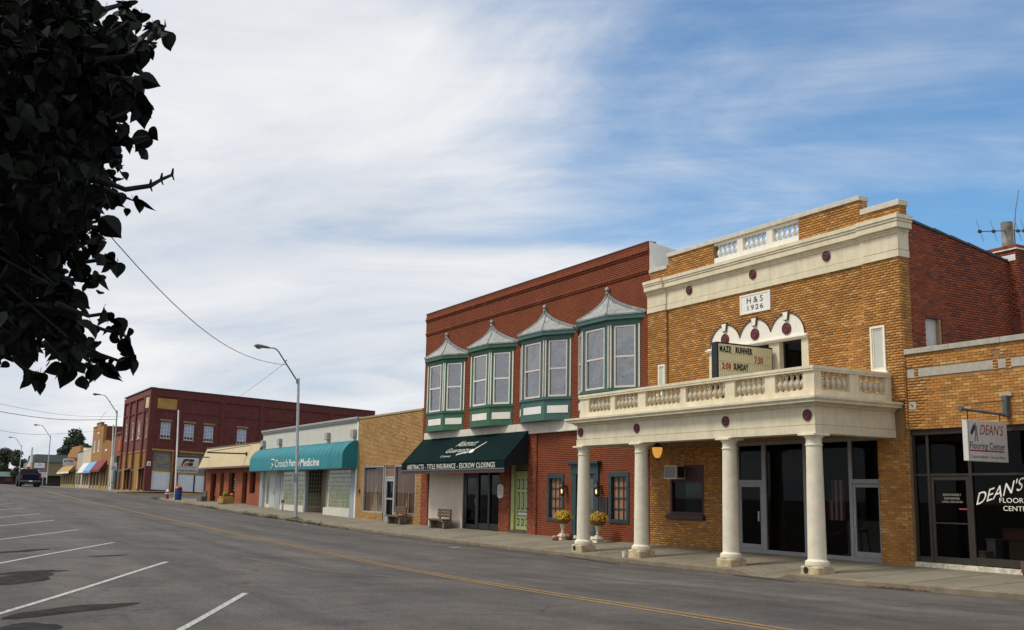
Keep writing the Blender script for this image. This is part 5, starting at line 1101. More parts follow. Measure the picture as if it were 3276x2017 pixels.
def blocks(par, x0, x1, z0, z1, y, s=.29, matl=None, ax='y'):
    nx_, nz_ = max(1, round((x1-x0)/s)), max(1, round((z1-z0)/s)); w_, h_ = (x1-x0)/nx_, (z1-z0)/nz_
    g = .018
    b = MB(); 
    if ax == 'y': b.hexa([(-w_/2+g, -.03, -h_/2+g), (w_/2-g, -.03, -h_/2+g), (w_/2-g, .0, -h_/2+g), (-w_/2+g, .0, -h_/2+g)], [(-w_/2+g, -.03, h_/2-g), (w_/2-g, -.03, h_/2-g), (w_/2-g, 0, h_/2-g), (-w_/2+g, 0, h_/2-g)])
    me = b.mesh('glass_block', matl or GB, bevel=.012)
    for i in range(nx_):
        for j in range(nz_): inst('glass_block', me, par, (x0+(i+.5)*w_, y, z0+(j+.5)*h_))
def tall(par, x0, x1, z0, z1, y, s, matl): return blocks(par, x0, x1, z0, z1, y, s, matl)
g1 = part('glass_block_panel', MB().box(-72.55, -67.35, FY+.06, FY+.16, .60, 2.98), GROUT, CL); blocks(g1, -72.2, -67.45, .64, 2.95, FY+.059, .33)
g3 = part('glass_block_panel', MB().box(-63.15, -58.95, FY+.06, FY+.16, .60, 2.98), GROUT, CL); blocks(g3, -62.85, -59.0, .64, 2.95, FY+.059, .27)
GBD = mat('dark_glass_block', (.035, .04, .03), .12, .3, 2); GBL = mat('mossy_glass_block', (.17, .19, .10), .15, .2, 2); RBG = mat('recess_beige', (.30, .25, .18), .8, .1)
g2 = part('glass_block_panel', MB().box(-67.50, -67.32, FY+.17, FY+1.12, .55, 2.98), GROUT, CL)
for j, (ma, z0, z1) in enumerate(((GBL, .60, 1.42), (GBD, 1.42, 2.95))):
    nz_ = 3 if j == 0 else 6; hz = (z1-z0)/nz_; wy = .92/5
    me = MB().box(0, .03, -wy/2+.016, wy/2-.016, -hz/2+.012, hz/2-.012).mesh('glass_block', ma, bevel=.008)
    for i in range(5):
        for k in range(nz_): inst('glass_block', me, g2, (-67.321, FY+.19+(i+.5)*wy, z0+(k+.5)*hz))
part('recess_base', MB().box(-67.50, -67.28, FY+.17, FY+1.12, -.1, .549), RBG, CL); part('recess_corner', MB().box(-67.52, -67.28, FY-.02, FY+.169, -.1, 2.98), GPIER, CL); part('recess_side', MB().box(-63.4, -63.2, FY+.05, FY+1.2, 0, 2.98), RBG, CL)
part('recess_wall', MB().box(-67.5, -63.2, FY+1.121, FY+1.22, 0, 2.98), RBG, CL)
part('recess_ceiling', MB().box(-72.6, -63.2, FY+.05, FY+1.7, 2.985, 3.02), DARKIN, CL)
for a, b in ((-72.62, -67.45), (-63.55, -58.96)): part('stall_riser', MB().box(a, b, FY-.06, FY+.2, .0, .60), OFFW, CL)
for x in (-77.35, -73.3, -63.2, -58.62): 
    l = part('wall_light', MB().box(x-.24, x+.24, FY-.24, FY-.01, 4.80, 5.26), GTR, CL, bevel=.015); part('light_gap', MB().box(x-.12, x+.12, FY-.10, FY-.005, 4.62, 4.799), STU, l)
sp2 = thing('standpipe', 'short rusty standpipe on the pavement before the clinic door', 'pipe', (-69.2, 21.6, pz(-69.2, 21.6))); zb = pz(-69.2, 21.6)
part('post', MB().lathe([(.06, 0), (.06, .60)], (-69.2, 21.6, zb), 8), STEEL, sp2); part('valve', MB().lathe([(.09, .60), (.11, .66), (.10, .74), (.05, .78)], (-69.2, 21.6, zb), 8), RUST, sp2, smooth=True); part('outlet', MB().tube([(-69.4, 21.6, zb+.70), (-69.0, 21.6, zb+.70)], .05, 8), RUST, sp2)
# teal barrel awning
TEAL = mat('teal_canvas', (.005, .19, .23), .55, .08, 1.2, .06, 40); TEALS = TEAL
ca = thing('barrel_awning', 'turquoise rounded canvas awning lettered in white over the clinic', 'awning', (-68, FY, 3))
prof = [(21.50, 2.97), (21.50, 3.72), (21.53, 3.88), (21.60, 4.04), (21.72, 4.22), (21.88, 4.39), (22.07, 4.51), (22.28, 4.58), (22.44, 4.60)]
m = MB(); A0, A1 = -77.55, -57.98
ns = 27; m.v = []
for i in range(ns+1):
    x = A0+(A1-A0)*i/ns; m.v += [(x, y, z) for y, z in prof]
k = len(prof)
m.f = [(i*k+j, (i+1)*k+j, (i+1)*k+j+1, i*k+j+1) for i in range(ns) for j in range(k-1)]
part('canvas', m, TEAL, ca, smooth=True)
for x in (A0, A1): part('end_panel', MB().prism(prof+[(22.44, 2.97)], 'x', x-.004, x+.004), TEAL, ca)
for i in range(1, ns): part('seam', MB().tube([(A0+(A1-A0)*i/ns, y-.004, z+.004) for y, z in prof[1:]], .012, 4), TEAL, ca)
part('hem', MB().box(A0, A1, 21.488, 21.51, 2.94, 2.969), mat('teal_hem', (.006, .10, .12), .7, .1), ca)
text('Crouch', 2.85, .52, (-71.1, 21.494, 3.16), XU, ZV, NY, AWL, ca, bold=.0, depth=.005); text('Family', 2.25, .58, (-67.95, 21.494, 3.05), XU, ZV, NY, AWL, ca, bold=.02, depth=.005, spacing=1.05); text('Medicine', 3.6, .50, (-65.55, 21.494, 3.14), XU, ZV, NY, AWL, ca, bold=.02, depth=.005, spacing=1.05)
m = MB(); q = [(-72.1, 3.66), (-71.95, 3.70), (-71.35, 3.70), (-71.25, 3.62), (-71.6, 3.42), (-71.5, 3.30), (-71.75, 3.12), (-71.95, 3.02), (-71.9, 3.2), (-71.65, 3.3), (-71.78, 3.42)]
m.tube([(a, 21.485, b) for a, b in q], .045, 4); part('cup_emblem', m, AWL, ca)

# ------------------------------------------------------------------ corner shop with the beige mansard
CS = thing('corner_shop', 'low red brick corner shop under a beige standing seam mansard', 'building', (-86, FY, .5))
KX0, KX1 = -95.0, -77.90
ORB = mat('orange_red_brick', (.27, .068, .025), .85, .2, 5, .3, 14); ORBD = mat('orange_red_brick_deep', (.22, .055, .022), .85, .2, 5, .3, 14)
HK = [(-93.2, -91.3, -1, 2.95), (-89.9, -88.7, -1, 2.95), (-87.1, -85.0, -1, 2.95), (-82.9, -81.5, -1, 2.95), (-80.8, -79.2, 1.32, 2.95)]
wall_with_holes('wall', KX0, KX1, .1, 3.4, FY+.002, FY+.45, HK, ORB, CS)
for a, b in ((-93.2, -91.3), (-89.9, -88.7), (-87.1, -85.0), (-82.9, -81.5), (-80.8, -79.2)):
    z0 = .6 if a != -80.8 else 1.32
    w = part('window', frame(MB(), a, b, z0, 2.95, .08, FY+.24, FY+.32), BRZ, CS); part('pane', MB().box(a+.08, b-.08, FY+.27, FY+.28, z0+.08, 2.87), BRGLS, w)
part('window_decal', MB().box(-79.95, -79.45, FY+.255, FY+.265, 1.42, 1.72), mat('orange_decal', (.42, .08, .02), .6, .3), CS)
WL = mat('window_lettering', (.62, .58, .56), .6, .05)
for k, s in enumerate(('A', 'U', 'T', 'O')): text(s, .26, .2, (-92.35, FY+.262, 2.35-k*.23), XU, ZV, NY, WL, CS, depth=.003)
for k, s in enumerate(('HOME', 'LIFE', 'FARM')): text(s, .55, .16, (-92.45-.1*k, FY+.262, 1.50-k*.24), XU, ZV, NY, mat('pinkish_lettering', (.55, .36, .36), .6, .05), CS, depth=.003)
for k, s in enumerate(('INSURANCE', 'AUTO', 'LIFE', 'HEALTH', 'CLAIMS')): text(s, .62, .12, (-86.4, FY+.262, 2.38-k*.22), XU, ZV, NY, WL, CS, depth=.003)
m = MB(); m.box(KX0+.4, KX1-.02, 25.5, 25.55, .1, 3.4); m.box(KX0+.4, KX1-.02, 23, 25.5, 3.35, 3.4); part('dark_room', m, DARKIN, CS)
m = MB(); m.box(KX0, KX0+.3, FY+.46, 40, -.2, 3.4); m.box(KX0, KX1, 39.7, 40, -.2, 3.4); part('side_wall', m, ORBD, CS); part('roof', MB().box(KX0, KX1-.02, 22.95, 40, 4.2, 4.3), SLATE, CS)
MANS = mat('beige_metal_mansard', (.52, .42, .235), .6, .06, 1.6, .05, 20, streak=.12)
ey, ty, ez_, tz_ = 21.74, 22.44, 3.42, 5.12
MX0, MX1 = -95.0, -77.66
npan = 7
for k in range(npan):
    a = MX0+(MX1-MX0)*k/npan; b = MX0+(MX1-MX0)*(k+1)/npan
    part('mansard_panel', MB().hexa([(a+.012, ey, ez_), (b-.012, ey, ez_), (b-.012, ty+.05, ez_), (a+.012, ty+.05, ez_)], [(a+.012, ty-.02, tz_), (b-.012, ty-.02, tz_), (b-.012, ty+.05, tz_), (a+.012, ty+.05, tz_)]), MANS, CS)
part('mansard_back', MB().hexa([(MX0, ey+.02, ez_), (MX1, ey+.02, ez_), (MX1, 22.9, ez_), (MX0, 22.9, ez_)], [(MX0, ty+.0, tz_-.01), (MX1, ty+.0, tz_-.01), (MX1, 22.9, tz_-.01), (MX0, 22.9, tz_-.01)]), mat('seam_shadow', (.22, .17, .10), .8, .1), CS)
part('ridge_cap', MB().box(MX0-.05, MX1+.02, ty-.06, ty+.25, tz_+.001, tz_+.09), mat('brown_trim', (.16, .11, .065), .6, .15), CS)
part('fascia', MB().box(MX0-.04, MX1+.02, ey-.05, ey+.05, ez_-.14, ez_-.001), mat('brown_fascia', (.15, .10, .075), .6, .2), CS); part('soffit', MB().box(MX0, MX1, ey+.05, FY+.0, ez_-.10, ez_-.06), DARKIN, CS)
def bracket(x, y0, z0, y1, z1, wy, wz_, label):
    b = thing('sign_bracket', label, 'bracket', (x, y1, z1)); part('arm', MB().tube([(x, y0, z0), (x, y1, z1)], .06, 6), BRZ, b); part('stay', MB().tube([(x, y0+.05, z0+.05), (x, wy, wz_)], .025, 5), BRZ, b); part('plate', MB().box(x-.1, x+.1, y1-.03, y1+.05, z1-.15, z1+.15), BRZ, b)
bracket(-80.5, 19.0, 4.33, 22.0, 4.34, 22.3, 5.0, 'empty dark bracket arm with a stay rod on the beige mansard')
fs = thing('hanging_sign', 'grey white hanging sign with black and red emblem beside the beige mansard', 'sign', (-92, 20.1, 2.9))
part('arm', MB().tube([(-92, 19.2, 4.33), (-92, 21.95, 4.30)], .05, 6), BRZ, fs)
for y in (19.5, 20.8): part('hanger', MB().tube([(-92, y, 4.31), (-92, y, 4.17)], .02, 5), BRZ, fs)
pn = part('panel', MB().box(-92.10, -91.95, 19.20, 21.06, 2.91, 4.19), mat('sign_grey_white', (.50, .50, .48), .5, .06), fs, bevel=.04)
FBK = mat('fb_black', (.012, .014, .014), .5, .05); FBR = mat('fb_red', (.50, .06, .03), .5, .05)
def yz(pts, m=None, x=-91.949, t=.006): return (m or MB()).prism(pts, 'x', x, x+t)
part('letter_f', yz([(19.60, 3.50), (19.74, 3.98), (19.86, 4.09), (20.24, 4.09), (20.19, 3.90), (19.92, 3.90), (19.90, 3.80), (19.84, 3.76), (19.78, 3.66), (19.74, 3.50)]), FBK, pn); part('letter_f_leaf', yz([(19.82, 3.50), (19.90, 3.72), (20.0, 3.79), (20.17, 3.79), (20.09, 3.50)]), FBR, pn)
part('letter_b', yz([(20.28, 4.09), (20.58, 4.09), (20.68, 4.03), (20.68, 3.92), (20.60, 3.84), (20.21, 3.84)]), FBK, pn); part('letter_b', yz([(20.20, 3.79), (20.54, 3.79), (20.60, 3.73), (20.58, 3.58), (20.50, 3.50), (20.13, 3.50)]), FBK, pn)
text('LINCOLN COUNTY', 1.58, .12, (-91.949, 19.34, 3.34), YU, ZV, NX, FBK, pn, depth=.005); text('FARM BUREAU', 1.66, .20, (-91.949, 19.28, 3.01), YU, ZV, NX, mat('grey_lettering', (.10, .10, .10), .5, .05), pn, bold=.03, depth=.005)
def hay(x, y, rz, label, zb, s=1., hs_=1.): 
    h = thing('hay_bale', label, 'hay bale', (x, y, zb), rz); m = MB(); r = random.Random(int(-x*10)); L, Wd, H = .52*s, .25*s, .38*s*hs_
    part('bale', MB().box(-L, L, -Wd, Wd, 0, H), STRAW, h, bevel=.03, local=True)
    for k in range(160):
        a, b, c = r.uniform(-L, L), r.choice((-Wd, Wd))*r.uniform(.9, 1.05), r.uniform(0, H*1.04); d_ = Vector((r.uniform(-.1, .1), r.uniform(-.03, .03), r.uniform(-.06, .06))); m.quad((a, b, c), (a+.015, b, c), (a+.015+d_.x, b+d_.y, c+d_.z), (a+d_.x, b+d_.y, c+d_.z))
    part('loose_straw', m, STRAW, h, local=True, kind='stuff')
    for q in (-.25*s, .25*s): part('twine', frame(MB(), -Wd-.006, Wd+.006, -.004, H+.006, .008, q-.006, q+.006, ax='x'), RUST, h, local=True)
zb = pz(-83.5, 21.4)
hay(-83.5, 21.50, 1.5, 'big straw bale under the pumpkin by the corner shop piers', zb, 1.0, 1.45); hay(-82.9, 20.95, .5, 'small straw bale lying in front of the pumpkin bale', zb, .62, 1.7)
pumpkin(-83.3, 21.86, .17, 'bright orange pumpkin sitting on top of the straw bales', (.55, .13, .012), z=zb+.555)
mu = thing('flower_pot', 'yellow green bushy flower pot standing on the straw bales', 'plant', (-83.5, 21.42, zb+.55)); m = MB(); rr = random.Random(3)
for k in range(260):
    a = rr.uniform(0, 6.28); ph = math.acos(rr.uniform(-.1, 1)); dv = Vector((math.sin(ph)*math.cos(a)*.26, math.sin(ph)*math.sin(a)*.28, math.cos(ph)*.26)); p = Vector((-83.5, 21.42, zb+.66))+dv; u_ = dv.cross(Vector((rr.uniform(-1, 1), .2, .4))).normalized()*.04; v_ = dv.cross(u_).normalized()*.04; m.quad(p+u_, p+v_, p-u_, p-v_)
part('flowers', m, mat('yellow_green_mum', (.22, .20, .02), .8, .35, 12), mu, kind='stuff'); part('pot', MB().lathe([(.12, 0), (.16, .16), (.17, .16)], (-83.5, 21.42, zb+.55), 10), RUST, mu)
cb = thing('planter_box', 'dark square timber planter box beside the corner shop pier', 'planter', (-92.2, 21.6, pz(-92.2, 21.6))); zb = pz(-92.2, 21.6)
part('tub', MB().box(-93.0, -91.3, 21.35, 21.85, zb, zb+.42), BM0, cb, bevel=.02); part('back_board', MB().box(-92.3, -91.4, 21.75, 21.85, zb+.421, zb+.85), BM0, cb)
# ------------------------------------------------------------------ oxblood brick building on the far corner
FB = thing('corner_brick_building', 'two storey oxblood brick corner building with yellow trim', 'building', (-124, FY, 1.2))
QX0, QX1 = -141.4, -123.75
FYEL = mat('mustard_trim', (.36, .185, .025), .7, .2, 4, .1, 30); FLT = mat('lintel_stone', (.26, .165, .095), .85, .2, 5); FRED = mat('lit_red_brick', (.165, .042, .036), .85, .2, 4, .25, 14)  # front brick is the side wall's brick, lightened in colour to look lit
wins = [(-139.6, -138.3), (-135.2, -133.8), (-131.4, -130.1), (-129.0, -127.95), (-126.0, -124.7)]
HW = [(a, b, 7.35, 9.30) for a, b in wins]
HG = [(-140.7, -137.75, .9, 5.9), (-136.6, -133.6, .9, 5.9), (-132.3, -128.1, .9, 5.9), (-126.95, -124.9, .9, 5.9)]
wall_with_holes('wall', QX0, QX1, .6, 12.9, FY+.10, FY+.45, HW+HG, FRED, FB)
for a, b in ((QX0, -140.8), (-137.7, -136.8), (-133.3, -132.45), (-127.9, -127.1), (-124.6, QX1)): part('pilaster', MB().box(a, b, FY-.08, FY+.099, .6, 12.1), FARMM, FB)
part('cornice_band', MB().box(QX0, QX1, FY-.10, FY+.099, 12.12, 12.75), FRED, FB); part('string_course', MB().box(QX0, QX1, FY-.02, FY+.098, 10.42, 10.56), FARMM, FB)
part('coping', MB().box(QX0-.08, QX1+.1, FY-.16, FY+.5, 12.90, 13.02), mat('dark_metal_coping', (.06, .05, .05), .5, .2), FB)
for a, b in wins:
    w = part('window', frame(MB(), a, b, 7.35, 9.30, .10, FY+.12, FY+.2), WHITE, FB); part('pane', MB().box(a+.1, b-.1, FY+.16, FY+.17, 7.45, 9.2), PANEG, w); part('curtain', MB().box(a, b, FY+.26, FY+.27, 7.35, 9.3), mat('dull_blind', (.26, .20, .19), .8, .1), w)
    part('meeting_rail', MB().box(a+.1, b-.1, FY+.125, FY+.159, 8.27, 8.36), WHITE, w); part('sill', MB().box(a-.1, b+.1, FY+.0, FY+.2, 7.22, 7.348), mat('ochre_sill', (.36, .2, .06), .8, .1), FB); part('lintel', MB().box(a-.15, b+.15, FY+.04, FY+.099, 9.302, 9.50), mat('ochre_sill', (.36, .2, .06)), FB)
OCH = mat('ochre_boards', (.30, .155, .02), .75, .25, 5, .15, 20, stretch=(6, 6, .6))
for i, (a, b, c, d) in enumerate(HG):
    f_ = part('shopfront', frame(MB(), a, b, 1.2, 5.9, .16, FY+.06, FY+.2), FYEL, FB); part('upper_board', MB().box(a+.16, b-.16, FY+.14, FY+.18, 3.9, 5.74), OCH, f_)
    if i in (1, 3): part('dark_doorway', MB().box(a+.16, b-.16, FY+.30, FY+.34, 1.36, 3.9), BLACK, f_); part('canopy', MB().hexa([(a-2.2, FY-.75, 3.52), (b+.4, FY-.75, 3.60), (b+.4, FY+.06, 3.85), (a-2.2, FY+.06, 3.75)], [(a-2.2, FY-.75, 3.60), (b+.4, FY-.75, 3.68), (b+.4, FY+.06, 3.95), (a-2.2, FY+.06, 3.85)]), mat('canopy_tin', (.19, .13, .10), .7, .2), f_); part('door_jamb', MB().box(b-.8, b-.45, FY+.16, FY+.3, 1.36, 3.8), OFFW, f_)
    else: part('lower_board', MB().box(a+.16, b-.16, FY+.15, FY+.2, 1.36, 3.9), OCH, f_); part('boarded_pane', MB().box(b-1.25, b-.3, FY+.10, FY+.149, 1.5, 3.6), mat('cream_boarding', (.50, .42, .26), .7, .1), f_)
# side wall along the cross street: runs square to the front; its courses step down towards the back with the falling lot
SXF = -123.70
def zs(y, z): return z-.043*(y-FY)
def SB(mb, y0, y1, z0, z1, x0, x1, sl=True):
    f_ = zs if sl else (lambda y, z: z); return mb.hexa([(x0, y0, f_(y0, z0)), (x1, y0, f_(y0, z0)), (x1, y1, f_(y1, z0)), (x0, y1, f_(y1, z0))], [(x0, y0, f_(y0, z1)), (x1, y0, f_(y0, z1)), (x1, y1, f_(y1, z1)), (x0, y1, f_(y1, z1))])
swin = [(23.79, 24.88), (26.42, 27.54), (28.70, 29.78), (32.60, 33.70), (36.6, 37.7), (40.4, 41.5), (44.2, 45.3)]
bay_y = [(23.17, 25.48), (26.02, 30.50), (31.03, 35.2), (35.8, 39.6), (40.2, 44.0), (44.6, 48.8)]
yc = sorted({22.7, 50.0}|{v for w in swin for v in w}|{23.13, 25.30, 26.0, 29.2})
zc_ = [.3, 1.45, 5.84, 7.30, 9.14, 12.92]
m = MB()
def wopen(ym, k):
    if k == 3: return any(a < ym < b for a, b in swin)
    if k == 1: return 23.13 < ym < 25.30 or 26.0 < ym < 29.2
    return False
for a, b in zip(yc[:-1], yc[1:]):
    for k in range(5):
        if not wopen((a+b)/2, k): SB(m, a, b, zc_[k], zc_[k+1], SXF-.45, SXF-.06)
part('side_wall', m, FARMM, FB)
edges = [22.5]+[v for q in bay_y for v in q]
for k in range(0, len(edges)-1, 2): part('pilaster', SB(MB(), edges[k]-(.08 if k == 0 else 0), edges[k+1], .6, 12.1, SXF-.06, SXF+.04), FARMM, FB)
part('cornice_band', SB(MB(), 22.42, 50, 12.05, 12.85, SXF-.06, SXF+.05), FARMM, FB); part('coping', SB(MB(), 22.42, 50, 12.88, 12.99, SXF-.5, SXF+.12), mat('dark_metal_coping', (.06, .05, .05)), FB)
for q in bay_y: part('string_course', SB(MB(), q[0], q[1], 10.42, 10.58, SXF-.06, SXF+.01), FARMM, FB)
LGT = mat('net_curtain', (.40, .45, .58), .9, .1, 4)
for a, b in swin:
    z0, z1 = 7.30, 9.14
    m = MB(); SB(m, a, a+.06, z0, z1, SXF-.22, SXF-.14); SB(m, b-.06, b, z0, z1, SXF-.22, SXF-.14); SB(m, a+.06, b-.06, z0, z0+.07, SXF-.22, SXF-.14); SB(m, a+.06, b-.06, z1-.06, z1, SXF-.22, SXF-.14); w = part('window', m, WHITE, FB)
    part('pane', SB(MB(), a+.06, b-.06, z0+.07, z1-.06, SXF-.19, SXF-.185), PANEG, w); part('curtain', SB(MB(), a, b, z0+.35, z1, SXF-.215, SXF-.21), LGT, w)
    for k in (1, 2): y = a+.06+(b-a-.12)*k/3; part('muntin', SB(MB(), y-.018, y+.018, z0+.07, z1-.06, SXF-.184, SXF-.16), WHITE, w)
    for k in (1, 2, 3): z = z0+.07+(z1-z0-.13)*k/4; part('muntin', SB(MB(), a+.06, b-.06, z-.018, z+.018, SXF-.1835, SXF-.158), WHITE, w)
    part('lintel', SB(MB(), a-.14, b+.17, z1+.12, z1+.34, SXF-.06, SXF+.0), FLT, FB); part('sill', SB(MB(), a-.12, b+.14, z0-.11, z0-.002, SXF-.2, SXF+.03), FLT, FB)
part('painted_sign', SB(MB(), 23.22, 25.44, 10.66, 11.86, SXF-.06, SXF-.03), mat('ochre_sign_paint', (.38, .215, .045), .85, .25, 2.5, .1, 30), FB)
text('Our House', 1.9, .55, (SXF-.029, 23.3, 10.80), (0, 1, -.04), ZV, NX, mat('faded_sign_print', (.36, .29, .20), .8, .15), FB, shear=.1, depth=.006)
part('painted_sign', MB().box(-126.9, -124.75, FY-.03, FY+.099, 10.75, 12.0), mat('pale_ochre_sign', (.60, .48, .28), .8, .15, 3), FB)
GP = mat('grey_boarding', (.155, .165, .175), .7, .25, 1.6); MUL = FYEL
sp3 = part('side_shopfront', SB(MB(), 23.13, 25.30, 3.55, 5.84, SXF-.30, SXF-.28), GP, FB)
m = MB(); SB(m, 23.0, 25.5, 5.84, 6.06, SXF-.055, SXF+.06); part('yellow_band', m, FYEL, FB); part('yellow_band', SB(MB(), 26.02, 30.5, 5.84, 6.04, SXF-.055, SXF+.06), FYEL, FB)
part('yellow_frame', SB(MB(), 25.30, 25.50, 1.45, 5.84, SXF-.3, SXF-.05), FYEL, FB); part('yellow_rail', SB(MB(), 23.13, 25.30, 3.55, 3.80, SXF-.279, SXF-.2), FYEL, FB)
for a, b, c, d in ((23.65, 24.75, 5.28, 5.40), (23.65, 24.75, 4.42, 4.54), (23.65, 23.77, 4.54, 5.28), (24.63, 24.75, 4.54, 5.28), (24.75, 25.30, 4.86, 4.96)): part('yellow_muntin', SB(MB(), a, b, c, d, SXF-.279, SXF-.24), FYEL, FB)
PALE = mat('whitewashed_pane', (.58, .62, .66), .35, .05, 1.5)
part('whitewashed_pane', SB(MB(), 23.15, 25.28, 1.45, 3.549, SXF-.28, SXF-.26), PALE, FB)
part('grey_panel', SB(MB(), 26.0, 29.2, 3.50, 5.84, SXF-.30, SXF-.28), GP, FB); part('yellow_rail', SB(MB(), 26.0, 29.2, 3.36, 3.50, SXF-.30, SXF-.22), FYEL, FB)
part('whitewashed_pane', SB(MB(), 26.15, 27.95, 1.45, 3.36, SXF-.28, SXF-.26), PALE, FB); part('whitewashed_pane', SB(MB(), 28.10, 29.18, 1.45, 3.36, SXF-.28, SXF-.26), PALE, FB); part('dark_mullion', SB(MB(), 27.95, 28.10, 1.45, 3.36, SXF-.3, SXF-.2), BRZ, FB); part('dark_mullion', SB(MB(), 26.0, 26.15, 1.45, 3.36, SXF-.3, SXF-.2), BRZ, FB)
sg = part('square_notice', MB().box(SXF+.041, SXF+.06, 22.55, 22.95, 4.05, 4.55), WHITE, FB); part('notice_mark', MB().prism([(22.72, 4.1), (22.80, 4.1), (22.88, 4.42), (22.70, 4.30)], 'x', SXF+.0605, SXF+.066), INK, sg); part('notice_mark', MB().prism([(22.58, 4.3), (22.66, 4.5), (22.6, 4.52)], 'x', SXF+.0605, SXF+.066), REDL, sg)
m = MB(); m.box(QX0, QX0+.4, FY+.46, 50, .3, 12.5); m.box(QX0+.4, SXF-.5, 23, 50, 11.0, 11.1); m.box(QX0+.4, SXF-.5, 49.6, 50, .3, 11.2); m.box(QX0+.4, SXF-.5, 24.0, 24.1, .3, 11.0); m.box(SXF-1.6, SXF-1.5, 24.1, 49, .3, 11.0); part('roof', m, SLATE, FB)
# ------------------------------------------------------------------ the far blocks
def shop_bays(par, x0, x1, z0, z1, n, glass, post, y=FY):
    w_ = (x1-x0)/n
    for k in range(n+1):
        if k <= n: part('pier', MB().box(max(x0, x0+k*w_-.28), min(x1, x0+k*w_+.28), y-.04, y+.3, z0-.3, z1), post, par)
    for k in range(n): part('shop_pane', MB().box(x0+k*w_+.28, x0+(k+1)*w_-.28, y+.15, y+.18, z0+.5, z1), glass, par); part('stall_riser', MB().box(x0+k*w_+.28, x0+(k+1)*w_-.28, y+.05, y+.25, z0-.3, z0+.5), post, par)
FGL = mat('far_glass', (.014, .015, .016), .4, .2, spec=.1)
OCHB = mat('ochre_brick', (.36, .18, .05), .85, .15, 4, .2, 12); OCHD = mat('deep_ochre_brick', (.30, .135, .035), .85, .15, 4, .2, 12); REDB = mat('dull_red_brick', (.145, .045, .022), .85, .2, 4, .2, 12); CRM = mat('cream_far_paint', (.60, .51, .36), .8, .08, 4); TANP = mat('tan_post', (.36, .26, .12), .8, .2, 5)
b = thing('narrow_red_shop', 'narrow red brick shop squeezed between oxblood and ochre buildings', 'building', (-145, FY, 1.2))
part('wall', MB().box(-149.2, -141.45, FY+.05, 40, 5.6, 8.45), mat('orange_red_far', (.26, .07, .03), .85, .2, 4), b); part('orange_panel', MB().box(-144.5, -142.3, FY+.0, FY+.049, 6.2, 7.7), mat('orange_board', (.38, .09, .02), .7, .1), b); part('cornice', MB().box(-149.2, -141.45, FY-.15, FY+.2, 8.45, 8.7), REDB, b)
part('white_pier', MB().box(-149.1, -146.6, FY-.06, FY+.4, .9, 5.6), mat('chalky_pier', (.48, .46, .40), .8, .15, 3), b); part('dark_window', MB().box(-148.3, -147.5, FY-.07, FY-.059, 1.6, 4.6), FGL, b); part('green_pier', MB().box(-146.3, -144.2, FY-.05, FY+.4, 2.0, 5.6), mat('bottle_green', (.015, .06, .045), .6, .1), b); part('pier_base', MB().box(-146.3, -144.2, FY-.05, FY+.4, .9, 1.995), REDB, b); part('door', MB().box(-143.9, -142.2, FY+.1, FY+.2, 1.1, 4.2), BRZ, b); part('shop_wall', MB().box(-146.6, -141.45, FY+.21, 40, .9, 5.6), REDB, b)
b = thing('tall_ochre_building', 'tall ochre brick building with stepped parapet and two upper windows', 'building', (-163, FY, 1.3))
hw = [(-167.0, -164.7, 6.6, 8.4), (-162.9, -160.6, 6.6, 8.4)]
wall_with_holes('wall', -168.0, -157.7, 1.0, 10.30, FY, FY+.4, hw+[(-167.6, -158.1, 1.0, 4.6)], OCHB, b); part('parapet_step', MB().box(-164.6, -160.4, FY-.02, FY+.35, 10.301, 10.72), OCHB, b); part('coping', MB().box(-164.8, -160.2, FY-.06, FY+.4, 10.721, 10.86), FARMM, b); part('coping', MB().box(-168.05, -164.8, FY-.06, FY+.4, 10.301, 10.42), FARMM, b); part('coping', MB().box(-160.2, -157.65, FY-.06, FY+.4, 10.301, 10.42), FARMM, b)
part('side_wall', MB().box(-158.1, -157.7, FY+.401, 46, 1, 10.2), REDB, b); part('roof', MB().box(-168, -158.1, FY+.401, 46, 9.4, 9.5), SLATE, b); part('inner_wall', MB().box(-167.9, -158.2, FY+.9, FY+1, 1, 9), DARKIN, b)
part('side_window', MB().box(-157.699, -157.66, 25.6, 26.3, 7.7, 8.6), FGL, b); part('side_vent', MB().box(-157.699, -157.62, 29.5, 31, 7.8, 8.5), SLATE, b)
for q in hw:
    w = part('window', frame(MB(), *q, .14, FY+.06, FY+.16), WHITE, b); part('pane', MB().box(q[0]+.14, q[1]-.14, FY+.1, FY+.11, q[2]+.14, q[3]-.14), mat('pale_blind', (.46, .43, .40), .4, .1), w); part('mullion', MB().box((q[0]+q[1])/2-.05, (q[0]+q[1])/2+.05, FY+.07, FY+.099, q[2]+.14, q[3]-.14), WHITE, w)
part('date_stone', MB().box(-163.2, -161.8, FY-.03, FY-.001, 9.2, 9.5), CREAMW, b); shop_bays(b, -167.6, -158.1, 1.3, 4.6, 3, FGL, TANP, FY+.05)
b = thing('low_ochre_building', 'low ochre brick shop front beneath the dark red awning', 'building', (-153.5, FY, 1.25))
wall_with_holes('wall', -157.65, -149.25, 1.0, 7.75, FY+.01, FY+.4, [(-157.3, -150.4, 1, 4.6)], OCHD, b); part('parapet_step', MB().box(-156.0, -151.9, FY+.0, FY+.35, 7.751, 8.0), OCHD, b); part('date_stone', MB().box(-154.8, -153.3, FY-.02, FY+.009, 6.5, 6.8), CREAMW, b); shop_bays(b, -157.3, -150.4, 1.25, 4.6, 3, FGL, TANP, FY+.06); part('roof', MB().box(-157.6, -149.3, FY+.401, 40, 7.0, 7.1), SLATE, b); part('inner_wall', MB().box(-157.6, -149.3, FY+.9, FY+1, 1, 7), DARKIN, b)
b = thing('cream_building', 'low cream painted building between the ochre fronts', 'building', (-173, FY, 1.35))
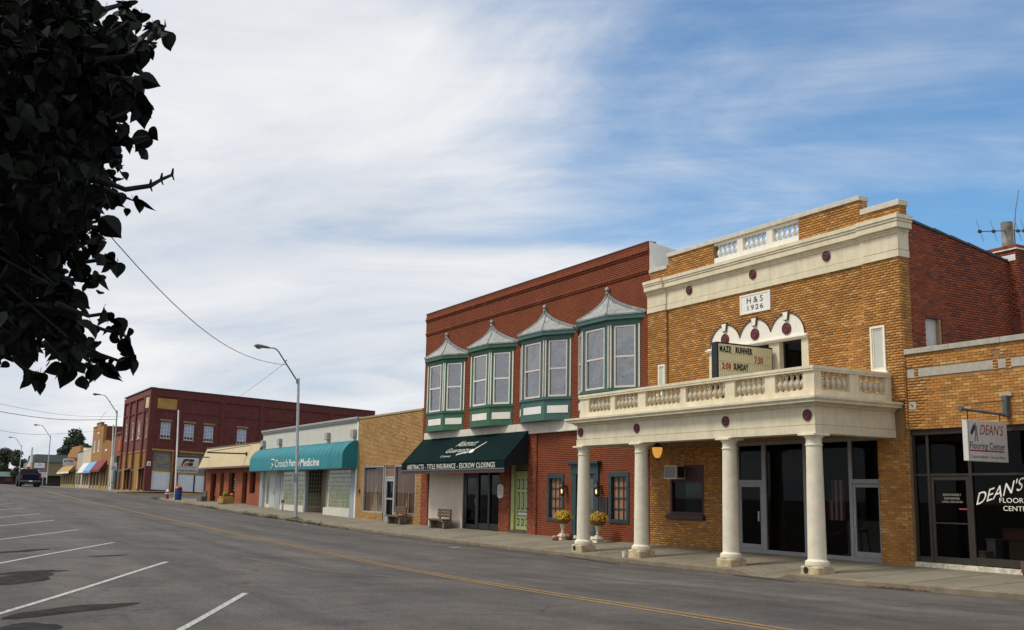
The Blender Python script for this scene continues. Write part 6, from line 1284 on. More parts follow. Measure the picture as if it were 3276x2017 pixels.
wall_with_holes('wall', -176.9, -168.05, 1.0, 7.15, FY+.0, FY+.4, [(-176.4, -168.6, 1, 4.6)], CRM, b); part('coping', MB().box(-177, -168.0, FY-.06, FY+.42, 7.151, 7.28), CREAMW, b); part('parapet_stub', MB().box(-176.8, -175.6, FY-.01, FY+.4, 7.281, 7.55), CREAMW, b); shop_bays(b, -176.4, -168.6, 1.35, 4.6, 3, FGL, CRM, FY+.05); part('roof', MB().box(-176.8, -168.1, FY+.401, 40, 6.4, 6.5), SLATE, b); part('inner_wall', MB().box(-176.8, -168.1, FY+.9, FY+1, 1, 6.4), DARKIN, b)
b = thing('pale_grey_building', 'small pale grey front left of the cream building', 'building', (-180, FY, 1.4))
part('wall', MB().box(-183.4, -176.95, FY+.02, 38, 1, 7.0), mat('pale_grey_far', (.44, .42, .38), .8, .1, 4), b); part('coping', MB().box(-183.4, -176.95, FY-.05, FY+.42, 7.001, 7.12), SLATE, b); part('shop_pane', MB().box(-182.8, -177.6, FY-.0, FY+.019, 1.9, 4.2), FGL, b); part('door', MB().box(-180.6, -179.6, FY-.03, FY-.001, 1.35, 4.0), TANP, b)
b = thing('ochre_gabled_shop', 'ochre brick shop with stepped gable end and striped lower front', 'building', (-192, FY, 1.4))
part('wall', MB().prism([(-203.4, 1.0), (-183.5, 1.0), (-183.5, 8.2), (-194.6, 8.25), (-194.7, 7.85), (-197.2, 7.85), (-197.3, 7.3), (-199.2, 7.3), (-199.3, 6.6), (-203.4, 6.5)], 'y', FY+.35, FY+.75), OCHB, b); part('cornice', MB().box(-199.5, -183.5, FY+.1, FY+.34, 6.1, 6.3), mat('brown_beam', (.16, .07, .03), .7, .2), b); shop_bays(b, -203.2, -184, 1.4, 4.4, 6, FGL, TANP, FY+.0); part('roof', MB().box(-203.3, -183.6, FY+.76, 40, 6.0, 6.1), SLATE, b); part('side_wall', MB().box(-183.9, -183.5, FY+.76, 40, 1, 7.9), CRM, b)
b = thing('green_roofed_hall', 'tan metal hall with dark green roof and white spire front', 'building', (-232, 24, 1.3))
part('wall', MB().box(-250, -230, 19.9, 34, 3.6, 6.3), mat('tan_metal_siding', (.21, .165, .095), .7, .08, 4, 0, 1, stretch=(1, 9, .3)), b); part('under_wall', MB().box(-250, -231.4, 20.4, 34, 1.0, 3.6), mat('dark_porch', (.03, .028, .025), .8, .3), b); part('roof', MB().hexa([(-250, 20.5, 6.3), (-229.6, 20.5, 6.3), (-229.6, 34, 6.3), (-250, 34, 6.3)], [(-247, 20.5, 7.85), (-231, 20.5, 7.85), (-231, 34, 7.8), (-247, 34, 7.8)]), mat('dark_green_roof', (.022, .045, .042), .6, .12, 3, 0, 1, stretch=(1, 7, 1)), b)
part('white_front', MB().prism([(-240, 3.6), (-229.8, 3.6), (-230.4, 6.2), (-231.2, 7.6), (-231.6, 9.2), (-231.9, 7.6), (-235, 6.3), (-240, 5.6)], 'y', 19.6, 19.89), mat('pale_front_panel', (.50, .50, .46), .7, .08), b); part('entrance', MB().box(-231.4, -231.3, 27, 29, 1.2, 3.5), mat('bluish_door', (.16, .19, .25), .4, .1), b); part('post', MB().box(-230.3, -230.0, 20.5, 20.8, 1.0, 3.6), REDB, b); part('post', MB().box(-230.3, -230.0, 26.4, 26.7, 1.0, 3.6), TANP, b)
b = thing('low_green_roof_shed', 'low dark building with grey green roof at the far left', 'building', (-340, 23, 1.2))
part('wall', MB().box(-350, -340, 19.0, 29, .8, 4.0), mat('dark_brick_far', (.035, .022, .018), .9, .4, 1.5), b); part('roof', MB().hexa([(-350, 18.4, 4.0), (-339.4, 18.4, 4.0), (-339.4, 29.5, 4.0), (-350, 29.5, 4.0)], [(-347, 18.6, 5.4), (-342, 18.6, 5.4), (-342, 29.2, 5.4), (-347, 29.2, 5.4)]), mat('grey_green_roof', (.10, .16, .14), .6, .15, 3), b); part('red_panel', MB().box(-339.99, -339.9, 22.5, 24.6, 2.6, 3.8), mat('brown_red_panel', (.12, .035, .025), .8, .2), b)
def canopy(nm, label, x0, x1, zt, zb_, col, y1=21.6, pale=None):
    a = thing(nm, label, 'awning', ((x0+x1)/2, FY, zb_)); m_ = mat(nm+label[:8], col, .7, .08, 3)
    part('slope', MB().hexa([(x0, y1, zb_), (x1, y1, zb_), (x1, FY-.03, zt-.05), (x0, FY-.03, zt-.05)], [(x0, y1-.02, zb_+.05), (x1, y1-.02, zb_+.05), (x1, FY-.03, zt), (x0, FY-.03, zt)]), m_, a); part('end_flap', MB().prism([(y1, zb_), (FY-.04, zb_), (FY-.04, zt-.06)], 'x', x1, x1+.02), mat(nm+label[:8]+'dk', tuple(c*.7 for c in col), .7, .1), a); part('valance', MB().box(x0, x1, y1-.03, y1-.001, zb_-.25, zb_+.03), pale or m_, a); return a
a = canopy('shop_awning', 'dark red sloping awning with faint lettering, rightmost of the far row', -161.0, -152.3, 5.27, 3.88, (.17, .012, .018)); text('CAFE', 3.0, .3, (-158.2, 21.93, 4.52), XU, (0, .5, .85), (0, -.85, .5), mat('pinkish_print', (.36, .12, .1), .7, .1), a, depth=.01) if 0 else None
canopy('shop_awning', 'bright sky blue section of awning beside the dark red awning', -168.6, -161.05, 5.20, 3.80, (.16, .36, .62)); canopy('shop_awning', 'white awning section left of the sky blue one', -175.5, -168.65, 5.15, 3.6, (.66, .66, .64), pale=mat('maroon_valance', (.16, .03, .04), .7, .2)); canopy('shop_awning', 'tan sloping awning under the white hanging sign far off', -202, -185.5, 4.98, 3.95, (.40, .24, .07), pale=CREAMW)
s = thing('projecting_sign', 'white projecting sign with blue black lettering above the tan awning', 'sign', (-186, 21.5, 4.9)); part('panel', MB().box(-186.1, -185.95, 20.66, 22.40, 4.92, 6.05), mat('sign_cool_white', (.66, .66, .68), .5, .05), s); text('YORK', 1.05, .34, (-185.945, 21.2, 5.50), YU, ZV, NX, NAVY, s, bold=.05, depth=.006); part('blue_emblem', MB().prism([(20.82, 5.50), (21.12, 5.50), (21.16, 5.84), (20.98, 5.76), (20.86, 5.84)], 'x', -185.949, -185.94), mat('emblem_blue', (.03, .06, .22), .5, .1), s)
part('print_line', MB().box(-185.949, -185.945, 20.8, 22.3, 5.28, 5.36), mat('faint_print', (.36, .37, .42), .6, .1), s); part('print_line', MB().box(-185.949, -185.945, 20.8, 22.3, 5.08, 5.14), mat('faint_print', (.36, .37, .42)), s); part('arm', MB().tube([(-186, 20.5, 6.2), (-186, 22.5, 6.2)], .04, 5), BRZ, s)
def post_sign(nm, label, x, y0, y1, z0, z1, col, band=None, txt=None):
    s = thing(nm, label, 'sign', (x, (y0+y1)/2, gz(x, 19)+.1)); part('post', MB().tube([(x-.12, (y0+y1)/2, gz(x, 19)), (x-.12, (y0+y1)/2, z1-.1)], .06, 6), STEEL, s); p = part('panel', MB().box(x-.06, x, y0, y1, z0, z1), mat(nm+label[:6], col, .5, .05), s)
    if band: part('lower_band', MB().box(x-.07, x+.004, y0, y1, z0-.22, z0+.01), mat('violet_blue_band', (.05, .05, .22), .5, .1), p); part('roof_emblem', MB().prism([(y0+.6, z1-.35), (y0+.9, z1-.08), (y1-.6, z1-.35), (y1-.75, z1-.35), (y0+.9, z1-.18), (y0+.72, z1-.35)], 'x', x+.001, x+.008), mat('slate_blue', (.08, .11, .2), .5, .1), p); part('print_line', MB().box(x+.001, x+.006, y0+.2, y1-.2, z0+.38, z0+.50), mat('faint_print', (.36, .37, .42)), p)
    if txt:
        for k in range(3): part('print_line', MB().box(x+.001, x+.006, y0+.15, y1-.15-.1*k, z1-.28-.25*k, z1-.18-.25*k), mat('faint_print', (.36, .37, .42)), p)
    return s
post_sign('post_sign', 'white business sign with roof emblem and violet lower band', -215, 18.98, 20.75, 4.85, 5.80, (.78, .79, .80), band=1); post_sign('post_sign', 'white low board with faint grey lines beside the far lamp post', -205, 19.0, 20.4, 3.05, 3.95, (.74, .74, .76), txt=1); post_sign('post_sign', 'small bright red sign behind the dark pickup truck', -225, 18.48, 19.22, 4.75, 5.20, (.55, .04, .05))
# ------------------------------------------------------------------ street lamps
def lamp(label):
    l = thing('street_lamp', label, 'street lamp', (0, 0, 0), group='grey street lamps reaching over the road')
    part('pole', MB().tube([(0, 0, -.1), (-.45, 0, 4.2), (-.9, 0, 8.35)], [.115, .095, .075], 12), STEEL, l, smooth=True, local=True); part('base', MB().lathe([(.19, -.05), (.19, .04), (.12, .08)], (0, 0, 0), 12), RUST, l, local=True)
    part('arm', MB().tube([(-.89, -.02, 8.10), (-.90, -.75, 9.08), (-.90, -1.32, 9.86), (-.90, -1.48, 10.0), (-.90, -1.62, 10.06), (-.90, -1.95, 10.06)], [.045, .045, .042, .04, .038, .036], 8), LAMPH, l, smooth=True, local=True); part('bracket', MB().box(-.97, -.82, -.12, .05, 8.02, 8.2), LAMPH, l, local=True)
    h = part('head', MB().add(*(lambda R: ([p for r in R for p in r], [(i*10+k, i*10+(k+1) % 10, (i+1)*10+(k+1) % 10, (i+1)*10+k) for i in range(len(R)-1) for k in range(10)]+[tuple(range(10)), tuple((len(R)-1)*10+k for k in range(9, -1, -1))]))([[(-.90+a*math.cos(2*math.pi*k/10), y, z+b*math.sin(2*math.pi*k/10)) for k in range(10)] for (y, z, a, b) in ((-1.90, 10.06, .05, .05), (-2.05, 10.08, .085, .075), (-2.4, 10.11, .14, .10), (-2.62, 10.12, .17, .115), (-2.78, 10.12, .13, .08), (-2.86, 10.11, .05, .03))])), LAMPH, l, smooth=True, local=True)
    part('lens', MB().ell((-.90, -2.56, 10.03), (.14, .19, .10), 10, 6), mat('lamp_lens', (.22, .21, .17), .25, .1), l, smooth=True, local=True)
    part('cable_clip', MB().tube([(-.9, -.93, 9.25), (-.9, -.80, 9.42)], .03, 6), BLACK, l, local=True); return l
L1 = lamp('tall grey street lamp on the kerb before the clinic, nearest one'); L1.location = (-60.2, 19.62, pz(-60.2, 19.6))
part('meter_box', MB().box(.06, .12, -.34, -.08, 2.05, 2.60), mat('pale_box', (.30, .36, .37), .5, .1), L1, local=True)
for x, lb in ((-127.6, 'street lamp beside the speed limit sign at the oxblood corner building'), (-197.5, 'street lamp rising right of the dark pickup truck'), (-255, 'farthest street lamp standing before the dark trees at the left')):
    c = copy_tree(L1, loc=(x, 19.62, pz(x, 19.62)+.35 if x < -190 else pz(x, 19.62)+(.9 if x == -127.6 else 0))); c['label'] = lb
    for k in list(c.children):
        if k.name.startswith('meter_box'): bpy.data.objects.remove(k)
    if x == -127.6: pass
fp = thing('flagpole', 'thin white bare pole on the near corner beside blue bin', 'pole', (-95.3, 20, pz(-95.3, 20))); part('shaft', MB().tube([(-95.35, 20, .5), (-95.9, 20, 4.2), (-96.6, 20, 8.57)], [.085, .075, .06], 10), mat('white_pole', (.74, .74, .72), .5, .08), fp, smooth=True); part('collar', MB().lathe([(.13, .0), (.13, .08), (.1, .12)], (-95.35, 20, pz(-95.3, 20)), 10), STEEL, fp)
fp = thing('utility_pole', 'plain pale pole left of the lamp by the speed limit sign', 'pole', (-127.3, 19.45, pz(-127.3, 19.45))); part('shaft', MB().tube([(-127.3, 19.45, 1.0), (-129.2, 19.45, 8.7)], [.09, .06], 8), mat('white_pole', (.74, .74, .72)), fp); part('cap', MB().lathe([(.08, 0), (.06, .1)], (-129.2, 19.45, 8.7), 8), STEEL, fp)
sl_ = thing('speed_limit_sign', 'white speed limit 25 sign on a post by the far corner', 'sign', (-126.9, 19.5, pz(-127, 19.5))); part('post', MB().tube([(-126.95, 19.53, 1.0), (-126.95, 19.53, 4.3)], .035, 6), STEEL, sl_); p = part('plate', MB().box(-126.9, -126.87, 19.22, 19.84, 3.52, 4.36), WHITE, sl_); text('SPEED', .36, .11, (-126.869, 19.35, 4.18), YU, ZV, NX, INK, p, depth=.004); text('LIMIT', .32, .11, (-126.869, 19.37, 4.02), YU, ZV, NX, INK, p, depth=.004); text('25', .46, .36, (-126.869, 19.30, 3.58), YU, ZV, NX, INK, p, bold=.04, depth=.004)
zb = pz(-95, 20); bn = thing('litter_bin', 'blue round litter bin with red domed top at the corner', 'bin', (-94.4, 20.05, zb)); part('body', MB().lathe([(.26, 0), (.30, .05), (.32, .5), (.32, .86), (.30, .88)], (-94.4, 20.05, zb), 18), mat('bin_blue', (.012, .055, .22), .45, .1), bn, smooth=True); part('lid', MB().lathe([(.335, .88), (.335, .96), (.30, 1.06), (.22, 1.15), (.10, 1.21), (.0, 1.225)], (-94.4, 20.05, zb), 18), mat('bin_red', (.38, .035, .025), .4, .1), bn, smooth=True); part('flap', MB().box(-94.08, -94.04, 19.93, 20.17, zb+.9, zb+1.04), BLACK, bn)
hy = thing('fire_hydrant', 'red fire hydrant with white cap on the near corner', 'hydrant', (-97.4, 19.75, pz(-97.4, 19.75))); zb = pz(-97.4, 19.75)
HR_ = mat('hydrant_red', (.26, .015, .02), .45, .1); part('barrel', MB().lathe([(.17, 0), (.17, .05), (.12, .07), (.12, .52), (.16, .55), (.16, .60), (.13, .62)], (-97.4, 19.75, zb), 14), HR_, hy, smooth=True); part('bonnet', MB().lathe([(.14, .62), (.13, .72), (.08, .80), (.04, .82), (.04, .88), (0, .885)], (-97.4, 19.75, zb), 14), WHITE, hy, smooth=True)
for d in ((0, -1), (0, 1), (1, 0)): part('outlet', MB().tube([(-97.4+.1*d[0], 19.75+.1*d[1], zb+.46), (-97.4+.21*d[0], 19.75+.21*d[1], zb+.46)], .065, 8), WHITE, hy)
# ------------------------------------------------------------------ pickup truck cresting the hill
tk = thing('pickup_truck', 'dark navy pickup truck seen from behind on the crest', 'truck', (-122, 10.3, gz(-122, 10.3)), math.pi)
NV = mat('navy_car_paint', (.005, .008, .028), .6, .1, 3, 0, 1, spec=.12); TYRE = mat('tyre', (.012, .012, .012), .9, .2); CHR = mat('dull_chrome', (.10, .10, .105), .4, .1, metal=.3)
part('body', MB().prism([(-2.7, .62), (-2.7, 1.28), (-.55, 1.28), (-.45, 1.24), (1.5, 1.24), (2.55, 1.10), (2.75, .95), (2.75, .55), (-2.7, .55)], 'y', -1.0, 1.0), NV, tk, local=True, bevel=.03); cbn = part('cab', MB().hexa([(-.6, -.95, 1.25), (1.55, -.95, 1.25), (1.55, .95, 1.25), (-.6, .95, 1.25)], [(-.35, -.74, 1.84), (.75, -.74, 1.84), (.75, .74, 1.84), (-.35, .74, 1.84)]), NV, tk, local=True, bevel=.03)
part('rear_window', MB().hexa([(-.615, -.74, 1.34), (-.56, -.74, 1.34), (-.56, .74, 1.34), (-.615, .74, 1.34)], [(-.415, -.66, 1.76), (-.36, -.66, 1.76), (-.36, .66, 1.76), (-.415, .66, 1.76)]), FGL, cbn, local=True)
tg = part('tailgate', MB().box(-2.74, -2.701, -.80, .80, .68, 1.26), NV, tk, local=True, bevel=.015); part('gate_rail', MB().box(-2.75, -2.70, -.99, .99, 1.282, 1.32), CHR, tk, local=True); part('bumper', MB().box(-2.86, -2.705, -.95, .95, .46, .66), CHR, tk, local=True, bevel=.03); part('number_plate', MB().box(-2.868, -2.861, -.16, .16, .50, .64), WHITE, tk, local=True)
for y in (-.9, .9): part('tail_light', MB().box(-2.73, -2.701, y-.08, y+.08, .82, 1.2), mat('tail_red', (.30, .012, .02), .3, .1), tk, local=True)
for x in (-1.75, 1.75):
    for y in (-.86, .86):
        w = part('wheel', MB().tube([(x, y-.13, .38), (x, y+.13, .38)], .385, 16), TYRE, tk, local=True); part('rim', MB().tube([(x, y-.14, .38), (x, y+.14, .38)], .22, 12), CHR, w, local=True)
part('underbody', MB().box(-2.6, 2.5, -.72, .72, .30, .549), BLACK, tk, local=True)
for y in (-1.12, 1.12): part('wing_mirror', MB().box(.85, .95, y-.11, y+.11, 1.3, 1.5), BLACK, tk, local=True)
# ------------------------------------------------------------------ overhead wires
def wire(label, pts, r=.012):
    P = np.array(pts, float); t = np.linspace(0, 1, len(P)); tt = np.linspace(0, 1, 22)
    co = [np.polyfit(t, P[:, j], min(3, len(P)-1)) for j in range(3)]; Q = [tuple(np.polyval(c, u) for c in co) for u in tt]
    return solo('overhead_wire', MB().tube(Q, r, 5), WIRE, label, 'wire', smooth=True)
def seg(a, b, ts): return [(a[0]+(b[0]-a[0])*t, a[1]+(b[1]-a[1])*t, z) for t, z in ts]
wire('sagging black wire from the tree to the nearest lamp arm', seg((-61.1, 18.72), (-28.1, 3.47), ((0, 9.2), (.19, 8.33), (.35, 7.84), (.56, 7.6), (.77, 7.8), (.92, 8.14), (1, 8.4), (1.33, 9.75))), .014)
wire('thin wire from nearest lamp arm back to the oxblood building roof', [(-61.1, 18.72, 9.2), (-92, 25.4, 10.7), (-123.9, 32.5, 12.5)], .012)
wire('lower dark wire crossing the street to the lamp by the corner', seg((-128.6, 19.6), (-105, 6), ((0, 9.4), (.3, 8.75), (.573, 8.33), (1, 8.13), (1.6, 8.6))), .028)
wire('upper thin wire crossing the street to the oxblood corner building', seg((-130, 20.4), (-105, 6), ((0, 9.9), (.3, 9.2), (.573, 8.9), (1, 8.8), (1.6, 9.4))), .014)
wire('far wire running across the street to the tall ochre building', seg((-160, 22.4), (-137, 8), ((0, 9.5), (.42, 8.4), (.75, 8.0), (1, 7.9), (1.6, 8.6))), .018)
wire('slanting guy wire from a lamp arm to the ochre parapet', [(-128.5, 18.45, 10.3), (-147, 20.2, 9.9), (-164.4, 22.5, 9.6)], .016)
up = thing('utility_pole', 'timber utility pole standing beside the leafy tree on near pavement', 'pole', (-17.2, -1.5, gz(-17.2, -1.5))); part('shaft', MB().lathe([(.15, -.2), (.11, 10.2)], (-17.2, -1.5, gz(-17.2, -1.5)), 10), WOODW, up); part('crossarm', MB().box(-17.25, -17.15, -2.5, -.5, 9.7, 9.82), WOODW, up)
# ------------------------------------------------------------------ weeds, litter, covers
def tufts(name, spots, n, mt, kind='stuff', h=(.06, .16), seed=1):
    r = random.Random(seed); m = MB()
    for (x0, x1, y0, y1) in spots:
        for k in range(n):
            x, y = r.uniform(x0, x1), r.uniform(y0, y1); z = max(gz(x, y), -9) if y < 19.19 else pz(x, y); a = r.uniform(0, 6.28); hh = r.uniform(*h); w_ = r.uniform(.01, .03)
            m.add([(x-w_*math.cos(a), y-w_*math.sin(a), z), (x+w_*math.cos(a), y+w_*math.sin(a), z), (x+r.uniform(-.08, .08), y+r.uniform(-.08, .08), z+hh)], [(0, 1, 2)])
    return solo(name, m, mt, kind=kind)
tufts('kerb_weeds', [(-64.5, -62.2, 19.02, 19.22), (-60.4, -57.6, 19.0, 19.22), (-57, -54.5, 19.05, 19.2), (-70, -66.5, 19.05, 19.2), (-101, -98, 19.0, 19.3), (-80, -77, 19.05, 19.2)], 240, LEAFG, seed=2); tufts('dry_kerb_grass', [(-88, -50, 19.05, 19.21)], 1400, mat('dry_grass', (.20, .13, .05), .9, .3, 9), h=(.03, .10), seed=3)
def litter(name, box, n, mt, seed, s=(.015, .04)):
    r = random.Random(seed); m = MB()
    for k in range(n):
        x, y = r.triangular(box[0], box[1]), r.uniform(box[2], box[3]); z = gz(x, y)+.008 if y < 19.19 else pz(x, y)+.006; a = r.uniform(0, 6.28); q = r.uniform(*s); t = r.uniform(-.02, .03)
        m.add([(x+q*math.cos(a), y+q*math.sin(a), z+t+.02), (x-q*math.sin(a)*.6, y+q*math.cos(a)*.6, z), (x-q*math.cos(a), y-q*math.sin(a), z+.015), (x+q*math.sin(a)*.6, y-q*math.cos(a)*.6, z)], [(0, 1, 2, 3)])
    return solo(name, m, mt, kind='stuff')
litter('leaf_litter', (-17.2, -15.4, 19.0, 19.19), 260, mat('brown_leaf', (.11, .05, .025), .9, .4, 20), 5); litter('leaf_litter', (-60, -20, 19.02, 19.19), 420, mat('brown_leaf', (.11, .05, .025)), 6, (.01, .03)); litter('leaf_litter', (-60, -16, 19.4, 22.3), 150, mat('dark_leaf', (.05, .035, .025), .9, .4, 20), 7, (.008, .025))
wr = solo('paper_wrapper', MB().ell((0, 0, .05), (.06, .035, .055), 8, 6, lambda d: 1+.25*math.sin(9*d[0]+7*d[1])), WHITE, 'crumpled white paper lying in the leaves by the kerb', 'litter', loc=(-16.0, 19.08, gz(-16, 19.08))); solo('paper_wrapper', MB().ell((0, 0, .05), (.10, .05, .05), 8, 6, lambda d: 1+.25*math.sin(8*d[0]+5*d[2])), WHITE, 'small white wrapper against the kerb before the stucco panel', 'litter', loc=(-47.3, 19.08, gz(-47.3, 19.08)))
def cover(x, y, w_, d_, label):
    z0 = pz(x, y)
    return solo('utility_cover', MB().hexa([(-w_, -d_, pz(x-w_, y-d_)-z0+.003), (w_, -d_, pz(x+w_, y-d_)-z0+.003), (w_, d_, pz(x+w_, y+d_)-z0+.003), (-w_, d_, pz(x-w_, y+d_)-z0+.003)], [(-w_, -d_, pz(x-w_, y-d_)-z0+.009), (w_, -d_, pz(x+w_, y-d_)-z0+.009), (w_, d_, pz(x+w_, y+d_)-z0+.009), (-w_, d_, pz(x-w_, y+d_)-z0+.009)]), mat('cast_iron_cover', (.035, .034, .03), .6, .2), label, 'cover', loc=(x, y, z0))
cover(-24.75, 20.15, .22, .16, 'dark iron cover in the pavement left of third column'); cover(-17.45, 20.0, .24, .15, 'dark iron cover in the pavement before the flooring shop')
solo('door_mat', MB().box(-.75, .75, -.22, .22, 0, .012), mat('dark_mat', (.02, .02, .02), .9, .3), 'dark flat mat before the black glass door', 'mat', loc=(-43.6, 22.15, pz(-43.6, 22.15)+.006))
# ------------------------------------------------------------------ trees
def branch_mesh(paths, rad, n=6):
    m = MB()
    for p, r in zip(paths, rad): m.tube(p, r, n)
    return m
def far_tree(nm, label, base, top, blobs, nleaf, leaf, cols, seed, core=.62):
    r = random.Random(seed); t = thing(nm, label, 'tree', base, group='trees beyond the far end of the street')
    m = MB(); bx_, by_, bz_ = base; tr = [(bx_, by_, bz_), (bx_+.1, by_, bz_+(top-bz_)*.5), (bx_, by_, top-.6)]
    m.tube(tr, [.28, .18, .05], 7); part('trunk', m, WOODW, t)
    lm = MB()
    for (c, rr) in blobs: lm.tube([(bx_, by_, max(bz_+1, c[2]-rr[2]-.8)), tuple(c)], [.09, .02], 5)
    part('limbs', lm, WOODW, t, kind='stuff')
    A, B = MB(), MB(); vol = [rr[0]*rr[1]*rr[2] for c, rr in blobs]; tot = sum(vol)
    for (c, rr), v in zip(blobs, vol):
        for k in range(int(nleaf*v/tot)):
            d = Vector((r.gauss(0, 1), r.gauss(0, 1), r.gauss(0, 1))).normalized(); q = r.uniform(.35, 1.06)**.6; p = Vector((c[0]+d.x*rr[0]*q, c[1]+d.y*rr[1]*q, c[2]+d.z*rr[2]*q))
            u = Vector((r.gauss(0, 1), r.gauss(0, 1), r.gauss(0, 1))).normalized(); w_ = u.cross(d).normalized() if abs(u.dot(d)) < .98 else Vector((0, 0, 1)); s = leaf*r.uniform(.6, 1.3); (A if r.random() < .6 else B).quad(p+u*s, p+w_*s*.7, p-u*s, p-w_*s*.7)
    part('crown', A, mat(nm+'_leaf', cols[0], .8, .4, .5, 0, 1), t, kind='stuff'); part('crown', B, mat(nm+'_leaf_light', cols[1], .8, .4, .5, 0, 1), t, kind='stuff'); return t
rt = random.Random(9)
bl = [((-294+rt.uniform(-2.6, 2.6)*(1-k/16), 35+rt.uniform(-1.2, 1.2), 9.5+k*.47), (2.7*(1-k/15)+.7, 2.5*(1-k/15)+.7, 1.3)) for k in range(14)]+[((-288.6, 35.3, 11+k*.55), (1.9-.14*k, 1.8-.12*k, 1.1)) for k in range(7)]+[((-300.5, 34.2, 9.3+.5*k), (2.0-.3*k, 1.6, .8)) for k in range(4)]+[((-316, 34, 11.2), (3.0, .8, .7)), ((-310, 34, 9.6), (5, 1.4, 1.3)), ((-271, 34.6, 10.6), (5, 1.6, 1.2))]
far_tree('cedar_tree', 'dark green cedar with two tops behind the ochre gable', (-294, 35, 1), 17, bl, 7000, .34, ((.012, .026, .012), (.022, .042, .016)), 4)
bl = [((-352+rt.uniform(-4, 4), 21.5+rt.uniform(-1.5, 3), 6+rt.uniform(-3, 5.6)), (3.2, 1.9, 1.7)) for k in range(13)]
far_tree('broadleaf_tree', 'dense dark broadleaf tree at the far left edge', (-352, 22, 1), 11, bl, 5000, .36, ((.012, .024, .010), (.026, .04, .014)), 5)
bl = [((-340+rt.uniform(-5, 5), 25.6+rt.uniform(-1.7, 1.9), 7.4+rt.uniform(-3.2, 3.2)), (2.6, 1.4, 1.35)) for k in range(10)]
far_tree('broadleaf_tree', 'loose greyish green tree behind the farthest street lamp', (-340, 25.6, 1), 11, bl, 2600, .34, ((.018, .032, .015), (.035, .05, .022)), 6)
